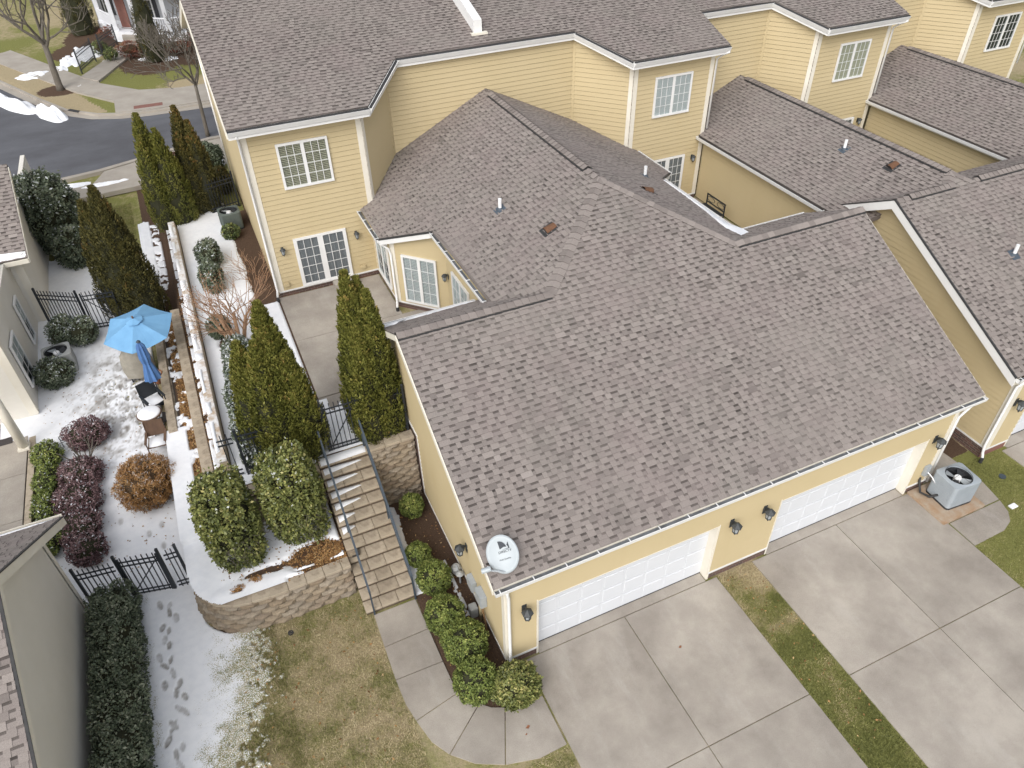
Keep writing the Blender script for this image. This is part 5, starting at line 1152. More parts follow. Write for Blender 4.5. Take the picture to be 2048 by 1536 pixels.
for j in range(na):
    j2 = (j+1) % na; a, b_ = nr*na+j, nr*na+j2; k = (nr+1)*na; mb.f.append((a, b_, b_+k, a+k)); mb.t.append(.5)
mb.build('reflector', 'dish_white', T, smooth=True, fix=False)
lnb = c_-uy*.44*.55-ux*.30+nrm_*.36; lnb = np.array([-.33, .26, 3.56])
MB().tube([c_-uy*.40-ux*.0, lnb], .022, 8).build('feed_arm', 'box_grey', T); MB().tube([lnb-ux*.10, lnb+ux*.10], .055, 12).build('feed_horn', 'dish_white', T); MB().tube([lnb, lnb+(c_-lnb)*.16], .04, 12).build('feed_cap', 'pvc', T)
def on_dish(a, b_, h=.012): r2 = (a/.345)**2+(b_/.41)**2; return c_+ux*a+uy*b_+nrm_*(.055*r2+h)
mk = MB()   # emblem: a quarter-sail beside a swept corner
SCM = 1.35
pA = [(-.04, .12), (-.04, .25)]+[(-.04+.115*math.sin(t_), .12+.13*math.cos(t_)) for t_ in np.linspace(.15, 1.45, 8)]+[(.03, .145)]
mk.poly([on_dish(q[0]*SCM+.02, q[1]*SCM-.06) for q in pA])
pB = [(-.02, .105), (.115, .105), (.115, .21)]+[(-.02+.12*math.sin(t_), .105+.12*math.cos(t_)) for t_ in np.linspace(1.05, 1.5, 4)]
mk.poly([on_dish(q[0]*SCM+.02, q[1]*SCM-.06) for q in pB]); mk.build('emblem', 'dish_mark', T, fix=False)
def text_on(txt, size, a, b_):
    cu = bpy.data.curves.new('lettering', 'FONT'); cu.body = txt; cu.size = size; cu.align_x = 'CENTER'; tmp = bpy.data.objects.new('lettering', cu); COL.objects.link(tmp)
    dg = bpy.context.evaluated_depsgraph_get(); me = bpy.data.meshes.new_from_object(tmp.evaluated_get(dg)); COL.objects.unlink(tmp); bpy.data.objects.remove(tmp)
    for v_ in me.vertices: v_.co = on_dish(a+v_.co.x, b_+v_.co.y)
    me.materials.clear(); me.materials.append(MAT['dish_mark']); o = bpy.data.objects.new('lettering', me); COL.objects.link(o); adopt(o, T); return o
text_on('DIRECTV', .072, .06, .015); text_on('Multi-Satellite', .045, .02, -.13)
# ------------------------------------------------------------------ plants
def leaves(P, Nn, w, l, rg, droop=0.0, align=None):
    """rhombic leaf quads at P; long axis tangent to the surface (or along align) with scatter"""
    n = len(P); A = rg.normal(size=(n, 3)) if align is None else align+rg.normal(size=(n, 3))*.35
    A = A+Nn*.6; A /= np.linalg.norm(A, axis=1)[:, None]+1e-9
    Nr = Nn+rg.normal(size=(n, 3))*.55; B = np.cross(A, Nr); B /= np.linalg.norm(B, axis=1)[:, None]+1e-9
    s = (.7+.6*rg.random(n))[:, None]; a = A*l*s; b = B*w*s
    V = np.stack([P-a*.5, P+b*.5+a*.05, P+a*.5, P-b*.5+a*.05], 1).reshape(-1, 3)
    F = np.arange(4*n).reshape(n, 4); up = np.cross(A, B)[:, 2]*1.0
    return V, F, np.abs(up)
def shell(n, rg, bottom=-.75):
    z = rg.uniform(bottom, 1, n); a = rg.uniform(0, 2*np.pi, n); r = np.sqrt(1-z*z); return np.stack([r*np.cos(a), r*np.sin(a), z], 1)
SEED = [100]
def blob_leaves(c, r, n, w, l, lump=.18, lf=1.6, snow=0.0, tone=(.5, .22), rg=None, power=2.0, depth=.25, bottom=-.8):
    rg = rg or np.random.default_rng(SEED[0]); SEED[0] += 1
    K = max(40, n//22); CD = shell(K, rg, bottom); ci = rg.integers(0, K, n); sg = 1.5/math.sqrt(K); co = rg.normal(size=K)*.035; ct = rg.normal(size=K)*.09
    D3 = CD[ci]+rg.normal(size=(n, 3))*sg; D3 /= np.linalg.norm(D3, axis=1)[:, None]; c = np.asarray(c, float); r = np.asarray(r, float)
    Dd = D3*((np.abs(D3)**power).sum(1)**(-1/power))[:, None] if power != 2.0 else D3
    nz = fbm(D3[:, 0]*lf+c[0], D3[:, 1]*lf+c[1], D3[:, 2]*lf, 1.6, 3, SEED[0])
    near = np.linalg.norm(D3-CD[ci], axis=1)/(sg*1.7)
    rad = (1+lump*(nz-.5)*2+co[ci]+.05*(1-np.clip(near, 0, 1.5)))*(1-depth*rg.random(n)**2.2); stray = rg.random(n) < .05; rad = np.where(stray, rad*(1+.10*rg.random(n)), rad)
    P = c+Dd*r*rad[:, None]; Nn = D3/r; Nn /= np.linalg.norm(Nn, axis=1)[:, None]
    V, F, up = leaves(P, Nn, w, l, rg)
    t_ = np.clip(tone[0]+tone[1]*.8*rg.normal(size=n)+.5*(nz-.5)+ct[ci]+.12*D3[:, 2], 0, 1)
    sn = ((rg.random(n) < snow*np.clip(D3[:, 2]+.35, 0, 1)) & (up > .35)).astype(float)*rg.uniform(.25, .8, n)
    return V, F, t_, sn
def merge(parts):
    V, F, T_, S = [], [], [], []; b = 0
    for v, f, t_, s in parts: V.append(v); F.append(f+b); T_.append(t_); S.append(s); b += len(v)
    return np.concatenate(V), np.concatenate(F), np.concatenate(T_), np.concatenate(S)
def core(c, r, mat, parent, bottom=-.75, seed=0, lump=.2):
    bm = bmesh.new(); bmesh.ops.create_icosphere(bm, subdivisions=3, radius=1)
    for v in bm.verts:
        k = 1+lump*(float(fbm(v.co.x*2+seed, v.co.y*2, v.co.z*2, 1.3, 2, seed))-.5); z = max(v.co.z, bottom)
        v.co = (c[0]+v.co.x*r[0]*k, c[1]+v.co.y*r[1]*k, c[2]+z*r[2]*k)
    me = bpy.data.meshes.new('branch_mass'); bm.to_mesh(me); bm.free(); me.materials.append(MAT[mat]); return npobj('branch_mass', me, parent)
def shrub(label, blobs, mat, n, w=.035, l=.06, name='shrub', group=None, snow=0.0, lump=.18, coremat='core_green', tone=(.5, .22), depth=.25, power=2.0, corek=.80, cat='shrub', lf=1.6):
    """blobs: list of (cx, cy, z0, rx, ry, height)"""
    x, y = blobs[0][0], blobs[0][1]; T = thing(name, label, cat, (x, y, blobs[0][2]), group); parts = []
    tot = sum(b[3]*b[4]+b[5]*b[3] for b in blobs)
    for i, (cx, cy, z0, rx, ry, h) in enumerate(blobs):
        c = (cx, cy, z0+h*.52); r = (rx, ry, h*.50); k = (rx*ry+h*rx)/tot
        parts.append(blob_leaves(c, r, int(n*k), w, l, lump, lf, snow, tone, depth=depth, power=power)); core(c, [q*corek for q in r], coremat, T, -.95, i+SEED[0])
        if i == 0: MB().tube([(cx, cy, z0-.05), (cx+.02, cy, z0+h*.35)], [.05, .03], 6).build('stem', 'bark_grey', T)
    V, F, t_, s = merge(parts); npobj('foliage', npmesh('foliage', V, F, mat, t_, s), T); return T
def sprof(u): return np.minimum(1, .82+u*.8)*np.clip(1-np.asarray(u, float)**1.9, 0, 1)**.95
def spire_leaves(x, y, z0, z1, R, n, rg, tipc=.0, lean=(0, 0)):
    """upright flat sprays: leaves gathered in flame-shaped clumps on the surface"""
    h = z1-z0; K = max(60, n//34); ku = rg.random(K)**.85; ka = rg.uniform(0, 2*np.pi, K); kt = rg.normal(size=K)*.11; ko = rg.normal(size=K)*.07; kl = rg.uniform(.8, 1.4, K)
    ci = rg.integers(0, K, n); t = rg.random(n)-.35; u = np.clip(ku[ci]+t*.34*kl[ci]/h, 0, 1.0)
    wdt = .085*(1-np.clip(t, 0, 1)*1.1)
    nz = fbm(np.cos(ka[ci])*1.4+x, np.sin(ka[ci])*1.4+y, ku[ci]*h*1.1, 1.2, 3, int(abs(x)*10) % 50)
    base = R*sprof(np.clip(ku[ci]+.02, 0, 1)); rad = base*(1+.30*(nz-.5)+ko[ci])*(1-.10*rg.random(n)**2)+.06*np.clip(t, 0, 1)+.015
    rad = np.minimum(rad, R*sprof(np.clip(u-.04, 0, 1))*1.25+.03)
    a = ka[ci]+rg.normal(size=n)*wdt/np.maximum(rad, .12)
    P = np.stack([x+rad*np.cos(a), y+rad*np.sin(a), z0+u*h], 1)
    Nn = np.stack([np.cos(a), np.sin(a), .25+0*a], 1); Nn /= np.linalg.norm(Nn, axis=1)[:, None]
    up = np.tile([0, 0, 1.0], (n, 1)); V, F, q = leaves(P, Nn, .034, .085, rg, align=up)
    t_ = np.clip(.38+.10*rg.normal(size=n)+.6*(nz-.5)+kt[ci]+.32*np.clip(t, -.2, .6)+tipc*np.clip((u-.55)*2.0, 0, 1)*(.4+1.2*rg.random(n)), 0, 1); return V, F, t_, np.zeros(n)
def arborvitae(label, spires, mat='arborvitae', n=9000, tip=.16, group='tall arborvitaes', snow=0.0):
    x, y, z0 = spires[0][:3]; T = thing('arborvitae', label, 'arborvitae', (x, y, z0), group); rg = np.random.default_rng(SEED[0]); SEED[0] += 1
    for i, (sx, sy, a, b_, R) in enumerate(spires):
        V, F, t_, s = spire_leaves(sx, sy, a, b_, R, int(n*(R/.5)*((b_-a)/4.5)), rg, tip); npobj('foliage', npmesh('foliage', V, F, mat, t_, s), T)
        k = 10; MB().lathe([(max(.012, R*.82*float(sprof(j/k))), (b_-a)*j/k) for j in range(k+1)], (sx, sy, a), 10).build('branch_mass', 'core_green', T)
    MB().tube([(x, y, z0-.1), (x, y, z0+.6)], [.09, .06], 8).build('trunk', 'bark_grey', T); return T
arborvitae('olive arborvitae clump left of the stair gate', [(-3.08, 7.0, 2.22, 6.95, .72), (-3.78, 7.1, 2.22, 5.95, .60), (-3.40, 6.72, 2.22, 6.1, .66), (-2.80, 6.72, 2.22, 5.6, .62)], n=19000)
arborvitae('olive arborvitae clump between stair gate and garage', [(-1.02, 6.85, 2.22, 7.3, .64), (-.74, 6.95, 2.22, 7.0, .60), (-.62, 6.70, 2.22, 6.75, .56), (-1.05, 6.6, 2.22, 6.0, .52)], n=19000)
arborvitae('dark arborvitae behind the blue umbrella', [(-6.72, 17.5, 1.2, 6.15, .92), (-7.2, 17.75, 1.2, 5.65, .72), (-6.45, 17.1, 1.15, 4.3, .75)], 'arborvitae_dark', n=11000, tip=.05)
arborvitae('green arborvitae group nearer the street at end of stucco wall', [(-4.98, 22.4, 2.2, 6.6, .70), (-4.52, 22.1, 2.2, 6.05, .66), (-5.1, 22.0, 2.2, 5.9, .55), (-4.35, 22.3, 2.2, 5.2, .6)], n=10000, tip=.08)
arborvitae('brown tinged arborvitae next to the house side wall', [(-3.62, 22.9, 2.2, 6.5, .66), (-3.30, 22.7, 2.2, 5.95, .56), (-3.75, 22.6, 2.2, 5.6, .5)], 'arborvitae_dark', n=10000, tip=.30)
# big hollies on the lower terrace
shrub('big yellow green holly nearest the curved retaining wall', [(-5.14, 4.96, .93, .66, .62, 3.0)], 'holly_light', 17000, .05, .085, 'holly', lump=.12, snow=.04, power=3.0)
shrub('big yellow green holly beside the stair handrail', [(-3.58, 5.12, .93, .72, .64, 2.95)], 'holly_light', 17500, .05, .085, 'holly', lump=.12, snow=.04, power=3.0)
for hx, hy in ((-5.14, 4.96), (-3.58, 5.12)):
    T = [o for o in bpy.data.objects if o.name.startswith('holly') and o.type == 'EMPTY'][-2 if hx < -4 else -1]; rg = np.random.default_rng(int(-hx*10)); mb = MB()
    for k in range(150):
        a = rg.uniform(-2.4, .3); zz = rg.uniform(1.0, 2.3); rr = .70*math.sqrt(max(.1, 1-((zz-2.45)/1.6)**2)); p = np.array([hx+rr*math.cos(a), hy+rr*.88*math.sin(a), zz]); d_ = np.array([math.cos(a)*.7, math.sin(a)*.7, .2])+rg.normal(size=3)*.5; d_ /= np.linalg.norm(d_); e_ = p+d_*rg.uniform(.12, .28)
        mb.tube([p, (p+e_)/2+rg.normal(size=3)*.02, e_], [.006, .005, .003], 4, cap=False)
    mb.build('twigs', 'bark_grey', T, fix=False)
# garage boxwoods
for (cx, cy, rx, h), lb in zip(((-.60, 5.35, .33, .72), (-.98, 3.72, .34, .60), (-.86, 2.78, .44, .80), (-1.00, 1.62, .48, .86), (-.82, .70, .53, .95), (-.95, -.28, .50, .92)),
    ('small round boxwood alone in front of the block wall', 'small boxwood at upper end of the row by the stairs', 'boxwood second from the stairs end of the row', 'boxwood beside bottom of the stairs along the walkway', 'large boxwood below the cable box', 'large boxwood at inner bend of the curved walkway')):
    shrub(lb, [(cx, cy, -.02, rx, rx*1.05, h)], 'boxwood', int(14000*rx), .032, .055, 'boxwood', 'boxwoods along the garage', lump=.10)
shrub('speckled olive holly at the garage corner by driveway', [(-.18, -.76, -.02, .56, .50, .92)], 'holly_light', 7500, .04, .085, 'holly', lump=.12, tone=(.5, .28))
# dark clipped hedge by the grey garage
shrub('dark clipped hedge along the grey garage wall', [(-8.36, 5.15, -.03, .56, .62, 1.12), (-8.34, 4.3, -.03, .55, .7, 1.08), (-8.34, 3.3, -.03, .55, .75, 1.12), (-8.32, 2.3, -.03, .55, .75, 1.08), (-8.32, 1.3, -.03, .55, .75, 1.12), (-8.32, .3, -.03, .55, .75, 1.1), (-8.32, -.7, -.03, .55, .75, 1.1)], 'dark_shrub', 38000, .04, .075, 'hedge', lump=.14, power=3.2, snow=.0, cat='hedge', tone=(.62, .22))
# hedge on the upper terrace under the arborvitae
shrub('snow dusted hedge along the stucco wall by left arborvitae', [(-3.88, 11.2, 2.22, .46, .75, .95), (-3.98, 10.1, 2.22, .46, .75, .9), (-4.08, 9.0, 2.22, .46, .75, .9), (-4.12, 7.9, 2.22, .46, .75, .92), (-4.10, 7.0, 2.22, .42, .55, .85)], 'dark_shrub', 21000, .045, .10, 'hedge', lump=.12, snow=.5, power=2.6, cat='hedge')
shrub('round dark shrub at the foot of the crape myrtle', [(-4.25, 13.2, 2.22, .36, .4, .8)], 'dark_shrub', 2500, .045, .09, snow=.25)
shrub('dark upright shrub behind the crape myrtle', [(-4.05, 16.3, 2.22, .42, .8, .95), (-3.95, 18.0, 2.22, .45, .8, .95)], 'dark_shrub', 4500, .045, .09, snow=.15)
# snowy yard on the left
shrub('dark green shrub behind the snowy yard condenser', [(-9.15, 16.75, 1.12, .55, .5, 1.1), (-8.62, 16.55, 1.1, .5, .5, 1.05)], 'dark_shrub', 6000, .04, .085, snow=.25, tone=(.6, .22))
shrub('dark green shrub in front of the snowy yard condenser', [(-9.52, 14.72, .9, .6, .52, 1.05)], 'dark_shrub', 4200, .04, .085, snow=.2, tone=(.55, .22))
shrub('purple leaved shrub next to wire garden ornament', [(-8.72, 11.6, .65, .62, .52, .85)], 'purple_shrub', 5200, .035, .06, snow=.06, lump=.32)
shrub('long purple leaved shrub mass beside the left walk', [(-8.95, 10.2, .45, .62, .6, .8), (-9.12, 9.2, .35, .64, .65, .8), (-9.1, 8.3, .25, .6, .6, .8), (-8.95, 7.5, .15, .5, .5, .75)], 'purple_shrub', 16000, .035, .065, snow=.12, lump=.32)
shrub('low green juniper hedge along the left porch', [(-9.85, 11.3, .55, .42, .55, .75), (-9.85, 10.3, .45, .36, .6, .75), (-9.90, 9.2, .35, .36, .6, .8), (-9.9, 8.2, .3, .4, .6, .8)], 'boxwood', 11000, .03, .075, 'hedge', snow=.08, cat='hedge', lump=.3)
shrub('round tan dormant shrub on the snow left of hollies', [(-7.22, 8.85, .25, .80, .85, 1.4)], 'brown_shrub', 14000, .016, .10, snow=.10, lump=.2, coremat='core_brown')
shrub('large dark holly with snow beside the left house', [(-9.1, 22.9, 1.4, 1.15, 1.1, 3.4), (-8.6, 21.9, 1.3, .85, .8, 1.8)], 'dark_shrub', 21000, .06, .11, 'holly', snow=.12, lump=.30)
shrub('dark rounded shrub at the far corner of the house', [(-2.75, 27.2, 2.0, .62, .6, 1.3)], 'dark_shrub', 2600, .06, .1)
shrub('brownish shrub against the far house wall', [(-2.62, 24.1, 2.1, .42, .5, 1.2)], 'arborvitae_dark', 2200, .05, .09)
shrub('small green shrub beside the far condenser', [(-2.95, 19.75, 2.22, .34, .34, .6)], 'holly', 1400, .045, .08)
shrub('dry brown plant tuft at front rim of the snowy terrace', [(-5.42, 4.02, .97, .20, .12, .16)], 'brown_shrub', 420, .016, .08, 'dry_plant', coremat='core_brown', corek=.5, cat='plant')
shrub('dry brown plant tuft right of the other rim tuft', [(-4.98, 4.12, .97, .17, .11, .16)], 'brown_shrub', 380, .016, .08, 'dry_plant', coremat='core_brown', corek=.5, cat='plant')
# across the street
for x, y, z0, h, R, lb in ((-3.85, 46.2, 2.1, 4.6, .85, 'narrow dark conifer in front of white porch'), (-8.0, 55.0, 2.15, 5.5, 1.05, 'dark conifer left of the white porch')):
    arborvitae(lb, [(x, y, z0, z0+h, R)], 'arborvitae_dark', n=3200, tip=0.1, group='far conifers')
for i, (x, y, r_, h, mt) in enumerate(((-5.2, 47.6, .8, .9, 'red_shrub'), (-2.4, 47.2, .9, .8, 'red_shrub'), (-6.0, 53.2, 1.0, .7, 'red_shrub'), (-1.0, 47.8, .8, .9, 'red_shrub'), (-6.4, 47.2, .4, .8, 'holly'), (-7.0, 49.2, .5, .8, 'holly'))):
    shrub(('red twig shrub left of the narrow conifer', 'red twig shrub right of the narrow conifer', 'low red shrub before porch steps', 'red shrub touching the roof edge', 'small green shrub by path fence', 'small green shrub farther along the path')[i], [(x, y, 2.1, r_, r_, h)], mt, 1100, .04, .12, lump=.35, coremat='core_brown', corek=.6)

# ------------------------------------------------------------------ bare trees
def branch(mb, p, d, L, r, depth, rg, spread=.55, up=.15, nseg=3, kids=(2, 3), tips=None, minr=.004, shrink=.72):
    path = [p]; q = p.copy(); dd = d.copy()
    for i in range(nseg): dd = dd+rg.normal(size=3)*.10+np.array([0, 0, up*.15]); dd /= np.linalg.norm(dd); q = q+dd*L/nseg; path.append(q.copy())
    rr = np.linspace(r, r*.62, nseg+1); mb.tube(path, [max(minr, k) for k in rr], 5 if depth < 2 else 7, cap=False)
    if depth == 0:
        if tips is not None: tips.append(q)
        return
    for k in range(rg.integers(kids[0], kids[1]+1)):
        nd = dd+rg.normal(size=3)*spread; nd[2] += up; nd /= np.linalg.norm(nd); s = path[-1] if k < 2 else path[rg.integers(1, nseg)]
        branch(mb, np.array(s), nd, L*shrink*rg.uniform(.8, 1.15), r*.62, depth-1, rg, spread, up, nseg, kids, tips, minr, shrink)
def bare_tree(label, x, y, z0, h, r, seed, lean=(0, 0), trunk=.3, name='bare_tree', spread=.5):
    T = thing(name, label, 'tree', (x, y, z0)); rg = np.random.default_rng(seed); t0 = np.array([x, y, z0-.1]); t1 = np.array([x+lean[0], y+lean[1], z0+h*trunk])
    MB().tube([t0, t0+(t1-t0)*.12+np.array([0, 0, .02]), t0+(t1-t0)*.5, t1], [r*1.25, r, r*.88, r*.75], 10).build('trunk', 'bark_grey', T, smooth=True); mb = MB()
    for k in range(5):
        a = 2*math.pi*k/5+rg.random(); nd = np.array([math.cos(a)*.75, math.sin(a)*.75, 1.0]); nd /= np.linalg.norm(nd); branch(mb, t1-np.array([0, 0, r*k*.6]), nd, h*.24, r*.5, 4, rg, spread, .22, minr=.012, kids=(2, 4))
    mb.build('crown', 'bark_grey', T, fix=False, smooth=True)
bare_tree('large bare street tree on the far verge at left', -9.4, 43.0, 2.05, 7.5, .19, 5, (.1, .1), .36)
bare_tree('thin bare street tree beside the house side wall', -2.45, 31.9, 2.0, 6.2, .10, 8, (.1, .0), .42)
bare_tree('small bare tree in the mulch bed across street', -3.2, 43.8, 2.1, 3.4, .05, 12, trunk=.2)
# crape myrtle
T = thing('crape_myrtle', 'bare tan crape myrtle with dry seed heads beside stucco wall', 'tree', (-3.78, 12.35, 2.22)); rg = np.random.default_rng(21); mb = MB(); tw = MB(); tips = []
for k in range(6):
    a = 2*math.pi*k/6+.3; b0 = np.array([-3.78+.10*math.cos(a), 12.35+.10*math.sin(a), 2.15]); nd = np.array([math.cos(a)*.32, math.sin(a)*.32, 1.0]); nd /= np.linalg.norm(nd)
    e = b0+nd*1.15; mb.tube([b0, b0+nd*.55+np.array([0, 0, .02]), e], [.075, .06, .05], 8)
    for j in range(5):
        n2 = nd+rg.normal(size=3)*.34; n2[2] = abs(n2[2])*.8; n2 /= np.linalg.norm(n2); branch(tw, e-nd*.1*j, n2, .62, .02, 2, rg, .30, .10, tips=tips, kids=(2, 3), minr=.0045, shrink=.85)
mb.build('trunk', 'bark_tan', T, smooth=True); tw.build('twigs', 'bark_tan', T, fix=False)
tp = np.array(tips); tp = tp[rg.random(len(tp)) < .55]; n = len(tp)*14; P = np.repeat(tp, 14, 0)+rg.normal(size=(n, 3))*.05; Nn = rg.normal(size=(n, 3)); Nn /= np.linalg.norm(Nn, axis=1)[:, None]
V, F, _ = leaves(P, Nn, .022, .035, rg); npobj('seed_heads', npmesh('seed_heads', V, F, 'seed_head', rg.random(n), np.zeros(n)), T)
# small bare multi stem in the purple bed
T = thing('bare_shrub', 'bare grey forked stems rising from the purple shrubs', 'shrub', (-8.9, 10.9, .5)); mb = MB(); rg = np.random.default_rng(4)
for k in range(6): a = k*1.05; branch(mb, np.array([-8.85, 10.75, .5]), np.array([math.cos(a)*.5, math.sin(a)*.5, .9]), .6, .03, 1, rg, .3, .1, minr=.01)
mb.build('stems', 'bark_grey', T, fix=False)
T = thing('dry_shrub', 'dry brown twiggy shrub against house wall by seed heads', 'shrub', (-2.6, 16.6, 2.2)); mb = MB(); rg = np.random.default_rng(14)
for k in range(16): a = k*.77; branch(mb, np.array([-2.65+.2*math.cos(a), 16.4+1.3*(k/16-.4), 2.2]), np.array([math.cos(a)*.6, math.sin(a)*.6, .8]), .5, .012, 2, rg, .35, .1, minr=.005)
mb.build('twigs', 'bark_tan', T, fix=False)
# ------------------------------------------------------------------ snow lying on the ground
def snow_field():
    xs = lines([(-11.2, -8.3, .06), (-8.3, -4.8, .032), (-4.8, -.2, .05)]); ys = lines([(-3.2, 6, .032), (6, 11, .05), (11, 24, .07)]); X, Y = np.meshgrid(xs, ys)
    nA, nB, nC = fbm(X, Y, 0, 1.1, 3, 41), fbm(X, Y, 0, 4.5, 3, 43), fbm(X, Y, 0, 15, 2, 47)
    s = np.full(X.shape, -1.0); base = H(X, Y); dirt = np.zeros_like(X); thin = np.zeros_like(X)
    R = lambda a, b, c, d: (X >= a) & (X < b) & (Y >= c) & (Y < d)
    # yard
    yard = R(-11.2, -6.62, 5.7, 24); fade = 1-np.clip((Y-20.6)/2.2, 0, 2)
    s = np.where(yard, np.minimum(.8, fade*.9)+(nA-.5)*.8+(nB-.5)*.5, s)
    tram = np.exp(-(((X+7.6)/1.3)**2+((Y-13.0)/2.3)**2))
    dirt = np.where(yard, np.clip(tram*1.5*(nB-.46)*3.4, 0, .6)+np.clip(tram*(nC-.52)*4, 0, .5), dirt); s = np.where(yard, s-tram*np.clip((nC-.62)*6, 0, 1.2), s)
    # path with footprints and ragged edge into the lawn
    bxy = ip(Y, [-4, .3, .9, 1.4, 2.4, 3.1, 3.6, 5.7], [-6.5, -6.2, -6.05, -5.7, -5.4, -5.5, -5.2, -5.0]); e = (bxy-X)+.25*(fbm(X, Y, 0, 1.4, 2, 91)-.5)
    path = R(-8.4, -4.9, -3.2, 5.72) & ~((X > -6.42) & (Y > 3.65) & ~((X < -5.15) & (Y < 4.85) & (np.hypot(X+5.15, Y-4.85) > 1.42))) & ~((X > -5.0) & (Y > 3.2))
    pat = np.minimum(.9, e*.9+.22)+(nB-.5)*.8+(nC-.5)*1.3*np.clip(1.3-e, 0.08, 1); thin = np.where(path, np.clip((1.45-e)/1.35+(nB-.5)*1.2+(nA-.5)*.8, 0, 1)*sstep(-8.1, -6.9, X)+.8*np.clip(1-np.abs(X+7.75)/.22, 0, 1)*np.clip((nB-.35)*3, 0, 1), 0); s = np.where(path, pat, s)
    rg = np.random.default_rng(9); foot = np.zeros_like(X)
    for k in range(34):
        fy = 5.3-k*.19; fy += rg.normal()*.07; fx = -7.36+(.10 if k % 2 else -.10)+rg.normal()*.07+.05*math.sin(k*.5); foot = np.maximum(foot, rg.uniform(.45, 1)*np.clip((1.25-ell(X+.25*(Y-fy)*rg.normal(), Y, fx, fy, .05+.025*rg.random(), .11+.05*rg.random()))*2, 0, 1))
    for k in range(26):
        fy = 6.4+rg.random()*8; fx = -7.6+rg.normal()*.5; foot = np.maximum(foot, .7*np.clip(1.3-ell(X, Y, fx, fy, .07, .13), 0, 1))
    foot = np.where(X < -6.6, foot, 0)*np.clip(.5+nC, 0, 1.2); dirt = np.clip(dirt+foot*.85, 0, .9)
    # lower terrace bed
    bed = R(-6.52, -2.75, 3.5, 6.0); top = .985+.05*np.maximum(sstep(-5.75, -6.25, X), sstep(4.35, 3.95, Y))
    arcd = np.hypot(X+5.15, Y-4.85); out = ((X < -5.15) & (Y < 4.85) & (arcd > 1.34)) | (Y < 3.70)
    b_ = .85+(nA-.5)*.6+(nB-.5)*.5-1.7*np.exp(-ell(X, Y, -3.35, 4.30, .95, .42))-1.2*np.exp(-ell(X, Y, -4.95, 4.35, .55, .16))-1.0*np.exp(-ell(X, Y, -5.45, 3.98, .3, .10))-.9*sstep(-4.2, -3.6, X)*(Y < 4.0)-1.6*((X > -4.3) & (Y < 3.86))
    s = np.where(bed & ~out, b_, s); base = np.where(bed & ~out, top, base)
    # strip on the low terraces
    st_ = R(-6.56, -5.95, 6.0, 10.6); s = np.where(st_, .9+(nB-.5)*.6, s); base = np.where(st_, 1.14, base)
    t2 = R(-6.15, -5.62, 6.0, 28); s = np.where(t2 & ~st_, -.30+(nB-.5)*2.1+(nA-.5)*1.0+.4*sstep(17, 19, Y), s); base = np.where(t2 & ~st_, np.maximum(1.14, H(X, Y)), base)
    t3 = R(-5.34, -5.06, 6.0, 24); s = np.where(t3, .25+(nB-.5)*2.0, s)
    t4 = R(-6.40, -5.95, 16.5, 24); s = np.where(t4, .8+(nB-.5)*.6, s)
    # upper terrace
    up = R(-4.82, -2.16, 6.25, 24); s = np.where(up, .72+(nA-.5)*.7+(nB-.5)*.5-1.6*sstep(-3.1, -2.6, X)*sstep(14.0, 15, Y)-1.3*np.exp(-ell(X, Y, -4.1, 12.75, .35, .5)), s)
    gt = R(-2.40, -1.36, 6.28, 8.62); s = np.where(gt, .75-.9*sstep(7.6, 8.6, Y)*(X > -1.9)+(nB-.5)*.7, s); base = np.where(gt & (Y < 6.5), 2.265, base)
    # strip beside the steps
    rb = R(-1.37, -.85, 2.75, 5.85); s = np.where(rb, .7+(nB-.5)*1.2-2.0*sstep(-1.12, -.95, X+(nA-.5)*.3), s)
    rc = R(-.95, -.3, 1.4, 3.6); s = np.where(rc, .25+(nB-.5)*2.0-1.2*np.exp(-ell(X, Y, -.85, 2.3, .3, 1.0)), s)
    k = np.clip(s*4.0, 0, 1); th = .055*k*k*(3-2*k)*(.75+.5*nA)-.03*(k <= 0); th = th-foot*.032*(k > .2)
    Z = base+th; keep = (s > -.02); kf = keep[:-1, :-1] | keep[1:, :-1] | keep[:-1, 1:] | keep[1:, 1:]
    dz = np.maximum.reduce([Z[:-1, :-1], Z[1:, :-1], Z[:-1, 1:], Z[1:, 1:]])-np.minimum.reduce([Z[:-1, :-1], Z[1:, :-1], Z[:-1, 1:], Z[1:, 1:]]); kf &= dz < .13
    V = np.stack([X, Y, Z], -1).reshape(-1, 3); F = grid_faces(len(xs), len(ys), kf); used = np.unique(F); mp = np.full(len(V), -1); mp[used] = np.arange(len(used))
    tag(npobj('snow', npmesh('snow', V[used], mp[F], 'snow', smooth=True, attrs={'dirt': dirt.reshape(-1)[used], 'thin': thin.reshape(-1)[used]})), kind='stuff')
snow_field()
def snow_slab(mb, pts, z, th=.04):
    """domed patch: outline at z, inner ring raised"""
    P = np.array(pts, float); c = P.mean(0); n = len(P); b = len(mb.v); zz = z if np.ndim(z) else np.full(n, z)
    mb.v += [(*p, q-.004) for p, q in zip(P, zz)]+[(*(c+(p-c)*.86), q+th) for p, q in zip(P, zz)]
    for i in range(n): j = (i+1) % n; mb.f.append((b+i, b+j, b+n+j, b+n+i)); mb.t.append(.5)
    mb.f.append(tuple(range(b+n, b+2*n))); mb.t.append(.5)
def rag(cx, cy, rx, ry, rg, n=14, j=.25): return [(cx+rx*(1+j*rg.normal())*math.cos(2*math.pi*i/n), cy+ry*(1+j*rg.normal())*math.sin(2*math.pi*i/n)) for i in range(n)]
rg = np.random.default_rng(17); sm = MB()
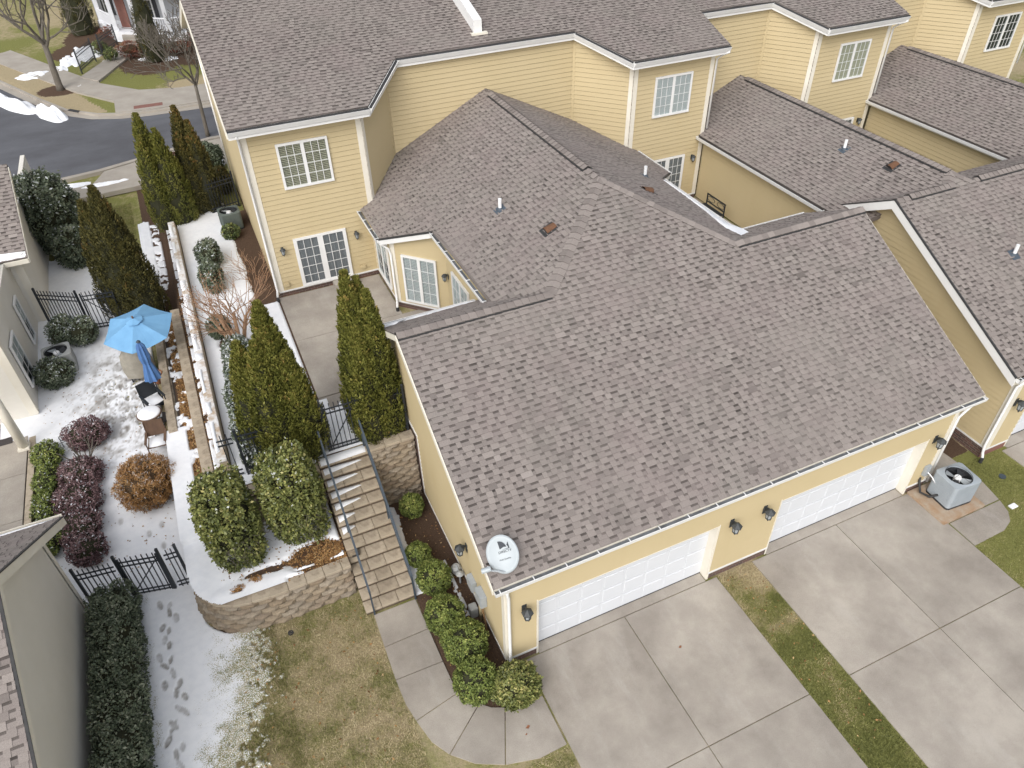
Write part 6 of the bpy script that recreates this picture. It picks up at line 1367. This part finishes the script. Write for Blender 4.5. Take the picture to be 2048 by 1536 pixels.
for k in range(6, 12):     # wedges of snow on the upper treads
    y0 = SY0+k*run+.06; z1_ = (k+1)*rise+.004; wl = (.36, .46, .72, .84, .84, 1.05)[k-6]
    snow_slab(sm, [(-2.66, y0+.02), (-2.66+wl*.5, y0+.10), (-2.66+wl, y0+.17), (-2.66+wl*.97, y0+.20), (-2.66+wl*.4, y0+run-.03), (-2.66, y0+run-.03)], z1_, .03)
snow_slab(sm, [(-2.68, 6.0), (-1.45, 6.03), (-1.42, 6.3), (-2.68, 6.3)], rise*13+.004, .03)
y = 7.2
while y < 21: L = .3+1.3*rg.random(); w0 = .09+.12*rg.random(); x0_ = -5.09; snow_slab(sm, [(x0_+.0, y), (x0_+w0, y+.05), (x0_+w0*(.7+.3*rg.random()), y+L*.5), (x0_+w0, y+L-.05), (x0_, y+L)], 2.681, .022); y += L+.1+.5*rg.random()
tag(sm.build('snow', 'snow', smooth=True, fix=False), kind='stuff')
sm = MB()   # snow left on roofs along the cold eaves
def roof_strip(x0, x1, yf, zf, w0, n=26):
    for i in range(n): pass
edge = []
rg = np.random.default_rng(5); pts = [(-.22, BE-.01)]+[(-.22+2.7*i/10, BE-.01) for i in range(1, 11)]+[(-.22+2.7*i/10, BE-.02-.42*(1-i/11)*(.8+.4*rg.random())) for i in range(10, -1, -1)]
snow_slab(sm, pts, np.array([ZBk(p[1])+.02 for p in pts]), .03)
pts = [(cxe1-.02, 7.2), (cxe1+.02, 10.8), (cxe1-.12, 10.7), (cxe1-.2, 9.3), (cxe1-.28, 8.2), (cxe1-.5, 7.2), (cxe1-.55, 6.75), (cxe1-.2, 6.45), (cxe1+.3, 6.7), (cxe1+.25, 7.3)]
snow_slab(sm, pts, np.array([max(ZC(p[0]), ZBk(p[1]) if p[1] > 6.4 and p[0] > cxe1-.1 and p[1] < 7.35 else 0)+.02 for p in pts]), .03)
pts = [(nx1-.1, ne1-.02), (-15, ne1-.02), (-15, ne1-.35), (-12, ne1-.28), (-10, ne1-.2), (nx1-.1, ne1-.12)]; snow_slab(sm, pts, np.array([zN(p[1])+.02 for p in pts]), .03)
pts = [(-9.45, 18.02), (-14, 18.02), (-14, 18.4), (-11, 18.3), (-9.45, 18.2)]; snow_slab(sm, pts, np.array([3.98+.6*(p[1]-18.0)+.02 for p in pts]), .03)
tag(sm.build('roof_snow', 'snow', fix=False), kind='stuff')
def mound(name, cx, cy, rx, ry, h, z0, seed, rot=0.0, mat='snow', amp=2.4):
    bm = bmesh.new(); bmesh.ops.create_grid(bm, x_segments=28, y_segments=28, size=1)
    for v in bm.verts:
        r2 = v.co.x**2+v.co.y**2; n_ = float(fbm(v.co.x*2.4+seed, v.co.y*2.4, 0, 1.0, 3, seed)); z = h*(1-r2*1.3+(n_-.5)*amp)*(.6+.9*n_)
        x, y = v.co.x*rx, v.co.y*ry; wx, wy = cx+x*math.cos(rot)-y*math.sin(rot), cy+x*math.sin(rot)+y*math.cos(rot); v.co = (wx, wy, (z0 if z0 else float(H(np.array([wx]), np.array([wy]))[0])+.01)+max(z, -.06)); v.select = z < -.05
    bmesh.ops.delete(bm, geom=[f for f in bm.faces if all(v.select for v in f.verts)], context='FACES')
    me = bpy.data.meshes.new(name); bm.to_mesh(me); bm.free(); me.materials.append(MAT[mat]); me.polygons.foreach_set('use_smooth', [True]*len(me.polygons)); return tag(npobj(name, me), kind='stuff')
mound('snow_bank', -11.6, 41.3, 2.3, .7, .38, 1.93, 3, -1.05, amp=.55); mound('snow_bank', -9.85, 39.0, 1.9, .65, .42, 1.93, 6, -1.15, amp=.55); mound('snow_bank', -12.8, 43.5, 1.2, .5, .3, 1.93, 8, -1.0, amp=.55)
for i, (x, y, rx, ry) in enumerate(((-7.9, 50.2, .9, 2.2), (-8.8, 48.6, .7, 1.4), (-9.6, 47.0, .6, .9), (-10.9, 46.6, 1.1, .8), (-6.6, 47.6, .4, .5), (-5.9, 49.0, .4, .6), (-4.4, 46.8, .5, .35), (-3.0, 46.2, .5, .4), (-8.5, 43.1, .5, .3), (-7.4, 27.9, 1.0, .22), (-8.9, 28.3, .9, .3), (-2.35, 27.9, .2, .5))): mound('snow_patch', x, y, rx, ry, .05, 2.04 if y < 30 else 0, 20+i)

# ------------------------------------------------------------------ grass and leaf litter
def blades(name, zone, n, hgt, seed, mat='grass', tonef=None):
    rg = np.random.default_rng(seed); P = zone(rg, n); n = len(P); a = rg.uniform(0, 2*np.pi, n); h = hgt*rg.uniform(.5, 1.2, n); ln = rg.normal(size=(n, 2))*.6
    z = H(P[:, 0], P[:, 1])-.005; w_ = .006+.006*rg.random(n); dx, dy = np.cos(a)*w_, np.sin(a)*w_
    V = np.stack([np.stack([P[:, 0]-dx, P[:, 1]-dy, z], 1), np.stack([P[:, 0]+dx, P[:, 1]+dy, z], 1), np.stack([P[:, 0]+ln[:, 0]*h, P[:, 1]+ln[:, 1]*h, z+h], 1)], 1).reshape(-1, 3)
    g = tonef(P, rg); tag(npobj(name, npmesh(name, V, np.arange(3*n).reshape(n, 3), mat, np.clip(g, 0, 1), np.zeros(n))), kind='stuff')
def tonelawn(P, rg): return np.clip(.62-.9*(fbm(P[:, 0], P[:, 1], 0, .55, 3, 11)-.5)*1.3-1.5*(fbm(P[:, 0], P[:, 1], 0, 3.5, 3, 5)-.5)+.24*rg.normal(size=len(P)), 0, 1)
def zone_front(rg, n):
    P = np.stack([rg.uniform(-6.6, -2.5, n), rg.uniform(-4, 3.4, n)], 1)
    ok = (P[:, 0] < ip(P[:, 1], [-4, -2.3, -1.4, -.3, .1, 3.4], [2, -.6, -2.06, -2.48, -2.58, -2.58])) & (P[:, 0] > ip(P[:, 1], [-4, .3, .9, 1.4, 2.4, 3.1, 3.4], [-6.9, -6.6, -6.4, -6.1, -5.8, -5.8, -5.6])); return P[ok]
blades('lawn_grass', zone_front, 95000, .05, 1, tonef=tonelawn)
def zone_snow(rg, n):
    P = np.stack([rg.uniform(-7.6, -4.9, n), rg.uniform(-3, 3.7, n)], 1); e = ip(P[:, 1], [-4, .3, .9, 1.4, 2.4, 3.1, 3.7], [-6.5, -6.2, -6.05, -5.7, -5.4, -5.5, -5.2])-P[:, 0]; cl = fbm(P[:, 0], P[:, 1], 0, 2.2, 3, 77)
    return P[rg.random(len(P)) < np.clip(.95-e*.8, 0, 1)*np.clip((cl-.34)*4, 0, 1)]
blades('lawn_grass', zone_snow, 42000, .085, 8, tonef=lambda P, rg: .30+.22*rg.normal(size=len(P)))
blades('lawn_grass', lambda rg, n: np.stack([rg.uniform(-2.6, .36, n), rg.uniform(-4.5, -2.28, n)], 1), 14000, .05, 4, tonef=tonelawn)
blades('verge_grass', lambda rg, n: np.stack([rg.uniform(5.92, 7.02, n), rg.uniform(-6.5, -.05, n)], 1), 26000, .05, 2, tonef=lambda P, rg: np.clip(.62-.45*sstep(-.5, -2.5, P[:, 1])-1.6*(fbm(P[:, 0], P[:, 1], 0, 1.6, 3, 21)-.5)+.15*rg.normal(size=len(P)), 0, 1))
blades('lawn_grass', lambda rg, n: (lambda P: P[(P[:, 0] > ip(P[:, 1], [-6, -2.2, -2.15, -1.9, -1.4, 0, .2], [12.75, 12.75, 14.0, 14.5, 14.75, 14.9, 15.0]))])(np.stack([rg.uniform(12.75, 16.4, n), rg.uniform(-6, .1, n)], 1)), 30000, .05, 3, tonef=lambda P, rg: np.clip(.22+.14*rg.normal(size=len(P))+.7*(fbm(P[:, 0], P[:, 1], 0, 1.1, 3, 8)-.5), 0, 1))
blades('lawn_grass', lambda rg, n: np.stack([rg.uniform(-9.5, -6.5, n), rg.uniform(21.5, 26, n)], 1), 22000, .05, 5, tonef=lambda P, rg: .3+.2*rg.normal(size=len(P)))
def litter(name, pts_fn, n, size, seed, zoff=.012):
    rg = np.random.default_rng(seed); X, Y, Z = pts_fn(rg, n); n = len(X); P = np.stack([X, Y, Z+zoff+.02*rg.random(n)], 1); Nn = np.tile([0, 0, 1.0], (n, 1))+rg.normal(size=(n, 3))*.35
    A = rg.normal(size=(n, 3)); A[:, 2] *= .25; A /= np.linalg.norm(A, axis=1)[:, None]; B = np.cross(A, Nn); B /= np.linalg.norm(B, axis=1)[:, None]; s = (size*rg.uniform(.6, 1.3, n))[:, None]
    V = np.stack([P-A*s, P+B*s*.55, P+A*s, P-B*s*.55], 1).reshape(-1, 3); tag(npobj(name, npmesh(name, V, np.arange(4*n).reshape(n, 4), 'leaf_litter', rg.random(n), np.zeros(n))), kind='stuff')
U_ = lambda rg, a, b, c, d, n: (rg.uniform(a, b, n), rg.uniform(c, d, n))
def lz(rg, n):
    X, Y = U_(rg, -4.35, -2.75, 3.78, 4.75, n); k = rg.random(n) < .25+.75*np.exp(-ell(X, Y, -3.0, 4.15, .5, .3)); return X[k], Y[k], H(X[k], Y[k])+.0
litter('leaf_litter', lz, 3600, .035, 1, .015)
def lz2(rg, n): X, Y = U_(rg, -6.02, -5.62, 6.1, 16.5, n); return X, Y, np.maximum(1.12, yard_z(Y)+.02)
litter('leaf_litter', lz2, 6500, .035, 2, .02)
def lz3(rg, n): X, Y = U_(rg, -5.38, -5.08, 6.1, 18, n); return X, Y, np.maximum(1.6, yard_z(Y)+.1)
litter('leaf_litter', lz3, 1400, .03, 3, .02)
def lz4(rg, n): X, Y = U_(rg, -5.8, -2.9, 3.7, 5.0, n); return X, Y, H(X, Y)+.06
litter('leaf_litter', lz4, 260, .03, 4)
def lz5(rg, n): X, Y = U_(rg, -10, -6.7, 6.2, 15.5, n); return X, Y, H(X, Y)+.05
litter('leaf_litter', lz5, 420, .028, 5)
def lz6(rg, n): X, Y = U_(rg, -6, -2.8, -2, 3.2, n); return X, Y, H(X, Y)+.03
litter('leaf_litter', lz6, 130, .035, 6)
def lz7(rg, n): X, Y = U_(rg, 5.95, 7.0, -5, -.1, n); return X, Y, H(X, Y)+.03
litter('leaf_litter', lz7, 90, .03, 7)
def lz8(rg, n): X, Y = U_(rg, -1.3, -.1, -.6, 5.8, n); return X, Y, H(X, Y)+.01
litter('leaf_litter', lz8, 260, .03, 8)

# ------------------------------------------------------------------ yard furniture
yz = lambda x, y: float(H(np.array([x]), np.array([y]))[0])+.045
# open parasol
ux_, uy_ = -6.62, 14.15; z0 = yz(ux_, uy_); T = thing('patio_umbrella', 'open sky blue patio umbrella over the snowy yard', 'umbrella', (ux_, uy_, z0))
ta = math.radians(10); apex = np.array([ux_, uy_, 3.05]); Rm = Matrix.Rotation(ta, 3, 'X') @ Matrix.Rotation(math.radians(-3), 3, 'Y')
def uq(r_, a, z): return apex+np.array(Rm @ Vector((r_*math.cos(a), r_*math.sin(a), z)))
cv = MB(); n8 = 6; RU = 1.12
for i in range(n8):
    a0, a1 = 2*math.pi*i/n8+.25, 2*math.pi*(i+1)/n8+.25; K = 5; S = 4
    g = {}
    for k in range(K+1):
        for j in range(S+1):
            t_ = j/S; r_ = RU*k/K; p = uq(r_, a0, -.42*(k/K)**1.1)*(1-t_)+uq(r_, a1, -.42*(k/K)**1.1)*t_; p = p-np.array([0, 0, .05*math.sin(math.pi*t_)*(k/K)]); g[k, j] = p
    for k in range(K):
        for j in range(S): cv.poly([g[k, j], g[k+1, j], g[k+1, j+1], g[k, j+1]] if k else [g[0, 0], g[1, j], g[1, j+1]])
cv.build('canopy', 'umbrella_blue', T, fix=False)
vt = MB()
for i in range(n8): a0, a1 = 2*math.pi*i/n8+.25, 2*math.pi*(i+1)/n8+.25; vt.poly([uq(0, 0, .05), uq(.26, a0, -.03), uq(.27, (a0+a1)/2, -.055), uq(.26, a1, -.03)])
vt.build('vent_flap', 'umbrella_blue', T, fix=False)
MB().tube([(ux_, uy_-.18, z0-.05), tuple(apex-np.array([0, 0.02, .1]))], .022, 8).build('pole', 'dark_metal', T); MB().tube([uq(0, 0, .03), uq(0, 0, .12)], .03, 8).build('finial', 'wood_brown', T)
rb = MB()
for i in range(n8): a0 = 2*math.pi*i/n8+.25; rb.tube([uq(.03, a0, -.03), uq(RU*.98, a0, -.44)], .008, 5)
rb.build('rib', 'dark_metal', T); MB().lathe([(.24, 0), (.24, .05), (.05, .09)], (ux_, uy_-.18, z0-.05), 16).build('base', 'dark_metal', T)
# folded parasol
fx, fy = -6.52, 12.55; z0 = yz(fx, fy); T = thing('folded_umbrella', 'folded blue umbrella leaning upright beside snowy chair', 'umbrella', (fx, fy, z0)); mb = MB(); nn = 16
for k, (r_, z) in enumerate([(.03, 2.35), (.10, 2.2), (.13, 1.8), (.10, 1.55), (.17, 1.15), (.20, .95)]):
    for j in range(nn): q = 2*math.pi*j/nn; rr = r_*(1+.35*(j % 2)); mb.v.append((fx+.06*(2.3-z)*-.2+rr*math.cos(q), fy+rr*math.sin(q), z0+z))
for k in range(5):
    for j in range(nn): j2 = (j+1) % nn; mb.f.append((k*nn+j, k*nn+j2, (k+1)*nn+j2, (k+1)*nn+j)); mb.t.append(.5)
mb.build('canopy', 'umbrella_navy', T, fix=False); MB().tube([(fx-.02, fy, z0), (fx, fy, z0+2.4)], .02, 8).build('pole', 'dark_metal', T); MB().lathe([(.05, 0), (.07, .03), (.03, .08)], (fx, fy, z0+2.33), 10).build('top_cap', 'rail_metal', T); MB().lathe([(.22, 0), (.22, .05), (.05, .08)], (fx-.02, fy, z0), 14).build('base', 'dark_metal', T)
# covered grill
gx_, gy_ = -7.02, 14.05; z0 = yz(gx_, gy_); T = thing('covered_grill', 'grill under a tan fabric cover below the umbrella', 'grill', (gx_, gy_, z0)); mb = MB(); ring = [(.40, .12), (.42, .35), (.40, .7), (.36, .92), (.28, 1.05), (.12, 1.1)]; b0 = 0; nn = 22
for r_, z in ring:
    for j in range(nn): q = 2*math.pi*j/nn; rr = r_*(1+.06*math.sin(q*7+z*3)*(1.2-z)); mb.v.append((gx_+1.15*rr*math.cos(q), gy_+.8*rr*math.sin(q), z0+z))
for k in range(len(ring)-1):
    for j in range(nn): j2 = (j+1) % nn; mb.f.append((k*nn+j, k*nn+j2, (k+1)*nn+j2, (k+1)*nn+j)); mb.t.append(.5)
mb.f.append(tuple((len(ring)-1)*nn+j for j in range(nn))); mb.t.append(.5); mb.build('cover', 'grill_cover', T, smooth=True)
for sx, sy in ((-.3, -.2), (.3, -.2), (-.3, .2), (.3, .2)): MB().box(gx_+sx-.02, gx_+sx+.02, gy_+sy-.02, gy_+sy+.02, z0-.04, z0+.15).build('leg', 'dark_metal', T)
px_, py_ = -6.58, 13.55; T = thing('flower_pot', 'empty terracotta flower pot beside the covered grill', 'pot', (px_, py_, yz(px_, py_))); MB().lathe([(.14, 0), (.20, .28), (.23, .28), (.23, .35), (.19, .35), (.18, .27)], (px_, py_, yz(px_, py_)-.03), 20).build('pot', 'terracotta', T, smooth=False); MB().lathe([(.0, .27), (.185, .27)], (px_, py_, yz(px_, py_)-.03), 16).build('soil', 'mat_dark', T, fix=False)
# chairs and table
def chair(label, x, y, rz, mat, mesh_back=False):
    z0 = yz(x, y)-.03; T = thing('patio_chair', label, 'chair', (x, y, z0), 'chairs in the snowy yard', rz); w_ = .27
    for sx in (-1, 1):
        MB().tube([(sx*w_, -.27, 0), (sx*w_, -.25, .62)], .018, 6).build('leg', mat, T, world=False); MB().tube([(sx*w_, .25, 0), (sx*w_, .22, .45), (sx*w_*.95, .30, 1.0)], .018, 6).build('leg', mat, T, world=False)
        MB().obox((sx*w_, -.02, .63), (.035, 0, 0), (0, .27, 0), (0, 0, .015)).build('armrest', mat, T, world=False)
    MB().box(-w_, w_, -.26, .22, .40, .43).build('seat', mat, T, bevel=.008, world=False); MB().hexa([(-w_, .23, .48), (w_, .23, .48), (w_, .25, .48), (-w_, .25, .48), (-w_*.95, .30, 1.0), (w_*.95, .30, 1.0), (w_*.95, .32, 1.0), (-w_*.95, .32, 1.0)]).build('backrest', mat, T, world=False)
    q = MB(); snow_slab(q, [(-.23, -.22), (0, -.25), (.23, -.22), (.24, .18), (0, .2), (-.24, .18)], .431, .05); q.build('seat_snow', 'snow', T, smooth=True, fix=False, world=False); return T
chair('black metal chair with snowy seat next to folded umbrella', -6.72, 12.2, .4, 'dark_metal'); chair('brown wooden chair with snowy seat under round table edge', -6.80, 10.45, -.1, 'wood_brown')
tx, ty = -6.86, 11.35; z0 = yz(tx, ty)-.02; T = thing('bistro_table', 'small round table topped with a disc of snow', 'table', (tx, ty, z0)); MB().lathe([(.36, .68), (.37, .70), (.36, .725), (.0, .725)], (tx, ty, z0), 28).build('table_top', 'wood_brown', T, smooth=False)
MB().lathe([(.335, .725), (.33, .75), (.28, .775), (.0, .785)], (tx, ty, z0), 28).build('snow_cap', 'snow', T, smooth=True)
for k in range(3): a = 2.1*k+.4; MB().tube([(tx+.30*math.cos(a), ty+.30*math.sin(a), z0), (tx+.06*math.cos(a), ty+.06*math.sin(a), z0+.38), (tx+.28*math.cos(a), ty+.28*math.sin(a), z0+.69)], .014, 6).build('leg', 'dark_metal', T)
mb = MB(); mb.tube([(-6.80+.13*math.cos(a)*(1+.1*math.sin(3*a)), 11.62+.13*math.sin(a), yz(-6.8, 11.6)+.02+.012*(a/6.28)) for a in np.linspace(0, 20, 70)], .018, 6); tag(mb.build('garden_hose', 'hose_green', smooth=True), 'coiled green garden hose behind the round table', 'hose')
tag(MB().lathe([(.28, 0), (.28, .02), (.0, .02)], (-6.68, 11.8, yz(-6.68, 11.8)-.01), 20).build('plant_saucer', 'mat_dark'), 'flat black round mat near the garden hose', 'mat')
# wire ornament
T = thing('garden_ornament', 'black wire garden ornament with scroll rings by purple shrub', 'ornament', (-9.1, 11.6, .7)); 
for k in range(3): cx = -9.35+.25*k; MB().tube([(cx+.10*math.cos(a), 11.65+.03*k, 1.15+.10*math.sin(a)) for a in np.linspace(0, 6.3, 20)], .012, 5, cap=False).build('ring', 'dark_metal', T)
MB().tube([(-9.5, 11.65, .98), (-8.7, 11.72, 1.05)], .012, 5).build('bar', 'dark_metal', T)
for x in (-9.45, -8.75): MB().tube([(x, 11.68, .6), (x, 11.68, 1.05)], .012, 5).build('stake', 'dark_metal', T)
# bench in the court
T = thing('metal_bench', 'black scroll back metal bench in the narrow court', 'bench', (14.35, 12.6, ZP)); bx_, by_ = 14.40, 12.62
for y in (by_-.55, by_+.55): 
    for x in (bx_-.2, bx_+.22): MB().box(x-.02, x+.02, y-.02, y+.02, 2.29, 2.75 if x < bx_ else 3.15).build('leg', 'dark_metal', T)
MB().box(bx_-.22, bx_+.2, by_-.58, by_+.58, 2.73, 2.76).build('seat', 'dark_metal', T); MB().box(bx_+.2, bx_+.24, by_-.58, by_+.58, 3.13, 3.17).build('backrest', 'dark_metal', T); MB().box(bx_+.2, bx_+.24, by_-.58, by_+.58, 2.84, 2.87).build('backrest_rail', 'dark_metal', T)
for k in range(2): MB().tube([(bx_+.22, by_-.3+.6*k+.22*math.cos(a), 3.0+.10*math.sin(a)) for a in np.linspace(0, 6.3, 20)], .012, 5, cap=False).build('scroll', 'dark_metal', T)
# small things on the ground
tag(MB().lathe([(.07, 0), (.07, .03), (.0, .03)], (-4.56, 3.05, -.03), 16).build('drain_cap', 'black_strip'), 'small black drain cap in the lawn below curved wall', 'drain'); tag(MB().lathe([(.10, 0), (.10, .03), (.0, .03)], (15.6, -.75, -.03), 16).build('drain_cap', 'rail_metal'), 'grey round drain cap in the right lawn', 'drain')
tag(MB().box(14.75, 15.0, -1.75, -1.6, -.02, .02).build('litter_cup', 'pvc', bevel=.01), 'crushed pale cup lying on the right lawn', 'litter')
for x, y, r_, lb in ((3.9, -1.35, .05, 'single brown leaf on the nearer driveway'), (-.25, -1.55, .06, 'brown leaf clump on the curved walkway slab'), (-.35, -1.68, .03, 'tiny brown leaf scrap on curved walkway')):
    o = MB().poly([(x-r_, y, .012), (x, y-r_*.6, .02), (x+r_, y+r_*.3, .010), (x+r_*.2, y+r_*.7, .022)]).build('fallen_leaf', 'terracotta', fix=False); tag(o, lb, 'leaf')
strip('storm_drain', [(-9.0, 38.95), (-8.5, 38.35), (-8.35, 38.5), (-8.85, 39.1)], 2.075, 'black_strip', .03)
print('meshes', len(bpy.data.meshes), 'tris', sum(len(m.polygons) for m in bpy.data.meshes)*2)
